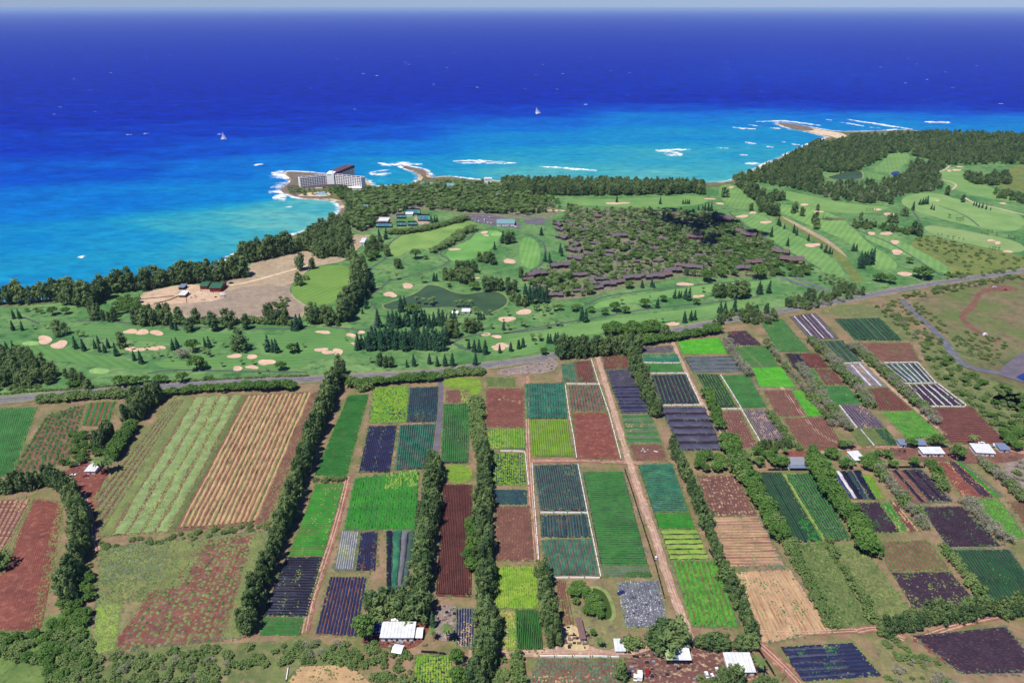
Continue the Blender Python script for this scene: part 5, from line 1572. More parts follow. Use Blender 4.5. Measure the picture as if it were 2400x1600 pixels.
area({'shrub': (.7, 3, 5, 1.3), 'iron': (.3, 6, 9, 1.2)}, 'N', '1300,760 1500,720 1800,730 2100,760 2100,860 1300,860', 30, {'shrub': 'shrub in the thicket along the bottom edge below the houses', 'iron': 'ironwood in the thicket along the bottom edge below the houses'}, 'thicket along the bottom edge', 'scrub')
trees('iron', 'N', '610,760,180', 'single slim tree at the end of the grey-green shrub rows', 'single farm trees', 1.0)
area({'broad': (1, 6, 9, 1.1)}, 'C', '275,1130 350,1125 400,1230 410,1275 370,1270 290,1220', 26, 'dense green tree on the bank of the farm pond', 'trees on the pond bank', 'farm trees')
trees('palm', 'A', '470,610,80 500,600,70', 'palm beside the small white shed at the orchard', 'palms of the farm yards', 1.6)
area({'shrub': (1, 3, 5.5, 1.4)}, 'M', '1180,690 1330,690 1350,900 1420,960 1180,960', 18, 'lush green shrub below the central windbreak', 'lush shrubs below central windbreak', 'scrub')
row('shrub', 'M', '1440,720 1450,800 1470,900 1470,950', 3, 20, 'lush shrub in the short column beside the bottom path', 'lush shrubs below central windbreak', 1, 2, 1.2)
# scrub
SCL = {'shrub': 'wild shrub in the scrub at bottom left', 'iron': 'ironwood sapling in the scrub at bottom left', 'bare': 'grey bush in the scrub at bottom left', 'broad': 'low tree in the scrub at bottom left'}
area({'shrub': (.8, 2.5, 5, 1.5), 'bare': (.08, 3, 5, 1.5)}, 'A', '440,1450 1000,1410 1090,1390 1568,1375 1568,1475 1340,1480 1080,1500 1000,1600 420,1600', 26, SCL, 'scrub at bottom left', 'scrub')
area({'shrub': (.85, 2.5, 5, 1.5), 'bare': (.05, 3, 5, 1.5)}, 'B', '380,1390 560,1390 720,1450 715,1600 560,1600 430,1500 300,1470', 24, SCL, 'scrub at bottom left', 'scrub')
area({'shrub': (.8, 3, 6, 1.5), 'broad': (.2, 5, 8, 1.2)}, 'A', '-60,1350 230,1350 240,1300 420,1250 430,1600 250,1600 180,1480 -60,1440', 15, SCL, 'scrub at bottom left', 'scrub')
area({'broad': (.5, 6, 9, 1.1), 'shrub': (.5, 3, 6, 1.4)}, 'A', '270,1200 420,960 430,1200 400,1330 250,1320', 32, {'broad': 'green tree below the windbreak beside bare red field', 'shrub': 'green shrub below the windbreak beside bare red field'}, 'greenery beside bare red field', 'scrub')
area({'shrub': (1, 2, 4, 1.6)}, 'A', '450,930 800,890 1080,850 1240,830 1240,870 900,910 460,960', 26, 'shrub in the strip between striped field and weedy field', 'shrubs between the fields', 'scrub')
trees('shrub', 'A', '20,1030,70 -10,1040,60', 'dark shrub on bare red field at the picture edge', 'shrubs at the picture edge', 1.2)
area({'shrub': (.85, 2.5, 5, 1.6), 'broad': (.15, 5, 8, 1.2)}, 'D', '1075,0 1180,0 1270,120 1400,190 1640,260 1640,490 1440,410 1310,290 1160,180', 60, {'shrub': 'shrub in the wide green scrub belt at right', 'broad': 'low tree in the wide green scrub belt at right'}, 'green scrub belt at right', 'scrub')
area({'broad': (1, 7, 11, 1.2)}, 'D', '1440,400 1640,440 1640,510 1500,500', 60, 'dark tree beyond the right edge house', 'dark trees near right edge house', 'scrub')
area({'shrub': (.8, 2, 4, 1.7), 'bare': (.2, 3, 4, 1.5)}, 'D', '900,1370 960,1365 1180,1480 1150,1510 1000,1470 920,1420', 22, {'shrub': 'shrub beside dark brown corner field', 'bare': 'grey bush beside dark brown corner field'}, 'shrubs by the corner field', 'scrub')
area({'bare': (.6, 3, 5, 1.5), 'shrub': (.4, 2, 4, 1.5)}, 'D', '900,1560 1000,1500 1250,1540 1260,1600 900,1600', 30, {'shrub': 'shrub at the bottom edge below corner field', 'bare': 'grey bush at the bottom edge below corner field'}, 'shrubs by the corner field', 'scrub')
area({'bare': (.6, 3, 5, 1.5), 'shrub': (.4, 3, 5, 1.5)}, 'D', '1480,530 1620,560 1620,760 1560,700 1500,600', 60, {'shrub': 'shrub in the grey thicket at right edge', 'bare': 'grey bush in the grey thicket at right edge'}, 'grey thicket at right edge', 'scrub')
# highway edges
row('shrub', 'L', '310,1245 450,1235 600,1218 750,1205 960,1200', 4.5, 15, 'shrub of the hedge below the highway on the left', 'roadside hedge', 3, 3.5, 1.4)
row('broad', 'L', '1240,1200 1400,1180 1600,1165 1750,1155 1900,1150', 6, 16, 'bush of the hedge between highway and striped field', 'roadside hedge', 2, 4, 1.3)
row('broad', 'L', '1960,1150 2040,1150 2120,1145 2240,1148', 5, 22, 'tall bush of the hedge between highway and striped field', 'roadside hedge', 2, 5, 1.2)
row('iron', 'L', '1050,1300 1100,1270 1150,1250 1200,1230', 5, 40, 'ironwood of the dark clump between highway and striped field', 'dark clump below the highway', 3, 6, 1.1)
row('shrub', 'L', '0,1190 300,1165 330,1165 600,1148 1000,1118 1400,1092 1800,1070 2352,1048', 4, 5, 'low shrub of the clipped hedge along the far side of the highway', 'clipped hedge along the highway', 1, 2, 1.7, .6)
row('broad', 'B', '430,205 520,200 620,190 720,182 820,180', 5, 17, 'bush of the hedge below the highway near the paved lane', 'roadside hedge', 2, 5, 1.3)
row('shrub', 'B', '330,160 420,180 500,225', 5, 15, 'shrub beside the top of the long windbreak', 'roadside hedge', 2, 4, 1.3)
row('shrub', 'B', '870,160 960,152 1030,150', 4.5, 15, 'yellowish shrub below the highway near central tree row', 'roadside hedge', 2, 5, 1.4)
row('iron', 'K', '520,1555 600,1540 700,1545 800,1525 900,1530 1000,1510 1100,1500 1210,1490', 7.5, 38, 'large ironwood in the roadside wood at the top of the dirt road', 'roadside wood', 3, 7, 1.05)
row('broad', 'K', '980,1350 1060,1340 1150,1335 1250,1335 1340,1325 1390,1315', 6, 24, 'rounded bush of the green hedge on the golf side of the highway', 'golf side hedge', 3, 6, 1.2)
row('broad', 'K', '1240,1440 1350,1425 1450,1410 1560,1390 1700,1370 1850,1345 1960,1325', 6, 18, 'bush of the hedge above the vivid green plot', 'roadside hedge', 2, 7, 1.3)
trees('iron', 'K', '1490,1400,140 1460,1390,110', 'tall ironwood beside the highway above the vivid green plot', 'single roadside trees', 1.1)
area({'iron': (.75, 9, 15, 1.2), 'bare': (.25, 6, 9, 1.2)}, 'K', '1930,1290 2000,1190 2180,1150 2352,1120 2500,1160 2500,1260 2352,1260 2200,1240', 70, {'iron': 'ironwood in the pale wood beside the highway at right', 'bare': 'grey tree in the pale wood beside the highway at right'}, 'pale wood beside the highway', 'roadside wood')
area({'iron': (.75, 9, 14, 1.2), 'bare': (.25, 6, 9, 1.2)}, 'R', '520,1560 700,1470 900,1420 1080,1430 1160,1470 1000,1520 800,1568 640,1600', 80, {'iron': 'ironwood in the pale wood beside the highway at right', 'bare': 'grey tree in the pale wood beside the highway at right'}, 'pale wood beside the highway', 'roadside wood')
area({'shrub': (.8, 3, 5, 1.5), 'broad': (.2, 4, 7, 1.2)}, 'R', '1400,1490 1600,1430 2000,1370 2400,1300 2400,1350 2000,1410 1700,1470 1480,1520', 60, {'shrub': 'shrub on the near side of the highway at right', 'broad': 'low tree on the near side of the highway at right'}, 'shrubs along the highway at right', 'scrub')
area({'shrub': (.8, 3, 5, 1.5), 'broad': (.2, 4, 7, 1.2)}, 'R', '1720,1360 1760,1310 2000,1310 2352,1250 2352,1285 2000,1335', 60, {'shrub': 'shrub on the golf side of the highway at right', 'broad': 'low tree on the golf side of the highway at right'}, 'shrubs along the highway at right', 'scrub')
area({'shrub': (.8, 3, 5, 1.5), 'bare': (.2, 3, 5, 1.4)}, 'U', '1650,1400 1780,1380 1960,1560 1850,1568 1740,1480', 60, {'shrub': 'shrub in the scrub left of the access road', 'bare': 'grey bush in the scrub left of the access road'}, 'scrub left of the access road', 'scrub')
area({'shrub': (1, 2, 4, 1.6)}, 'U', '1810,1390 1900,1470 2010,1560 2080,1568 1960,1470 1860,1390', 60, 'shrub in the dark strip right of the access road', 'scrub right of the access road', 'scrub')
area({'shrub': (1, 2, 4, 1.6)}, 'D', '1210,0 1300,-40 1480,-10 1500,20 1430,110 1330,70', 60, 'shrub in the scrub above the blue painted court', 'scrub right of the access road', 'scrub')
# ---- coastal ironwoods
CO = 'ironwoods along the shore'
row('iron', 'L', '-60,500 60,498 160,492 280,482 380,476 480,470', 8, 46, 'ironwood in the open shore row with sea behind its trunks', CO, 1, 5, 1.15)
row('iron', 'L', '540,490 620,505 700,500 770,460', 8, 46, 'ironwood in the thick shore clump left of the corral', CO, 2, 8, 1.15)
row('iron', 'L', '760,440 850,410 940,395 1040,385', 8, 44, 'ironwood in the shore row left of the corral', CO, 1, 8, 1.15)
row('iron', 'L', '1120,385 1220,365 1300,345 1380,335 1480,330 1580,325 1680,310 1780,295 1870,285', 8, 42, 'ironwood in the shore row behind the red barns', CO, 2, 9, 1.15)
row('iron', 'L', '1840,180 1930,165 2020,150 2120,125 2200,100 2352,80', 8, 40, 'ironwood in the shore row above the bare pad', CO, 2, 9, 1.15)
area({'iron': (1, 17, 24, 1.1)}, 'T', '1390,1110 1450,1060 1540,1020 1600,1060 1620,1130 1560,1180 1450,1180', 95, 'ironwood in the big wood by the bay beach', 'big wood by the bay', 'coast wood')
area({'iron': (1, 14, 20, 1.1)}, 'L', '680,560 800,540 900,600 880,640 780,640 700,610', 90, 'ironwood in the dark clump below the shore row', 'dark clump below the shore', 'coast wood')
area({'broad': (1, 7, 11, 1.3)}, 'L', '890,500 1000,450 1060,460 1060,560 960,590 890,580', 70, 'bright green bush left of the corral', 'bright bushes left of corral', 'coast wood')
row('iron', 'L', '1060,640 1140,650 1220,650 1300,640', 9, 42, 'ironwood in the row between corral and fairway', 'row between paddock and fairway', 2, 8, 1.1)
trees('iron', 'L', '1380,645,120 1510,640,110 1460,705,100 1640,700,140 1750,660,130 1890,690,110 1770,690,60', 'ironwood in the loose row between paddock and fairway', 'row between paddock and fairway', 1.35)
area({'iron': (1, 15, 20, 1.15)}, 'L', '2010,600 2100,560 2200,600 2200,660 2060,660', 90, 'ironwood in the clump below the bare pad', 'clump below the bare pad', 'coast wood')
row('shrub', 'L', '1280,650 1600,640 1800,640 2000,640 2240,650', 6, 14, 'shrub of the hedge between paddock and fairway', 'hedge below the paddock', 1, 3, 1.5)
area({'broad': (1, 5, 8, 1.2)}, 'L', '2060,530 2120,470 2220,470 2230,500 2120,540', 60, 'green bush at the corner of the bare pad', 'bushes at the bare pad', 'coast wood')
trees('iron', 'T', '1380,1240,75 1435,1235,50 1375,1310,60', 'single ironwood on the bare pad', 'single trees on the bare pad', 1.3)
trees('shrub', 'T', '1405,1285,25', 'small round bush on the practice lawn', 'bushes at the bare pad', 1.2)
row('iron', 'G', '640,690 640,760 660,830 640,900 600,960 550,1020 520,1090 490,1150', 7, 44, 'ironwood in the windbreak right of the practice lawn', 'windbreak right of practice lawn', 2, 8, 1.1)
row('iron', 'G', '210,1165 260,1160 320,1165 380,1165', 7, 38, 'ironwood in the row below the practice lawn', 'windbreak right of practice lawn', 2, 7, 1.1)
area({'iron': (.85, 15, 20, 1.15), 'broad': (.15, 8, 11, 1.2)}, 'G', '130,420 220,330 420,330 560,420 600,560 660,620 540,600 400,540 240,580', 110, {'iron': 'ironwood in the big wood behind the practice lawn', 'broad': 'rounded tree in the big wood behind the practice lawn'}, 'big wood behind the practice lawn', 'coast wood')
area({'iron': (.7, 11, 16, 1.1), 'broad': (.3, 7, 10, 1.2)}, 'G', '690,540 680,420 840,410 850,540 760,590', 100, {'iron': 'ironwood left of the first striped fairway', 'broad': 'bright rounded tree left of the first striped fairway'}, 'wood left of first striped fairway', 'coast wood')
# left wood by the highway
area({'iron': (1, 15, 20, 1.15)}, 'L', '-60,900 100,900 330,960 430,1060 380,1120 0,1150 -60,1150', 60, 'ironwood in the dark wood at the left edge above the highway', 'dark wood at left edge', 'golf woods')
area({'iron': (.6, 10, 15, 1.2), 'broad': (.4, 6, 9, 1.3)}, 'L', '470,1040 560,1030 640,1060 750,1140 620,1155 540,1150', 70, {'iron': 'ironwood in the small clump beside the dark left wood', 'broad': 'rounded tree in the small clump beside the dark left wood'}, 'small clump beside dark wood', 'golf woods')
area({'shrub': (1, 3, 5, 1.6)}, 'L', '-60,1140 380,1100 360,1160 0,1185 -60,1190', 50, 'shrub in front of the dark wood at the left edge', 'shrubs before dark wood', 'golf woods')
# ---- golf course: Norfolk pines
GN = 'dark pines of the golf course'
trees('norf', 'L', '110,610,75 155,610,80 100,700,80 170,700,75', 'Norfolk pine near the left edge beside the cart path', GN)
trees('norf', 'L', '60,860,80 110,860,85', 'Norfolk pine at the left edge above the dark wood', GN)
trees('norf', 'L', '580,840,100 645,855,95', 'Norfolk pine right of the two left bunkers', GN)
trees('norf', 'L', '730,840,75 765,865,70 805,870,80 830,835,80 895,895,105 755,800,65', 'Norfolk pine in the loose line left of the long bunkers', GN)
trees('norf', 'L', '1030,930,80 1085,955,105', 'Norfolk pine just below the long bunker pair', GN)
trees('norf', 'L', '1325,850,90 1360,830,85', 'Norfolk pine right of the long bunker pair', GN)
trees('norf', 'L', '1575,825,75 1610,830,90', 'Norfolk pine in the middle of the left fairway', GN)
trees('norf', 'L', '1320,690,90 1350,700,70 2270,700,130 2300,680,110 2240,700,80', 'Norfolk pine at the hedge below the paddock', GN)
trees('norf', 'L', '2055,860,130 2090,865,100 2125,870,110 2285,865,75', 'Norfolk pine in the tight trio right of the left fairway', GN)
trees('norf', 'G', '825,415,120 880,395,110', 'tall Norfolk pine below the tennis courts', GN)
trees('norf', 'G', '1950,430,120 1880,490,80 2310,360,80', 'Norfolk pine beside the striped fairways', GN)
trees('norf', 'G', '770,860,120 740,850,90 700,1030,110 665,1080,60', 'Norfolk pine left of the pond', GN)
trees('norf', 'G', '1020,1060,155 1058,1020,110 815,1200,165', 'tall Norfolk pine standing before the pond', GN)
trees('norf', 'G', '1320,780,85 1345,780,80', 'Norfolk pine pair above the pond', GN)
trees('norf', 'G', '70,1430,95', 'Norfolk pine left of the paired bunkers', GN)
trees('norf', 'G', '1960,1230,85 1730,1135,70 1755,1135,80 1780,1130,70', 'Norfolk pine right of the pond grove', GN)
trees('norf', 'G', '1640,1400,90 1690,1430,120 1740,1430,120 1795,1450,140 1925,1440,85 2030,1425,90 2100,1400,90 2140,1385,90 1700,1550,125', 'Norfolk pine around the bunkers near the highway bend', GN)
trees('norf', 'G', '1490,1560,130 1425,1560,120 1355,1560,100 1280,1540,105 1140,1560,115 1075,1568,75', 'Norfolk pine in the spaced row along the highway', GN)
trees('norf', 'G', '1300,245,70 1330,240,70 1350,235,60', 'Norfolk pine by the tennis courts', GN)
gx = []
for i in range(17):
    gx.append((905 + i * 38 + random.uniform(-8, 8), 1195 + random.uniform(-15, 15), random.uniform(120, 165)))
trees('norf', 'G', ' '.join('%d,%d,%d' % q for q in gx), 'Norfolk pine in the back row of the dark grove by the pond', 'dark pine grove by the pond')
gx = []
for i in range(18):
    for j in (0, 1):
        gx.append((735 + i * 40 + j * 18 + random.uniform(-8, 8), 1405 - j * 45 + random.uniform(-12, 12), random.uniform(140, 190)))
trees('norf', 'G', ' '.join('%d,%d,%d' % q for q in gx), 'Norfolk pine in the front rows of the dark grove by the pond', 'dark pine grove by the pond')
trees('norf', 'G', '620,1410,155 660,1400,140 700,1400,120', 'Norfolk pine at the left end of the dark grove', 'dark pine grove by the pond')
trees('iron', 'G', '1470,1300,160 1520,1290,150 1450,1280,150', 'ironwood at the right end of the dark grove', 'ironwoods of the golf course', 1.2)
trees('norf', 'K', '345,440,80 520,600,95 535,630,80 380,680,100 425,690,100', 'Norfolk pine between striped fairway and brown condominiums', GN)
trees('norf', 'K', '720,1220,135 755,1235,130 980,1310,85 1410,1105,100', 'lone Norfolk pine between the two right fairways', GN)
trees('norf', 'K', '1275,920,85 1360,910,90 1380,920,60', 'Norfolk pine before the lower condominium row', GN)
trees('norf', 'K', '1570,1015,90 1610,1015,75 1630,1005,60 1665,1020,110 1700,1035,125', 'Norfolk pine in the group of five between fairways', GN)
trees('norf', 'K', '1665,1240,115 1720,1220,100 1755,1215,95', 'Norfolk pine in the trio right of the long bunker', GN)
trees('norf', 'K', '1970,1150,60 1995,1150,110 2035,1150,110 2120,1140,130 2340,970,120', 'Norfolk pine near the pale roadside wood', GN)
trees('norf', 'K', '65,1500,85 140,1480,90 180,1465,90 410,1425,90 432,1430,90 475,1435,110 500,1440,120', 'Norfolk pine above the roadside wood', GN)
trees('norf', 'K', '1440,150,70 1650,150,50 1670,150,50 1690,150,50 1705,150,50 1040,135,70 1850,215,80 1880,215,85 1910,215,85 1830,210,60 1790,205,50', 'Norfolk pine on the far fairway below the seaside wood', GN)
gx = [(210 + (i % 7) * 30, 1030 + (i // 7) * 30, random.uniform(130, 180)) for i in range(14)]
trees('norf', 'K', ' '.join('%d,%d,%d' % q for q in gx), 'Norfolk pine in the black grove right of the pond', 'black pine grove right of the pond')
trees('norf', 'R', '470,940,70 485,950,50 515,970,45 540,1100,70 415,1030,80 590,1000,70 610,1020,60 700,1060,55 800,1120,50 830,1150,70 860,1160,60 880,1165,40', 'Norfolk pine along the sandy diagonal strip', GN)
trees('norf', 'R', '1040,1140,70 1065,1140,60 1500,825,70 1550,785,50 1570,785,60 1590,780,60 1610,780,70 1640,820,45 1660,825,40 1965,790,35 1985,795,40 2005,805,40 2030,810,45 2060,820,40 2095,825,25', 'Norfolk pine far out on the right golf course', GN)
trees('norf', 'R', '320,1470,100 340,1470,80 395,1460,100', 'Norfolk pine left of the right pale wood', GN)
gx = [(1095 + (i % 5) * 24, 1215 + (i // 5) * 28, random.uniform(80, 110)) for i in range(12)]
trees('norf', 'R', ' '.join('%d,%d,%d' % q for q in gx), 'Norfolk pine in the tight black clump on the right fairway', 'black clump on right fairway')
# golf course: palms
GP_ = 'palms of the golf course'
trees('palm', 'L', '600,750,60 650,750,50 260,690,40 350,690,40 395,690,40', 'coconut palm near the two left bunkers', GP_, 1.5)
trees('palm', 'L', '1225,900,50 1285,910,40 1165,915,35 1110,850,30 1005,850,45 1135,830,35 1310,940,30', 'coconut palm around the long bunker pair', GP_, 1.5)
trees('palm', 'L', '1715,830,50 1775,830,50 1635,800,45 2020,840,50 2330,830,40', 'coconut palm in the middle of the left fairway', GP_, 1.5)
trees('palm', 'L', '1855,960,45 1935,965,45 1705,980,45 1610,900,60 1580,890,50 1550,880,50 2040,1010,35 1980,1030,35 1880,620,60', 'coconut palm around the cluster of five bunkers', GP_, 1.5)
trees('palm', 'G', '980,770,80 1215,800,90 1200,740,40 905,770,40', 'coconut palm beside the winding cart path', GP_, 1.3)
trees('palm', 'G', '1170,990,80 1225,1000,80 1280,1000,80 1320,990,80 1300,1010,60 1525,1020,80 1580,1020,85 1610,1020,70 1650,1020,85 1685,1010,40', 'coconut palm on the near bank of the pond', GP_, 1.3)
trees('palm', 'G', '1835,1090,60 2000,1100,60 1855,1220,60 2120,1190,60 2160,1200,60 2230,1130,50 2330,1100,60 1960,1160,40 1700,1090,90 1730,1100,80', 'coconut palm right of the pond', GP_, 1.4)
trees('palm', 'G', '735,1530,70 1390,1370,100 2220,1330,70 2290,1330,70 2250,1360,50 510,1330,40 1610,1330,60', 'coconut palm near the highway side of the golf course', GP_, 1.4)
trees('palm', 'K', '260,1400,70 330,1400,70 400,1290,70 480,1270,70 530,1270,50 50,1310,70 170,1270,60', 'coconut palm on the long right fairway', GP_, 1.4)
trees('palm', 'K', '1080,1070,60 1345,1010,30 1405,1230,40 1465,1240,50 1835,960,60 2285,1100,60 1580,1240,30', 'coconut palm between the right fairways', GP_, 1.4)
area({'palm': (1, 9, 13, 1.3)}, 'K', '250,1070 480,1090 470,1170 260,1140', 110, 'coconut palm in the grove below the black pine grove', 'palm grove by the fairway', 'golf woods')
area({'palm': (1, 9, 13, 1.3)}, 'R', '700,1340 860,1340 1000,1400 960,1430 820,1390', 90, 'coconut palm in the palm grove near the highway at right', 'palm grove near the highway', 'golf woods')
for s_ in ['2030,1005,25 2050,1010,25 2075,1015,30 2105,1000,22 2140,1015,28', '2230,1040,28 2250,1045,25 2280,1048,25 2310,1045,22', '2085,1120,22 2110,1125,28 2130,1128,25 2155,1130,25', '1690,1015,18 1720,1020,18 1770,1035,22 1805,1045,28 1850,1050,20 1885,1055,20', '1780,885,35 1838,905,30 1858,908,30 1878,900,30', '815,890,25 835,895,25 850,900,28 870,900,25', '1150,830,20 1170,828,20 1190,830,20 1215,832,20']:
    trees('palm', 'R', s_, 'small distant palm on the right golf course', 'distant palms', 1.6)
# golf course: round trees and clumps
GB = 'round trees of the golf course'
trees('broad', 'L', '405,580,65 510,572,55 320,570,35 280,560,35 210,555,28', 'flat-topped tree near the left shore row', GB, 1.3)
trees('iron', 'L', '470,735,115 940,830,120 1850,850,150', 'broad ironwood standing alone on the left fairway', 'ironwoods of the golf course', 1.4)
trees('broad', 'L', '1480,862,100 1510,1000,110 1560,995,70 2240,872,80', 'broad dark tree on the left fairway', GB, 1.15)
trees('broad', 'L', '2155,1002,68', 'bright green round bush right of the five bunkers', GB, 1.3)
trees('bare', 'L', '1390,910,65 1430,905,65', 'grey leafless bush on the left fairway', 'grey bushes of the golf course', 1.8)
trees('broad', 'L', '920,1130,90 990,1130,90 1050,1120,70 1115,1105,65 1215,1100,65 1260,1100,60 1400,1095,80 1580,1080,35 1620,1075,35', 'round tree in the loose line above the highway', GB, 1.2)
trees('broad', 'G', '1150,572,95', 'large round dark tree between the striped fairways', GB, 1.2)
trees('broad', 'G', '1245,578,38 1460,832,38 780,560,70 740,590,70', 'small bright round tree on the middle fairways', GB, 1.4)
trees('iron', 'G', '1000,665,90 980,650,80 900,552,100 885,540,90', 'ironwood beside the middle cart path', 'ironwoods of the golf course', 1.3)
trees('broad', 'G', '1110,1075,95 1160,1070,80', 'bright green spreading tree behind the dark grove', GB, 1.2)
trees('iron', 'G', '1430,770,110 1480,775,110 1530,775,120 1580,790,140 1620,805,150 1640,700,110 1690,700,110 1580,700,110 1740,600,90 1800,610,100 1850,620,110 1540,700,110', 'ironwood in the wood above the pond', 'ironwoods of the golf course', 1.4)
trees('iron', 'G', '1800,865,130 1850,865,125 1900,860,115 1940,855,95 2120,745,95 2090,1000,90 2050,960,100 2010,900,110 2100,1000,100 2150,1010,100 2000,830,90 2060,880,110', 'ironwood in the wood at the right end of the pond', 'ironwoods of the golf course', 1.4)
trees('broad', 'G', '1690,860,75', 'low dark bush on the far bank of the pond', GB, 1.5)
trees('iron', 'G', '830,1560,120 880,1568,100 930,1572,105 1630,1250,140 1680,1240,120 1740,1230,90 440,1190,60 2000,430,110 2040,430,100 1990,440,90', 'ironwood on the lower golf course', 'ironwoods of the golf course', 1.3)
row('palm', 'G', '1310,520 1360,490 1430,460 1500,420 1550,380 1600,340 1690,305', 7, 12, 'low palm in the line between two striped fairways', 'line between striped fairways', 2, 6, 1.8, mix=('shrub', .4, 'shrub in the line between two striped fairways'))
row('shrub', 'G', '930,345 1050,340 1200,320 1350,285 1500,245 1600,215', 5, 12, 'shrub of the curving hedge below the tennis courts', 'hedge below the tennis courts', 2, 6, 1.5)
trees('broad', 'K', '515,1125,60 655,1135,65 690,1110,45 800,1145,62', 'round green tree in the line of small trees on the right fairway', GB, 1.3)
trees('broad', 'K', '1025,1135,92 1120,1150,70 1300,1100,88 1465,1045,62 1770,1072,58 930,1168,60', 'round green tree between the right fairways', GB, 1.3)
trees('broad', 'K', '1870,858,105 1155,922,72 2330,830,120', 'large dark spreading tree beside the lower condominiums', GB, 1.4)
trees('iron', 'K', '1950,1000,120 2000,1010,130 2060,990,115 2130,1010,150 2180,1015,170 2220,1000,140', 'ironwood in the dark wood on the right fairway', 'ironwoods of the golf course', 1.35)
trees('broad', 'K', '370,1530,65', 'round bush above the roadside wood', GB, 1.3)
trees('broad', 'R', '1575,1350,105 1540,1340,80 1610,1335,70 1250,1372,72 1220,1368,55 1320,1385,70 1470,1232,52', 'round dark tree near the highway on the right golf course', GB, 1.3)
area({'iron': (.6, 10, 16, 1.2), 'broad': (.4, 6, 9, 1.3)}, 'R', '1040,920 1120,940 1300,950 1380,980 1560,1010 1560,1030 1400,1010 1200,970 1050,970', 80, {'iron': 'ironwood in the wooded mound on the right golf course', 'broad': 'rounded tree in the wooded mound on the right golf course'}, 'wooded mound', 'golf woods')
trees('iron', 'R', '600,840,80 650,870,70 750,930,90 755,965,80 580,850,70 1100,900,60 1320,920,70 1360,920,70 1500,1010,100 1540,1020,90 1430,870,70 1330,780,60 770,830,50 260,830,60 330,840,60 1760,710,70 1880,765,60', 'scattered ironwood on the right golf course', 'ironwoods of the golf course', 1.3)
row('iron', 'R', '180,630 230,680 290,730 340,770 400,850 430,870', 11, 26, 'ironwood in the line leading from the shore wood', 'line from the shore wood', 2, 12, 1.2)
trees('iron', 'R', '60,725,75 430,750,85 460,755,80 490,750,75 350,710,60', 'ironwood beside the far fairway of the shore wood', 'line from the shore wood', 1.3)
area({'shrub': (1, 2.5, 4.5, 1.8)}, 'R', '1500,1070 1600,1010 1900,1090 2352,1190 2352,1240 2000,1280 1830,1300 1720,1200', 220, 'shrub in the olive scrubland on the right', 'olive scrubland shrubs', 'scrub')
# ---- far woods
WOODL = {'broad': 'rounded tree of the great shore wood on the far right', 'iron': 'ironwood of the great shore wood on the far right', 'shrub': 'undergrowth of the great shore wood'}
area({'iron': (.82, 10, 21, 1.25), 'broad': (.18, 8, 13, 1.4)}, 'R', '110,600 300,540 480,450 650,370 780,315 900,320 1090,262 1300,270 1300,420 1110,510 950,545 800,530 780,570 820,640 720,690 520,660 330,615', 130, WOODL, 'great shore wood', 'shore_wood')
area({'iron': (.82, 10, 21, 1.25), 'broad': (.18, 8, 13, 1.4)}, 'R', '1300,262 1660,240 2500,268 2500,470 1790,480 1500,410 1480,390 1300,390', 150, WOODL, 'great shore wood', 'shore_wood')
area({'iron': (.8, 9, 16, 1.4), 'bare': (.2, 6, 9, 1.4)}, 'R', '1500,460 1790,480 1700,530 1720,665 1620,685 1400,725 1300,765 1150,775 900,752 720,695 830,645 1000,615 1150,625 1290,605 1420,560', 120, {'iron': WOODL['iron'], 'bare': 'grey tree of the great shore wood'}, 'great shore wood', 'shore_wood')
area({'iron': (1, 12, 18, 1.4)}, 'R', '1890,560 2000,580 2230,540 2240,625 2100,640 1920,620', 120, 'ironwood in the island wood on the far right course', 'island wood', 'shore_wood')
area({'iron': (.7, 9, 14, 1.4), 'broad': (.3, 6, 9, 1.4)}, 'R', '2090,670 2400,720 2400,790 2150,735', 120, {'iron': 'ironwood in the small wood at the far right edge', 'broad': 'rounded tree in the small wood at the far right edge'}, 'island wood', 'shore_wood')
area({'iron': (1, 19, 25, 1.1)}, 'U', '-40,848 300,850 600,855 880,862 870,893 600,898 300,900 -40,893', 70, 'tall ironwood in the dark straight wood by the beach', 'straight wood by the beach', 'beach_wood')
area({'broad': (.6, 5, 8, 1.5), 'shrub': (.4, 3, 5, 1.6)}, 'U', '-260,860 0,900 200,905 180,925 0,930 -200,905', 90, {'broad': 'low tree beside the straight wood by the beach', 'shrub': 'shrub beside the straight wood by the beach'}, 'straight wood by the beach', 'beach_wood')
# ---- resort and condominium greenery
RESL = {'palm': 'coconut palm in the resort grounds behind the hotel bay', 'broad': 'rounded tree in the resort grounds behind the hotel bay', 'iron': 'ironwood in the resort grounds behind the hotel bay', 'bare': 'grey tree in the resort grounds behind the hotel bay'}
courts_av = [gp('G', '770,230 950,160 1230,110 1400,200 1180,300 780,300'), gp('T', '2130,985 2250,985 2400,1020 2400,1060 2250,1045 2150,1015'), gp('H', '480,300 900,250 1440,320 1440,480 1340,490 920,450 500,490')]
area({'palm': (.56, 12, 18, 1.2), 'broad': (.26, 8, 13, 1.2), 'iron': (.12, 11, 16, 1.2), 'bare': (.06, 6, 9, 1.3)}, 'T', '1600,905 1700,875 1900,862 2100,850 2352,862 2450,900 2450,990 2300,985 2130,975 1950,965 1720,1045 1650,1075 1600,1030 1610,960', 72, RESL, 'resort greenery', 'resort_greenery', courts_av)
area({'broad': (.5, 7, 11, 1.2), 'iron': (.5, 11, 16, 1.2)}, 'T', '1560,885 1620,890 1660,960 1620,1000 1600,1060 1560,1050 1590,980 1590,930', 90, {'broad': 'dense tree on the shore behind the bay beach', 'iron': 'ironwood on the shore behind the bay beach'}, 'trees behind the bay beach', 'resort_greenery')
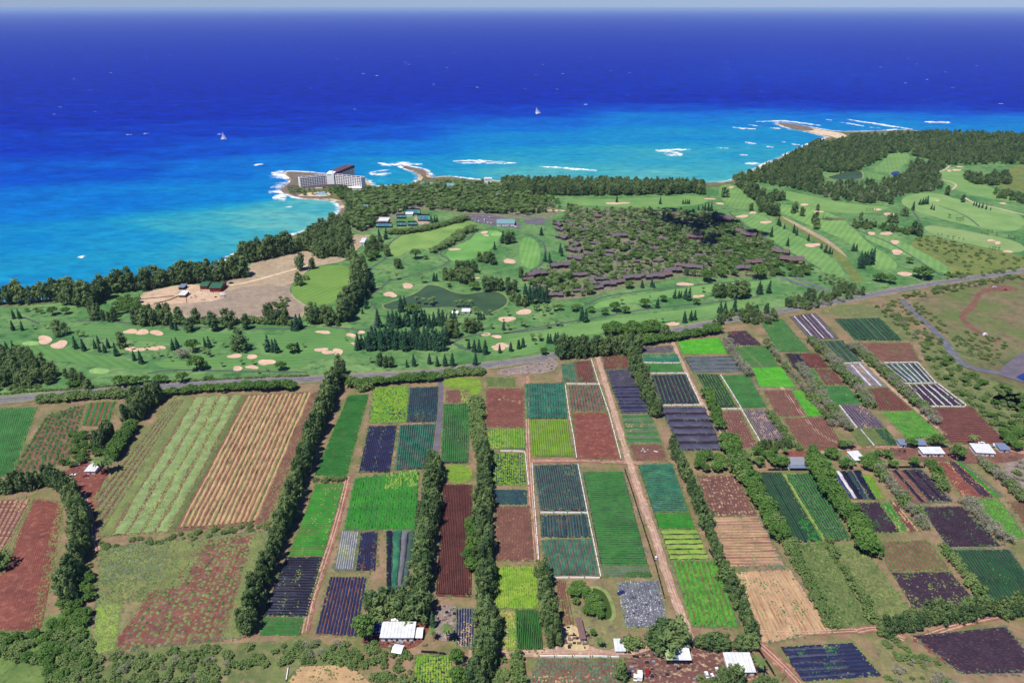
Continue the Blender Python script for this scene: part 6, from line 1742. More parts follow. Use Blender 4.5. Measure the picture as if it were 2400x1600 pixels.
area({'palm': (.8, 8, 12, 1.3), 'broad': (.2, 5, 8, 1.3)}, 'H', '300,480 480,500 700,500 960,470 1000,560 820,580 620,590 420,590 320,540', 130, {'palm': 'coconut palm in the hotel pool garden', 'broad': 'rounded bush in the hotel pool garden'}, 'hotel pool garden', 'resort_greenery')
area({'palm': (.5, 9, 14, 1.3), 'broad': (.25, 6, 10, 1.3), 'iron': (.25, 9, 14, 1.2)}, 'K', '-300,120 0,90 130,60 300,70 520,120 520,220 300,240 0,225', 110, RESL, 'resort greenery', 'resort_greenery')
area({'broad': (.6, 8, 12, 1.2), 'iron': (.4, 10, 15, 1.2)}, 'H', '960,480 1120,480 1230,560 1250,700 1150,660 1000,610', 80, {'broad': 'dense dark tree between the hotel and the bay beach', 'iron': 'ironwood between the hotel and the bay beach'}, 'trees beside the hotel', 'resort_greenery')
area({'palm': (.9, 9, 14, 1.3), 'broad': (.1, 6, 9, 1.3)}, 'T', '1760,868 1900,852 2050,836 2240,840 2240,852 2050,850 1900,864', 80, RESL, 'resort greenery', 'resort_greenery')
CONL = {'palm': 'coconut palm among the brown condominiums', 'broad': 'dense green tree among the brown condominiums', 'bare': 'grey leafless tree among the brown condominiums', 'iron': 'ironwood among the brown condominiums'}

# ================================================================== BUILDINGS
M_WHITE = plain('white_paint', (.78, .76, .72, 1), .5, .3, .2)
M_CREAM = plain('cream_wall', (.85, .82, .77, 1), .7, .2, .08)
M_TIN = plain('white_tin', (.68, .68, .67, 1), .5, .3, .55, .2)
M_TINGREY = plain('grey_tin', rgb(150, 152, 160), .45, .4, .4)
M_RUST = plain('rusty_tin', rgb(128, 100, 96), .7, .3, .5)
M_MAROON = plain('maroon_roof', rgb(104, 74, 86), .8, .2, .3, .1)
M_GLASS = plain('dark_glass', rgb(60, 58, 80), .3, .3, .3)
M_BROWNROOF = plain('brown_shingle', rgb(112, 102, 106), .9, .15, .45, .3)
M_BROWNROOF2 = plain('red_brown_shingle', rgb(118, 98, 98), .9, .15, .45, .3)
M_BROWNWALL = plain('brown_board', rgb(104, 78, 70), .8, .2, .4)
M_GREENROOF = plain('green_roof', rgb(52, 104, 76), .6, .3, .3)
M_REDWALL = plain('red_barn_wall', rgb(150, 44, 46), .7, .2, .3)
M_BLUEROOF = plain('blue_green_roof', rgb(122, 160, 164), .6, .3, .35)
M_BLUETARP = plain('blue_tarp', rgb(46, 60, 110), .5, .3, .3)
M_GREENTIN = plain('pale_green_tin', rgb(168, 184, 128), .5, .3, .3)
M_SLATETIN = plain('slate_tin', rgb(122, 136, 160), .5, .3, .3)
M_CAR = {c: plain('car_' + c, v, .3, .5, .1) for c, v in {'white': (.8, .8, .8, 1), 'blue': rgb(30, 46, 120), 'red': rgb(170, 30, 30), 'silver': rgb(170, 172, 178), 'black': rgb(30, 30, 36)}.items()}
M_TYRE = plain('tyre', (.02, .02, .02, 1), .8, .2, .1)
M_NET = plain('black_net', rgb(40, 42, 50), .8, .2, .4)  # fence net; also paints the shade inside the open shed
M_COURT = plain('court_green', rgb(84, 146, 126), .8, .2, .25, .1)
M_COURTB = plain('court_blue', rgb(70, 112, 140), .8, .2, .25, .1)
M_WOOD = plain('weathered_wood', rgb(140, 116, 96), .9, .1, .4)


# ---- the hotel: three wings about a core
hotel = empty('hotel', g('H', 920, 440))
tag(hotel, 'large white hotel with three wings and maroon roofs on the seaside point', 'hotel')
HB = hotel.location.copy()


def wing(a, b, width, height, back=False, bays=12, floors=6):
    """front line a->b (left to right seen from the land), width goes away from the viewer"""
    a, b = Vector(a) - HB, Vector(b) - HB
    L = (b - a).length
    rz = math.atan2(b.y - a.y, b.x - a.x)
    M = Matrix.Translation((a.x, a.y, 0)) @ Matrix.Rotation(rz, 4, 'Z')

    def bld(mb, name, mat):
        mb.v = [tuple(M @ Vector(v)) for v in mb.v]
        return mb.build(name, mat, hotel)
    m = MB()
    m.box(0, L, 1.6, width - 1.6, 0, height)
    m.box(-.8, 0, 0, width, 0, height + 1.2)
    m.box(L, L + .8, 0, width, 0, height + 1.2)
    w_ = bld(m, 'wing_wall', M_CREAM)
    # balcony grid front and back
    fh = height / (floors + .6)
    for side in (0, 1):
        y0, y1 = (0, 1.6) if side == 0 else (width - 1.6, width)
        m = MB()
        for f in range(floors + 1):
            z = fh * .6 + f * fh
            m.box(0, L, y0, y1, z - .4, z + .4)
            if f < floors:
                yr = y0 if side == 0 else y1 - .15
                m.box(0, L, yr, yr + .15, z + .4, z + 1.1)
        for i in range(bays + 1):
            x = L * i / bays
            m.box(max(x - .75, .02), min(x + .75, L - .02), y0 - .04, y1 + .04, 0, height)
        bld(m, 'balcony_frame', M_CREAM)
        m = MB()
        yg = 1.55 if side == 0 else width - 1.6
        m.box(.3, L - .3, yg, yg + .06, fh * .65, height - .2)
        bld(m, 'window_glass', M_GLASS)
    m = MB()
    m.box(.4, L - .4, 1.0, width - 1.0, height + .05, height + .7)
    r_ = bld(m, 'roof', M_MAROON)
    m = MB()
    m.box(0, L, -.2, 1.0, height, height + 1.2)
    m.box(0, L, width - 1.0, width + .2, height, height + 1.2)
    bld(m, 'parapet', M_CREAM)
    m = MB()
    for i in range(6):
        x = L * (i + .5) / 6
        m.box(x - 1.2, x + 1.2, width * .45, width * .6, height + .7, height + 2)
        m.box(x + 3, x + 4, width * .3, width * .4, height + .7, height + 1.7)
    bld(m, 'roof_vents', M_WHITE)['kind'] = 'stuff'


HT = 25.0
wing(g('H', 505, 486), g('H', 882, 446), 17, HT)
wing(g('H', 962, 444), g('H', 1338, 486), 17, HT)
cl, crr = g('H', 882, 446), g('H', 962, 444)
m = MB()
x0, x1 = cl.x - HB.x - 2, crr.x - HB.x + 2
yy = cl.y - HB.y
m.box(x0, x1, yy - 3, yy + 24, 0, HT + 6)
m.box(x0 + 4, x1 - 4, yy + 2, yy + 14, HT + 6.02, HT + 9)
m.build('core_tower', M_CREAM, hotel)
for i in range(3):
    xx = x0 + 3 + i * 3.2
    m = MB()
    m.box(xx, xx + 1.6, yy - 3.2, yy - 3.02, HT + 2, HT + 4)
    m.build('tower_window', M_GLASS, hotel)
# rear wing, seen end-on with its roof
wing(Vector((crr.x + 7, cl.y + 26, 0)), Vector((crr.x + 33, cl.y + 96, 0)), 22, HT - 1, bays=12)
# its sloping maroon roof
m = MB()
ra, rb = Vector((crr.x - 6, cl.y + 24, 0)) - HB, Vector((crr.x + 22, cl.y + 100, 0)) - HB
rn = Vector((12, -3, 0))
m.add([(ra - rn) + Vector((0, 0, HT + 5)), (ra + rn) + Vector((0, 0, HT + 5)), (rb + rn) + Vector((0, 0, HT + 8)), (rb - rn) + Vector((0, 0, HT + 8)),
       (ra - rn) + Vector((0, 0, HT)), (ra + rn) + Vector((0, 0, HT)), (rb + rn) + Vector((0, 0, HT)), (rb - rn) + Vector((0, 0, HT))],
      [(0, 1, 2, 3), (4, 5, 1, 0), (5, 6, 2, 1), (6, 7, 3, 2), (7, 4, 0, 3)])
m.build('sloping_roof', M_MAROON, hotel)
# podium roofs
for s_, hh, mt in [('345,455 490,462 500,500 400,505 350,490', 4, M_MAROON), ('505,470 700,455 960,428 960,450 800,480 700,478 520,492', 5, M_MAROON), ('960,430 1100,440 1220,465 1200,480 1060,468 960,455', 5, M_MAROON), ('1080,470 1340,480 1340,500 1180,500', 4.5, M_WHITE)]:
    P = [p - HB for p in gp('H', s_)]
    o = sheet('podium_roof', P, hh, mt, hotel, None, thick=.8)
    c = sum(P, Vector()) / len(P)
    o2 = sheet('podium_wall', [c + (p - c) * .93 for p in P], hh - .81, M_CREAM, hotel, None, thick=hh - .9)
pool = sheet('swimming_pool', smooth_poly(gp('H', '690,545 800,535 880,548 840,575 700,575')), .5, plain('pool_water', rgb(150, 196, 220), .1, .5, .3))
sheet('pool_deck', smooth_poly(gp('H', '500,560 640,535 900,525 940,560 860,590 600,590 440,585')), .42, M_SAND)
for i, (x, y) in enumerate(pts('540,562 640,556 660,562 900,548 560,568 1000,560')):
    p = g('H', x, y)
    m = MB()
    vs = [(2.6 * math.cos(t), 2.6 * math.sin(t), 2.4) for t in np.linspace(0, 6.283, 9)[:-1]] + [(0, 0, 3.5)]
    m.add(vs, [(j, (j + 1) % 8, 8) for j in range(8)])
    u = empty('parasol', p)
    tag(u, 'yellow parasol beside the hotel pool', 'parasol', 'parasols by the hotel pool')
    m.build('canopy', plain('parasol_yellow', rgb(232, 188, 90), .7, .2, .1), u)
    m = MB(); m.tube((0, 0, 0), (0, 0, 3.4), .06, .06); m.build('pole', M_WHITE, u)


# ---- generic farm buildings
def building(name, label, cat, p, rz, L, W, H, roof='shed', roof_m=None, wall_m=None, rise=1.2, doors=2, windows=3, group=None, over=.8, panels=0, porch=False):
    e = empty(name, (p[0], p[1], .3), rz)
    tag(e, label, cat, group)
    wall_m = wall_m or M_WHITE
    roof_m = roof_m or M_TIN
    m = MB()
    if roof == 'gable':
        m.box(-L / 2, L / 2, -W / 2, W / 2, 0, H)
        m.add([(-L / 2, -W / 2, H), (-L / 2, W / 2, H), (-L / 2, 0, H + rise * .92), (L / 2, -W / 2, H), (L / 2, W / 2, H), (L / 2, 0, H + rise * .92)], [(0, 2, 1), (3, 4, 5)])
    else:
        m.box(-L / 2, L / 2, -W / 2, W / 2, 0, H - .35)
    m.build('wall', wall_m, e)
    r_ = None
    if panels:                       # roof laid in separate sheets
        mats_ = panels
        wS = (L + 2 * over) / len(mats_)
        for i, mt in enumerate(mats_):
            m = MB()
            xa = -L / 2 - over + i * wS
            m.shed(xa + .02, xa + wS - .02, -W / 2 - over, W / 2 + over, H, H + rise)
            m.build('roof_panel', mt, e)
    else:
        m = MB()
        if roof == 'gable':
            m.gable(-L / 2 - over, L / 2 + over, -W / 2 - over, W / 2 + over, H + .05 - rise * .0, H + rise + .25)
        else:
            m.shed(-L / 2 - over, L / 2 + over, -W / 2 - over, W / 2 + over, H, H + rise)
        r_ = m.build('roof', roof_m, e)
        n_ = max(3, int(L / 2.2))
        m = MB()
        for i in range(1, n_):
            x = -L / 2 - over + (L + 2 * over) * i / n_
            if roof == 'gable':
                m.gable(x - .06, x + .06, -W / 2 - over - .01, W / 2 + over + .01, H + .12, H + rise + .34, t=.05)
            else:
                m.shed(x - .06, x + .06, -W / 2 - over - .01, W / 2 + over + .01, H + .07, H + rise + .07, t=.05)
        m.build('roof_seam', M_TINGREY if roof_m in (M_TIN,) else roof_m, r_)
    for i in range(doors):
        x = -L / 2 + L * (i + .5) / doors
        m = MB(); m.box(x - .9, x + .9, -W / 2 - .06, -W / 2 - .01, 0.05, min(2.3, H - .6))
        d_ = m.build('door', M_GLASS, e)
        m = MB(); m.box(x + .55, x + .7, -W / 2 - .14, -W / 2 - .07, 1.0, 1.15)
        m.build('handle', M_TINGREY, d_)
    for i in range(windows):
        x = -L / 2 + L * (i + 1) / (windows + 1)
        m = MB(); m.box(x - .7, x + .7, -W / 2 - .09, -W / 2 - .02, 1.1, min(2.2, H - .7))
        w2 = m.build('window', M_GLASS, e)
        m = MB(); m.box(x - .85, x + .85, -W / 2 - .16, -W / 2 - .1, .95, 1.08)
        m.build('sill', M_WHITE, w2)
    if porch:
        m = MB(); m.shed(-L / 2, L / 2, -W / 2 - 4.2, -W / 2 - .02, H - 1.0, H - .45, t=.15); m.build('porch_roof', M_SLATETIN, e)
        for i in range(4):
            m = MB()
            x = -L / 2 + .3 + (L - .6) * i / 3
            m.box(x - .1, x + .1, -W / 2 - 4, -W / 2 - 3.8, 0, H - 1.2)
            m.build('porch_post', M_WOOD, e)
    return e


def bpx(vw_, x0, x1, ybase, **kw):
    """centre of the front base line and length from view pixels"""
    a, b = g(vw_, x0, ybase), g(vw_, x1, ybase)
    return (a + b) / 2, (b - a).length


def place(name, label, vw_, x0, x1, yb, W, H, cat='shed', rz=0.0, **kw):
    c, L = bpx(vw_, x0, x1, yb)
    c = c + Vector((-math.sin(rz), math.cos(rz), 0)) * (W / 2)
    return building(name, label, cat, c, rz, L, W, H, **kw)


place('farm_shed', 'large white tin-roofed packing shed near the bottom edge', 'M', 210, 505, 560, 12, 4.2, rise=1.2, doors=3, windows=2)
place('farm_shed', 'rusty-roofed lean-to behind the large white packing shed', 'M', 145, 280, 410, 12, 4, roof_m=M_RUST, doors=1, windows=1)
place('farm_shed', 'dark blue tarp shelter left of the large white packing shed', 'M', 118, 205, 500, 8, 3.2, roof_m=M_BLUETARP, wall_m=M_NET, doors=1, windows=0)
place('farm_shed', 'small white tent right of the large white packing shed', 'M', 537, 580, 548, 8, 2.8, roof='gable', roof_m=M_WHITE, doors=1, windows=0)
place('farm_shed', 'white canopy below the large packing shed', 'M', 315, 390, 690, 6, 3, roof='gable', roof_m=M_WHITE, doors=1, windows=0, rz=-.2)
place('farm_shed', 'small white box shed behind the large packing shed', 'M', 220, 292, 350, 4, 3, doors=1, windows=0)
place('long_shed', 'long narrow tin shed on the pale sandy yard', 'M', 2042, 2080, 560, 17, 3.0, roof_m=M_RUST, doors=1, windows=0, rz=.1)
place('farm_shed', 'open shed with green, slate and white roof panels', 'N', 1030, 1240, 612, 17, 4.6, panels=[M_GREENTIN, M_SLATETIN, M_TIN, M_TIN], wall_m=M_NET, doors=3, windows=0, rise=1.6)  # solid dark walls paint the shade inside the open front
place('farmhouse', 'white flat-roofed house at the bottom edge behind feathery tree', 'N', 1600, 1830, 718, 14, 4.0, cat='house', rise=1.0, doors=2, windows=4)
place('farm_shed', 'tiny white pavilion beside the dirt yard', 'N', 562, 640, 515, 9, 3, doors=0, windows=0, rise=.6)
place('farm_shed', 'small white shed at the orchard with palm beside it', 'A', 395, 438, 610, 15, 3.6, rise=1.0, doors=1, windows=1)
place('farmhouse', 'white farmhouse with slate porch beside dark green rows', 'Q', 185, 350, 385, 11, 4.4, cat='house', roof_m=M_TINGREY, doors=1, windows=4, porch=True)
place('farmhouse', 'white tin farmhouse behind the blue-black plastic plot', 'Q', 790, 885, 335, 13, 4, cat='house', doors=1, windows=2, rz=.15)
place('farmhouse', 'long white farmhouse between two round dark trees', 'Q', 1420, 1610, 275, 9, 4, cat='house', doors=2, windows=4)
place('farm_shed', 'blue-roofed shed left of round dark tree on farm lane', 'Q', 1212, 1270, 190, 8, 3.4, roof_m=M_SLATETIN, doors=1, windows=0)
place('farm_shed', 'blue-grey carport on the farm lane above long white farmhouse', 'Q', 1360, 1450, 190, 8, 3.2, roof_m=M_SLATETIN, wall_m=M_NET, doors=0, windows=0)
place('farmhouse', 'white and blue tin farmhouse at the right edge', 'Q', 1910, 2070, 270, 14, 4, cat='house', roof_m=M_TIN, doors=2, windows=3, rz=-.1)
place('farm_shed', 'small blue-roofed shed at the right edge beside tin farmhouse', 'Q', 2130, 2210, 235, 9, 3.4, roof_m=M_SLATETIN, doors=1, windows=0)
place('barn', 'smaller red barn with green roof above the corral', 'L', 1535, 1590, 388, 22, 5.5, cat='barn', roof='gable', roof_m=M_GREENROOF, wall_m=M_REDWALL, rise=2.6, doors=1, windows=2)
place('barn', 'larger red barn with green roof above the corral', 'L', 1608, 1692, 406, 26, 6.5, cat='barn', roof='gable', roof_m=M_GREENROOF, wall_m=M_REDWALL, rise=3, doors=2, windows=2)
place('stable_shelter', 'blue-grey roofed shelter at the upper corral', 'L', 1370, 1410, 390, 13, 4, roof_m=M_SLATETIN, wall_m=M_NET, doors=0, windows=0)
place('stable_shelter', 'white roofed shelter in the middle of the corral', 'L', 1372, 1418, 450, 16, 4.2, roof_m=M_TIN, wall_m=M_WOOD, doors=0, windows=0)
place('pavilion', 'white kiosk beside the dark pine grove at the pond', 'G', 1580, 1650, 1080, 9, 3.4, cat='pavilion', roof_m=M_TIN, doors=1, windows=2)
place('pavilion', 'small white tent beside the kiosk at the pond', 'G', 1490, 1540, 1095, 9, 3.2, cat='pavilion', roof='gable', roof_m=M_WHITE, doors=1, windows=0)
place('clubhouse', 'golf clubhouse with pale blue-green roof beside the car park', 'G', 1900, 2060, 275, 30, 5, cat='clubhouse', roof='gable', roof_m=M_BLUEROOF, rise=5, doors=2, windows=6)
place('beach_house', 'white block by the beach beside the straight wood', 'T', 2226, 2258, 850, 14, 15, cat='building', doors=1, windows=3, rise=.6, roof_m=M_TIN)
place('pavilion', 'open pavilion with pale roof beside the straight wood', 'T', 2278, 2312, 895, 30, 6, cat='pavilion', roof_m=M_BLUEROOF, doors=1, windows=0)
for x0, x1, y in [(1930, 2010, 862), (2040, 2110, 866), (2120, 2190, 866)]:
    place('beach_cottage', 'blue-green roofed beach cottage in the row behind the lagoon', 'T', x0, x1, y, 26, 6, cat='cottage', roof='gable', roof_m=M_BLUEROOF, rise=4, doors=2, windows=4, group='beach cottages behind the lagoon')
for x0, x1, y in [(1280, 1420, 770), (1500, 1600, 690)]:
    place('resort_lodge', 'low resort lodge half hidden by palms above the tennis courts', 'H', x0, x1, y, 18, 5, cat='building', roof='gable', roof_m=M_BLUEROOF, rise=3, doors=1, windows=3, group='resort lodges')
place('tennis_pavilion', 'white-roofed tennis pavilion between the courts', 'H', 1570, 1700, 955, 22, 4, cat='pavilion', roof_m=M_TIN, doors=1, windows=2)
place('tennis_pavilion', 'small white shade roof beside the upper tennis court', 'H', 1945, 2040, 862, 14, 4, cat='pavilion', roof_m=M_TIN, doors=0, windows=0)
place('pump_house', 'small white hut at the end of the bare pad', 'G', 645, 680, 455, 26, 6, cat='hut', roof_m=M_TIN, doors=1, windows=1)

# ---- tennis courts
for i, (x, y, rx, ry, mt, lb) in enumerate([(1120, 148, 80, 22, M_COURT, 'upper green tennis court with dark fence'), (1020, 192, 44, 15, M_COURT, 'small green tennis court left of the white shade roof'), (1230, 205, 60, 26, M_COURT, 'green tennis court beside the brown clay strip'),
                                           (860, 272, 80, 18, M_COURT, 'lower tennis court left of the brown path'), (1022, 262, 44, 16, M_COURT, 'lower tennis court right of the brown path'), (1124, 258, 44, 16, M_COURT, 'lowest right tennis court beside the curving hedge')]):
    P = gp('G', [(x - rx, y - ry), (x + rx * .9, y - ry), (x + rx, y + ry), (x - rx * .9, y + ry)])
    e = empty('tennis_court', (sum(P, Vector()) / 4))
    tag(e, lb, 'tennis court', 'tennis courts')
    P = [p - e.location for p in P]
    sheet('playing_surface', P, .5, mt, e, None)
    sheet('inner_court', [p * .66 for p in P], .54, M_COURTB, e, None)
    m = MB()
    for a, b in zip(P, P[1:] + P[:1]):
        d = (b - a).normalized(); nr = Vector((-d.y, d.x, 0)) * .12
        m.add([(a - nr) + Vector((0, 0, .1)), (b - nr) + Vector((0, 0, .1)), (b + nr) + Vector((0, 0, .1)), (a + nr) + Vector((0, 0, .1)),
               (a - nr) + Vector((0, 0, 3.4)), (b - nr) + Vector((0, 0, 3.4)), (b + nr) + Vector((0, 0, 3.4)), (a + nr) + Vector((0, 0, 3.4))],
              [(0, 1, 5, 4), (1, 2, 6, 5), (2, 3, 7, 6), (3, 0, 4, 7), (4, 5, 6, 7)])
    m.build('fence', M_NET, e)
    a, b = (P[0] + P[1]) / 2 * .66, (P[3] + P[2]) / 2 * .66
    m = MB(); m.box(a.x - .1, a.x + .1, min(a.y, b.y), max(a.y, b.y), .55, 1.5); m.build('net', M_WHITE, e)
sheet('clay_ground', smooth_poly(gp('G', '1130,190 1180,180 1300,250 1250,270 1170,260')), .4, M_DIRT)


# ---- condominiums: stepped shed-roofed blocks
def condo_proto(k):
    e = empty('condominium_block', (0, 0, 0))
    n_ = 3
    for i in range(n_):
        x0 = -18 + i * 12
        dy = (i % 2) * 3.0 * (1 if k == 0 else -1)
        m = MB(); m.box(x0 + .05, x0 + 11.95, -7 + dy, 7 + dy, 0, 6.4); m.build('wall', M_BROWNWALL, e)
        m = MB(); m.gable(x0 - .4, x0 + 12.3 - .01 * i, -8.4 + dy, 8.4 + dy, 6.5, 10.2 + i * .35)
        r_ = m.build('roof', M_BROWNROOF if k != 1 else M_BROWNROOF2, e)
        m = MB(); m.box(x0 + 8, x0 + 9.4, 1 + dy, 2.4 + dy, 8, 11.4); m.build('chimney', M_BROWNWALL, r_)
        for j in range(3):
            for f in range(2):
                m = MB(); m.box(x0 + 1.6 + j * 3.4, x0 + 3.6 + j * 3.4, -7.12 + dy, -7.02 + dy, .8 + f * 3, 2.6 + f * 3); m.build('window', M_GLASS, e)
    return e


def copy_tree(o, parent=None):
    c = o.copy()
    COL.objects.link(c)
    c.parent = parent
    for ch in o.children:
        copy_tree(ch, c)
    return c


CONDO_AV = []
cps = [condo_proto(0), condo_proto(1), condo_proto(2)]
used = [False, False, False]
CL = {'a': 'brown-roofed condominium block in the row beside the striped fairway', 'b': 'brown-roofed condominium block in the row along the lower fairway', 'c': 'brown-roofed condominium block in the middle of the trees', 'd': 'red-brown condominium block at the far right of the estate', 'e': 'brown-roofed condominium block near the black pine grove'}
for x, y, a, k, grp, s_ in [(500, 350, -.9, 0, 'a', .75), (520, 395, -1.0, 2, 'a', .75), (535, 470, -.8, 0, 'a', .8), (660, 530, -1.0, 0, 'a', .8), (655, 590, -.6, 2, 'a', .9), (660, 665, -.5, 0, 'a', .9), (520, 735, .25, 0, 'a', 1.1), (300, 815, .45, 0, 'e', 1.1), (225, 850, .4, 1, 'e', .6),
                            (1060, 460, .2, 0, 'c', 1.0), (870, 275, .3, 1, 'c', .7), (1750, 470, -.3, 1, 'd', 1.0), (2240, 450, -.5, 1, 'd', 1.1), (2020, 310, -.4, 0, 'd', 1.0), (700, 815, .1, 2, 'c', .8), (690, 960, 0, 0, 'e', .6), (945, 905, .15, 0, 'b', .95), (1045, 880, .2, 1, 'b', .8),
                            (1170, 845, .15, 0, 'b', .95), (1245, 825, .2, 2, 'b', .8), (1385, 835, .15, 0, 'b', 1.0), (1470, 815, .2, 1, 'b', .9), (1550, 780, .2, 0, 'b', 1.0), (1660, 735, -.2, 1, 'b', .9), (1750, 750, -.2, 0, 'b', .9), (480, 1000, 0, 0, 'e', .7), (850, 930, .2, 2, 'b', .7),
                            (740, 405, .2, 0, 'c', .7), (2180, 760, .1, 0, 'd', 1.0), (2290, 700, 0, 1, 'd', .9), (840, 520, 0, 2, 'c', .6), (1380, 570, .1, 2, 'c', .7), (900, 850, .2, 2, 'b', .7), (1560, 260, 0, 1, 'd', .8), (1150, 520, .3, 2, 'c', .6), (960, 600, -.2, 0, 'c', .6), (1240, 420, .2, 2, 'c', .6), (1480, 480, -.2, 0, 'c', .6), (1620, 560, .1, 2, 'c', .6), (1900, 520, -.3, 0, 'c', .7), (2050, 600, .1, 2, 'c', .7), (1200, 690, .2, 0, 'c', .6), (1420, 680, .1, 2, 'c', .6), (1800, 640, -.2, 0, 'c', .7), (1000, 330, .2, 0, 'c', .6), (1300, 320, -.1, 2, 'c', .6), (1700, 350, .1, 0, 'c', .7), (780, 620, .1, 0, 'c', .6)]:
    p = g('K', x, y)
    o = cps[k] if not used[k] else copy_tree(cps[k])
    used[k] = True
    o.location = (p.x, p.y, .3)
    o.rotation_euler = (0, 0, a)
    s_ *= .85
    o.scale = (s_, s_, s_)
    tag(o, CL[grp], 'apartment building', 'brown condominium blocks')
    h = 17 * s_
    CONDO_AV.append([(p.x - h, p.y - h * 1.9), (p.x + h, p.y - h * 1.9), (p.x + h, p.y + h * .6), (p.x - h, p.y + h * .6)])
for x, y, a, s_ in [(215, 1010, -.5, 1.0), (570, 1225, -.3, 1.1), (480, 1160, -.5, .9), (60, 905, -.4, 1.0)]:
    p = g('R', x, y)
    o = copy_tree(cps[1])
    o.location = (p.x, p.y, .3); o.rotation_euler = (0, 0, a); o.scale = (s_, s_, s_)
    tag(o, 'red-brown condominium block beside the right fairway', 'apartment building', 'brown condominium blocks')
    h = 17 * s_
    CONDO_AV.append([(p.x - h, p.y - h * 1.3), (p.x + h, p.y - h * 1.3), (p.x + h, p.y + h * .8), (p.x - h, p.y + h * .8)])

area({'palm': (.46, 10, 15, 1.35), 'broad': (.26, 7, 12, 1.2), 'bare': (.18, 7, 10, 1.4), 'iron': (.10, 10, 15, 1.2)}, 'K',
     '440,330 560,300 600,160 830,215 1300,205 1500,220 1920,240 2060,340 2352,440 2500,560 2500,780 2352,815 1900,825 1600,815 1300,880 1000,930 800,1000 420,1045 220,880 420,720 600,690 560,450', 115, CONL, 'condominium greenery', 'condominium_greenery', CONDO_AV)
area({'palm': (.5, 8, 12, 1.4), 'broad': (.5, 6, 9, 1.2)}, 'K', '560,720 960,690 980,780 800,830 600,800', 130, CONL, 'condominium greenery', 'condominium_greenery', CONDO_AV)
area({'broad': (.6, 7, 11, 1.2), 'palm': (.2, 8, 12, 1.3), 'iron': (.2, 9, 14, 1.2)}, 'R', '0,880 150,930 330,1060 520,1190 740,1290 680,1340 400,1330 200,1320 0,1330', 95, CONL, 'condominium greenery', 'condominium_greenery', CONDO_AV)

# ================================================================== FENCES, POLES, CARS, BOATS
def fence(label, vw_, s_, h=1.1, mat=None, name='windbreak_fence', t=.5):
    """continuous low cloth fence with slightly uneven top, on posts"""
    L = resample(gp(vw_, s_), 3.0)
    V, F = [], []
    n_ = len(L)
    for i, p in enumerate(L):
        d = (L[min(i + 1, n_ - 1)] - L[max(i - 1, 0)]).normalized()
        nr = Vector((-d.y, d.x, 0)) * t / 2
        z = .3 + h * random.uniform(.85, 1.12)
        V += [(p.x - nr.x, p.y - nr.y, 0), (p.x - nr.x, p.y - nr.y, z), (p.x + nr.x, p.y + nr.y, z), (p.x + nr.x, p.y + nr.y, 0)]
    for i in range(n_ - 1):
        a = i * 4
        F += [(a, a + 4, a + 5, a + 1), (a + 1, a + 5, a + 6, a + 2), (a + 2, a + 6, a + 7, a + 3)]
    F += [(0, 1, 2, 3), (4 * n_ - 1, 4 * n_ - 2, 4 * n_ - 3, 4 * n_ - 4)]
    e = empty(name, (0, 0, 0))
    tag(e, label, 'fence', 'low fences of the farm plots')
    link_mesh('cloth', mesh_from('cloth', V, F, mat or M_WHITE), e)
    m = MB()
    for p in L[::4]:
        m.box(p.x - .35, p.x + .35, p.y - .35, p.y + .35, 0, .45 + h)
    m.build('posts', M_WOOD, e)['kind'] = 'stuff'


for lb, vw_, s_ in [('white fence left of the smooth bare red plot', 'C', '244,200 262,330 285,450 297,540'), ('white fence along the left side of the upper dirt road', 'C', '364,85 400,200 445,330 500,540'),
                    ('white fence right of the three stacked blue-green plots', 'C', '302,565 345,780 370,900 408,1085'), ('white fence along the foot of the teal plot', 'C', '190,1087 300,1086 408,1088'),
                    ('broad white fence between two slate green plots', 'C', '128,787 240,788 348,789'), ('white fence above blue and green striped plot', 'C', '248,196 330,197 404,197'),
                    ('pale fence left of the large slate green plot', 'C', '92,560 100,700 115,900 125,1040'), ('white fence above patchy yellow plot', 'B', '1120,505 1180,505 1235,507 1245,600 1252,665'),
                    ('wavy white fence between teal and dull green slivers', 'C', '602,98 690,101 778,100'), ('white fence round the navy and green striped plot', 'C', '616,148 800,147 866,290'),
                    ('white fence above the six-band shade net plot', 'C', '682,295 780,294 882,293'), ('white divider between dark green and mid green plots', 'C', '957,155 1005,230 1053,308'),
                    ('white fence above brown specked plot running down beside mauve rows', 'C', '936,312 1052,311 1140,462'), ('white fence round the upper white-edged plot', 'D', '905,100 1078,97 1160,188'),
                    ('white fence between the two white-edged plots', 'D', '1010,194 1168,192'), ('white fence round the lower white-edged plot', 'D', '1172,196 1300,292 1298,302 1110,299'),
                    ('white fence below the dark strip plot', 'D', '736,102 830,99'), ('pale fence beside bottom dirt road above shrub rows', 'M', '1660,700 2000,700 2352,705'), ('pale fence below bottom road right section', 'N', '0,545 300,545 590,548'), ('white fence left of the tan field at bottom edge', 'A', '1315,1560 1325,1500')]:
    fence(lb, vw_, s_)
for lb, vw_, s_ in [('black net fence along the left side of the dirt road', 'C', '518,590 555,700 605,860 660,1030 700,1180'), ('black net fence beside the bottom right dirt junction', 'N', '1855,460 1940,590 2020,720'),
                    ('black net fence above dark green rows', 'Q', '0,402 180,400'), ('black net fence above brown plot with wavy lines', 'Q', '1080,380 1250,378 1440,378'), ('dark fence in the lower windbreak beside orchard-like plot', 'C', '905,960 960,1060 1020,1180 1080,1330'),
                    ('black net fence above the vegetable block at the bottom', 'M', '580,660 700,670 800,685')]:
    fence(lb, vw_, s_, 2.0, M_NET, 'net_fence', .3)
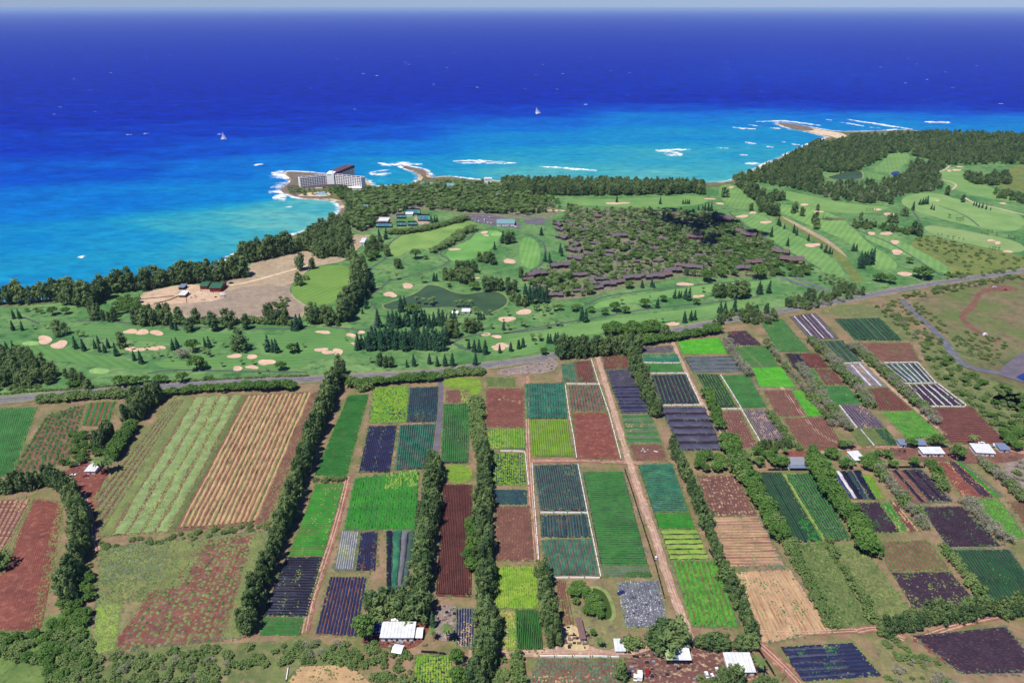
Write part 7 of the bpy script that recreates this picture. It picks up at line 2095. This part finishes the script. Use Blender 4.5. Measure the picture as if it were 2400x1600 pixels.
for lb, vw_, s_ in [('brown rail fence across the corral', 'L', '1070,465 1180,455 1330,440'), ('brown curved rail fence in the lower corral', 'L', '1180,500 1300,470 1370,440'), ('pale rail fence at the left end of the corral', 'L', '1066,430 1070,510'), ('pale rail fence between corral and barns', 'L', '1420,350 1424,430 1430,490')]:
    fence(lb, vw_, s_, 1.3, M_WOOD, 'rail_fence', .25)


def utility_pole(label, vw_, x, y, h=11):
    p = g(vw_, x, y)
    e = empty('utility_pole', p)
    tag(e, label, 'utility pole', 'utility poles')
    m = MB(); m.tube((0, 0, 0), (0, 0, h), .2, .12, 8); m.build('pole', M_WOOD, e)
    m = MB(); m.box(-1.2, 1.2, -.08, .08, h - 1.2, h - 1.0); m.build('crossarm', M_WOOD, e)
    m = MB()
    for x_ in (-1.0, 0, 1.0):
        m.tube((x_, 0, h - 1.0), (x_, 0, h - .7), .07, .07)
    m.build('insulators', M_TINGREY, e)['kind'] = 'stuff'


utility_pole('wooden utility pole beside the red dirt road at bottom right', 'N', 2088, 770, 13)
utility_pole('wooden utility pole on the left verge of the dirt road', 'C', 605, 850)
utility_pole('wooden utility pole near the middle of the dirt road', 'C', 655, 1010)
utility_pole('wooden utility pole beside the highway at the paved lane', 'B', 865, 150)
utility_pole('wooden utility pole beside the highway near the gravel yard', 'B', 1115, 130)
utility_pole('wooden utility pole on the verge above the highway left', 'L', 2070, 1060)


def car_proto(color, truck=False):
    e = empty('truck' if truck else 'car', (0, 0, 0))
    m = MB()
    m.add([(-2.2, -.9, .45), (2.2, -.9, .45), (2.2, .9, .45), (-2.2, .9, .45), (-2.25, -.9, 1.0), (2.25, -.9, .9), (2.25, .9, .9), (-2.25, .9, 1.0)], [(0, 3, 2, 1), (4, 5, 6, 7), (0, 1, 5, 4), (1, 2, 6, 5), (2, 3, 7, 6), (3, 0, 4, 7)])
    m.build('body', M_CAR[color], e)
    m = MB()
    if truck:
        m.box(-2.2, .4, -.95, .95, 1.02, 2.6); m.box(.6, 1.8, -.85, .85, .98, 1.9)
        m.build('cargo_box', M_CAR['white'], e)
    else:
        m.add([(-1.5, -.8, .98), (1.1, -.8, .96), (1.1, .8, .96), (-1.5, .8, .98), (-1.0, -.7, 1.5), (.4, -.7, 1.5), (.4, .7, 1.5), (-1.0, .7, 1.5)], [(4, 5, 6, 7), (0, 1, 5, 4), (1, 2, 6, 5), (2, 3, 7, 6), (3, 0, 4, 7)])
        c = m.build('cabin', M_GLASS, e)
        m = MB(); m.box(-.98, .38, -.68, .68, 1.505, 1.56); m.build('car_roof', M_CAR[color], c)
    for x_ in (-1.4, 1.4):
        for y_ in (-.9, .9):
            m = MB(); m.tube((x_, y_ - .1, .34), (x_, y_ + .1, .34), .34, .34, 10); m.build('wheel', M_TYRE, e)
    return e


CARP = {}


def car(color, vw_, x, y, rz, label, group=None, truck=False, s_=1.0, z=.42):
    k = (color, truck)
    if k not in CARP:
        CARP[k] = o = car_proto(color, truck)
    else:
        o = copy_tree(CARP[k])
        if 'group' in o:
            del o['group']
    p = g(vw_, x, y)
    o.location = (p.x, p.y, z)
    o.rotation_euler = (0, 0, rz)
    o.scale = (s_, s_, s_)
    tag(o, label, 'truck' if truck else 'car', group)


car('white', 'M', 340, 390, 0.1, 'white truck parked behind the large white packing shed', truck=True, s_=1.35)
car('white', 'N', 780, 735, 1.4, 'white box truck in the dirt yard at bottom', truck=True, s_=1.7)
car('white', 'N', 740, 745, 1.4, 'white van beside box truck in the dirt yard', s_=1.3)
car('red', 'N', 852, 705, 1.6, 'small red pickup beside the white box truck', s_=1.2)
car('white', 'N', 1396, 720, 1.6, 'white car left of the white-roofed house', s_=1.2)
car('white', 'N', 1450, 730, 1.7, 'small white car nearest the white-roofed house', s_=1.0)
car('white', 'N', 1500, 680, 1.8, 'white pickup at the corner of the white-roofed house', s_=1.2)
car('white', 'A', 355, 570, .3, 'white truck above the small white orchard shed', truck=True, s_=1.2)
car('white', 'A', 335, 618, .4, 'white van left of the small white orchard shed', s_=1.2)
car('blue', 'A', 298, 632, .3, 'pale blue pickup left of the orchard shed', s_=1.3)
car('red', 'A', 395, 622, .2, 'red car in front of the orchard shed', s_=1.1)
car('silver', 'A', 168, 632, .1, 'silver car at the edge of the papaya orchard', s_=1.2)
car('black', 'L', 1770, 342, .1, 'black pickup on the pale track right of the red barns', s_=1.5)
car('white', 'L', 1705, 438, .1, 'white trailer below the larger red barn', truck=True, s_=1.6)
car('white', 'Q', 1960, 160, -.6, 'white car above the right edge farmhouse', s_=1.3)
car('blue', 'Q', 2090, 190, -.4, 'dark blue truck beside the right edge farmhouse', truck=True, s_=1.3)
car('white', 'Q', 1385, 325, 1.2, 'white car left of the long white farmhouse', s_=1.2)
car('white', 'D', 1374, 470, .4, 'white pickup beside the bare red plot at right', s_=1.2)
car('blue', 'C', 500, 1158, .5, 'dark blue pickup at the slate plastic plot', s_=1.3)
car('silver', 'U', 2085, 1285, .2, 'silver car driving on the highway at right')
car('white', 'U', 2215, 1322, .3, 'white pickup on the red hillside cut at right', s_=1.5)
car('white', 'U', 2172, 1543, .4, 'white and blue truck on the red track at right', truck=True, s_=1.5)
car('red', 'U', 2266, 1333, .3, 'red car on the hillside cut at right', s_=1.3)
car('white', 'C', 660, 998, 1.3, 'white cart parked on the dirt road verge', s_=.9)
pc = 0
LOTS = [('T', '2150,995 2250,998 2330,1015', 9, 'car in the car park beside the clubhouse'), ('T', '2160,1006 2250,1012 2350,1032', 10, 'car in the car park beside the clubhouse'), ('T', '2170,1016 2260,1026 2370,1044', 9, 'car in the car park beside the clubhouse'),
        ('H', '1900,630 2000,625 2120,630', 7, 'car in the hotel car park behind the palms'), ('H', '1920,690 2000,690 2120,690', 7, 'car in the hotel car park behind the palms'),
        ('G', '1480,30 1700,30 1900,30', 9, 'car in the upper resort car park'), ('G', '1550,60 1700,65 1900,55', 8, 'car in the upper resort car park'), ('K', '800,850 880,830 940,815', 6, 'car in the condominium car park'), ('K', '900,640 950,640 990,650', 4, 'car in the condominium car park')]
for vw_, s_, n_, lb in LOTS:
    L = gp(vw_, s_)
    tot = resample(L, max(2.9, sum((b - a).length for a, b in zip(L, L[1:])) / (n_ * 1.6)))
    for p in tot:
        if random.random() < .3:
            continue
        c_ = random.choice(['white', 'white', 'blue', 'silver', 'black', 'red', 'blue'])
        px, py = project((p.x, p.y, 0))
        car(c_, 'F', px / VIEWS['F'][2], py / VIEWS['F'][2], 1.4 + random.uniform(-.1, .1), {'white': 'white ', 'blue': 'dark blue ', 'silver': 'silver ', 'black': 'black ', 'red': 'red '}[c_] + lb, 'cars in the ' + lb.split(' in the ', 1)[1], s_=1.2)


def sailboat(label, vw_, x, y, hpx, lean):
    p = g(vw_, x, y, SEA_Z)
    h = hpx / vscale(p)
    e = empty('sailboat', (p.x, p.y, SEA_Z), lean)
    tag(e, label, 'sailboat', 'sailboats at sea')
    s_ = h / 16
    m = MB()
    for oy in (-2.2, 2.2):
        ring = []
        for t, wd, zz in ((-6, .5, 1.2), (-3, .9, 1.2), (1, .95, 1.25), (4, .7, 1.4), (6.5, .05, 1.7)):
            ring.append([(t, oy - wd, zz), (t, oy - wd * .5, -.5), (t, oy + wd * .5, -.5), (t, oy + wd, zz)])
        vs = [v for r in ring for v in r]
        fs = [(i * 4 + k, i * 4 + k + 1, i * 4 + k + 5, i * 4 + k + 4) for i in range(4) for k in range(3)] + [(i * 4 + 3, i * 4, i * 4 + 4, i * 4 + 7) for i in range(4)] + [(3, 2, 1, 0)]
        m.add([tuple(c * s_ for c in v) for v in vs], fs)
    m.build('hull', M_WHITE, e)
    m = MB(); m.box(-3.5 * s_, 2 * s_, -2 * s_, 2 * s_, 1.2 * s_, 1.8 * s_); m.build('deck', M_CREAM, e)
    m = MB(); m.tube((1 * s_, 0, 1.2 * s_), (1 * s_, 0, h), .12 * s_, .08 * s_); m.build('mast', M_TINGREY, e)

    def sail(nm, pts_):
        k = 5
        V, F = [], []
        a, b, c = (Vector(q) * s_ for q in pts_)
        for i in range(k + 1):
            for j in range(k + 1):
                t = i / k
                q = (a.lerp(b, t)).lerp(c, 0) if False else a.lerp(c, t).lerp(b.lerp(c, t), j / k)
                bel = math.sin(math.pi * j / k) * (1 - t) * 1.0 * s_
                V.append((q.x, q.y + bel, q.z))
        for i in range(k):
            for j in range(k):
                o_ = i * (k + 1) + j
                F.append((o_, o_ + 1, o_ + k + 2, o_ + k + 1))
        o = link_mesh(nm, mesh_from(nm, V, F, M_WHITE, smooth=True), e)
        sm = o.modifiers.new('thickness', 'SOLIDIFY'); sm.thickness = .12
    sail('mainsail', [(.8, 0, 2.4), (-5.5, .6, 2.4), (.9, 0, 15.6)])
    sail('jib', [(6, 0, 1.9), (1.2, .6, 2.2), (1.2, 0, 12.5)])


sailboat('white sailboat with upright sails off the hotel point', 'T', 1027, 641, 18, .3)
sailboat('white sailboat leaning on its tack farther out at sea', 'U', 118, 523, 17, .9)
for q in bpy.data.objects:
    if q.name.startswith('sailboat') and 'leaning' in q.get('label', ''):
        q.rotation_euler = (.0, -.28, .15)

# clutter of the farm yards: crates, drums and sheets too small to tell apart
m = MB()
for vw_, s_, n_ in [('N', '650,540 1000,480 1250,600 1000,760 650,760', 70), ('N', '1270,720 1560,640 1560,740 1270,780', 26), ('M', '20,520 200,560 520,570 640,600 200,620', 22), ('M', '1890,430 2120,440 2150,640 1900,630', 24), ('M', '700,230 890,240 880,400 700,420', 26), ('A', '250,610 440,560 440,640 300,650', 20), ('Q', '1150,180 1500,200 1850,260 2250,260 2250,300 1500,290 1100,250', 40), ('L', '1430,360 1720,400 1700,460 1440,480', 16), ('G', '1370,1060 1680,1050 1660,1100 1390,1120', 22), ('C', '-60,140 200,80 210,130 0,155', 26), ('N', '0,430 300,300 330,420 100,470', 14)]:
    P = gp(vw_, s_)
    x0_, x1_, y0_, y1_ = min(p.x for p in P), max(p.x for p in P), min(p.y for p in P), max(p.y for p in P)
    k = 0
    while k < n_:
        x, y = random.uniform(x0_, x1_), random.uniform(y0_, y1_)
        if inside(P, x, y):
            a, b, h = random.uniform(.4, 1.5), random.uniform(.3, 1.0), random.uniform(.3, 1.3)
            m.box(x - a, x + a, y - b, y + b, .3, .42 + h, random.randrange(5))
            k += 1
o = m.build('yard_clutter', [M_TINGREY, M_RUST, M_WOOD, M_NET, M_RUST])
tag(o, 'crates, drums and scrap strewn about the farm yards', 'clutter', None, 'stuff')

# a small trade-wind cumulus whose shadow lies across the condominiums
CLP = gp('K', '1330,215 1620,190 1900,215 2080,330 2330,420 2280,520 1800,545 1560,430 1360,310')
CLX = [min(p.x for p in CLP), max(p.x for p in CLP), min(p.y for p in CLP), max(p.y for p in CLP)]
up_ = S * (950 / S.z)
bm = bmesh.new()
k = 0
while k < 40:
    x, y = random.uniform(CLX[0], CLX[1]), random.uniform(CLX[2], CLX[3])
    if not inside(CLP, x, y):
        continue
    k += 1
    r = random.uniform(7, 19)
    bmesh.ops.create_icosphere(bm, subdivisions=2, radius=r, matrix=Matrix.Translation((x + up_.x, y + up_.y, 950 + random.uniform(0, 40))) @ Matrix.Diagonal((1.1, 1.1, .7, 1)))
for v in bm.verts:
    v.co += Vector((mnoise.noise(v.co * .05), mnoise.noise(v.co * .05 + Vector((9, 0, 0))), mnoise.noise(v.co * .05 + Vector((0, 9, 0))))) * 9
me = bpy.data.meshes.new('cloud')
bm.to_mesh(me)
bm.free()
me.materials.append(plain('cloud_white', (.85, .85, .85, 1), 1.0, 0, .05))
for q in me.polygons:
    q.use_smooth = True
tag(link_mesh('cloud', me), 'small white cloud high above the condominiums', 'cloud')

# ================================================================== PLANT THE TREES
CAP = 290
ORD = 'first second third fourth fifth sixth seventh eighth ninth tenth eleventh twelfth thirteenth fourteenth fifteenth sixteenth seventeenth eighteenth nineteenth twentieth'.split()
ORD += ['twenty-' + q for q in ORD[:9]] + ['thirtieth'] + ['thirty-' + q for q in ORD[:9]] + ['fortieth']


def gn_scatter(name, kind, items, label, cat):
    """one object of kind stuff: prototype trees on points"""
    gname = 'scatter_' + kind
    coll = bpy.data.collections.get('prototypes_' + kind)
    if coll is None:
        coll = bpy.data.collections.new('prototypes_' + kind)
        for i, (tm, cm) in enumerate(PROTO[kind]):
            nt_, nc_ = len(tm.vertices), len(cm.vertices)
            bm = bmesh.new()
            bm.from_mesh(tm)
            nf = len(bm.faces)
            bm.from_mesh(cm)
            bm.faces.ensure_lookup_table()
            for k_, f_ in enumerate(bm.faces):
                f_.material_index = 0 if k_ < nf else 1
            me = bpy.data.meshes.new('%s_whole_%d' % (kind, i))
            bm.to_mesh(me)
            bm.free()
            me.materials.append(tm.materials[0])
            me.materials.append(cm.materials[0])
            coll.objects.link(bpy.data.objects.new('%s_whole_%d' % (kind, i), me))
    ng = bpy.data.node_groups.get(gname)
    if ng is None:
        ng = bpy.data.node_groups.new(gname, 'GeometryNodeTree')
        ng.interface.new_socket('Geometry', in_out='INPUT', socket_type='NodeSocketGeometry')
        ng.interface.new_socket('Geometry', in_out='OUTPUT', socket_type='NodeSocketGeometry')
        gi, go = ng.nodes.new('NodeGroupInput'), ng.nodes.new('NodeGroupOutput')
        ci = ng.nodes.new('GeometryNodeCollectionInfo')
        ci.inputs['Collection'].default_value = coll
        ci.inputs['Separate Children'].default_value = True
        ci.inputs['Reset Children'].default_value = True
        ip = ng.nodes.new('GeometryNodeInstanceOnPoints')
        ip.inputs['Pick Instance'].default_value = True

        def attr(nm, tp):
            a = ng.nodes.new('GeometryNodeInputNamedAttribute')
            a.data_type = tp
            a.inputs[0].default_value = nm
            return a.outputs[0]
        ng.links.new(gi.outputs[0], ip.inputs['Points'])
        ng.links.new(ci.outputs[0], ip.inputs['Instance'])
        ng.links.new(attr('pick', 'INT'), ip.inputs['Instance Index'])
        ng.links.new(attr('spin', 'FLOAT_VECTOR'), ip.inputs['Rotation'])
        ng.links.new(attr('size', 'FLOAT_VECTOR'), ip.inputs['Scale'])
        ng.links.new(ip.outputs[0], go.inputs[0])
    n_ = len(items)
    me = bpy.data.meshes.new(name)
    me.vertices.add(n_)
    me.vertices.foreach_set('co', np.array([(t[1], t[2], .15) for t in items], dtype=np.float32).ravel())
    me.attributes.new('pick', 'INT', 'POINT').data.foreach_set('value', RNG.integers(0, len(PROTO[kind]), n_).astype(np.int32))
    sp = np.zeros((n_, 3), np.float32)
    sp[:, 2] = RNG.random(n_) * 6.283
    me.attributes.new('spin', 'FLOAT_VECTOR', 'POINT').data.foreach_set('vector', sp.ravel())
    sz = np.array([(t[3] * t[4], t[3] * t[4], t[3]) for t in items], np.float32)
    me.attributes.new('size', 'FLOAT_VECTOR', 'POINT').data.foreach_set('vector', sz.ravel())
    me.update()
    o = link_mesh(name, me)
    md = o.modifiers.new('scatter', 'NODES')
    md.node_group = ng
    tag(o, label, cat, None, 'stuff')
    return o


STUFF_NAME = {'windbreak': 'windbreak_greenery', 'golf': 'golf_course_trees', 'scrub': 'scrub', 'farm trees': 'farm_greenery', 'roadside wood': 'roadside_wood', 'coast wood': 'coast_wood', 'golf woods': 'golf_woods',
              'shore_wood': 'shore_wood', 'beach_wood': 'beach_wood', 'resort_greenery': 'resort_greenery', 'condominium_greenery': 'condominium_greenery'}
STUFF_LAB = {'windbreak': 'remaining greenery of the farm windbreaks and hedges', 'golf': 'remaining small trees scattered on the golf course', 'scrub': 'low scrub covering the rough ground', 'farm trees': 'remaining trees round the farm yards', 'roadside wood': 'pale wood along the highway',
             'coast wood': 'woods along the bay shore', 'golf woods': 'small woods on the golf course', 'shore_wood': 'great dark wood along the far right shore', 'beach_wood': 'straight dark wood behind the beach', 'resort_greenery': 'mass of palms and trees in the resort grounds', 'condominium_greenery': 'mass of trees between the brown condominiums'}
KIND_WORD = {'iron': 'ironwoods', 'norf': 'pines', 'palm': 'palms', 'broad': 'broadleaf trees', 'bare': 'grey leafless trees', 'shrub': 'shrubs'}
for kind, L in TREES.items():
    # things off the picture are left out
    L = [t for t in L if -60 < project((t[1], t[2], 0))[0] < 2460 and project((t[1], t[2], t[3]))[1] < 1640]
    L.sort(key=lambda t: -t[0])
    nm = KINDS[kind][0]
    alike = {}
    for t in L[:CAP]:
        alike.setdefault(t[5], []).append(t)
    ranked = {}
    for lb, ts in alike.items():
        if 1 < len(ts) <= 40 and len(lb.split()) <= 13 and not any(t[5] == lb for t in L[CAP:]):
            ts.sort(key=lambda t: project((t[1], t[2], 0))[0])
            for q, t in enumerate(ts):
                ranked[id(t)] = lb + ', ' + ('leftmost' if q == 0 else 'rightmost' if q == len(ts) - 1 else ORD[q] + ' from left')
    for t in L[:CAP]:
        i = random.randrange(len(PROTO[kind]))
        tm, cm = PROTO[kind][i]
        e = bpy.data.objects.new(nm, None)
        e.empty_display_size = .3
        e.location = (t[1], t[2], .15)
        e.rotation_euler = (random.gauss(0, .035), random.gauss(0, .035), random.uniform(0, 6.283))
        e.scale = (t[3] * t[4], t[3] * t[4], t[3])
        COL.objects.link(e)
        tag(e, ranked.get(id(t), t[5]), KINDS[kind][3], t[6])
        a = bpy.data.objects.new('trunk' if kind != 'shrub' else 'stem', tm)
        b = bpy.data.objects.new('crown' if kind != 'shrub' else 'leaves', cm)
        for o in (a, b):
            COL.objects.link(o)
            o.parent = e
    rest = {}
    for t in L[CAP:]:
        rest.setdefault(t[7], []).append(t)
    for reg, items in rest.items():
        gn_scatter(STUFF_NAME[reg] + '_' + KIND_WORD[kind].replace(' ', '_'), kind, items, STUFF_LAB[reg] + ': ' + KIND_WORD[kind], 'greenery')
    print('TREES', kind, len(L))

# ================================================================== HAZE
hz = MB()
hz.box(-SEA_R - 3000, SEA_R + 3000, -4000, SEA_R + 3000, -3.6, CAM_H + 12)
M_HAZE = bpy.data.materials.new('haze')
M_HAZE.use_nodes = True
n = M_HAZE.node_tree
for x in list(n.nodes):
    n.nodes.remove(x)
out = n.nodes.new('ShaderNodeOutputMaterial')
pv = n.nodes.new('ShaderNodeVolumePrincipled')
pv.inputs['Color'].default_value = (.48, .68, 1.0, 1)
pv.inputs['Density'].default_value = 1.7e-5
pv.inputs['Anisotropy'].default_value = 0.0
n.links.new(pv.outputs[0], out.inputs['Volume'])
haze = hz.build('haze', M_HAZE)
tag(haze, 'thin blue sea haze over the coast', 'haze', None, 'stuff')
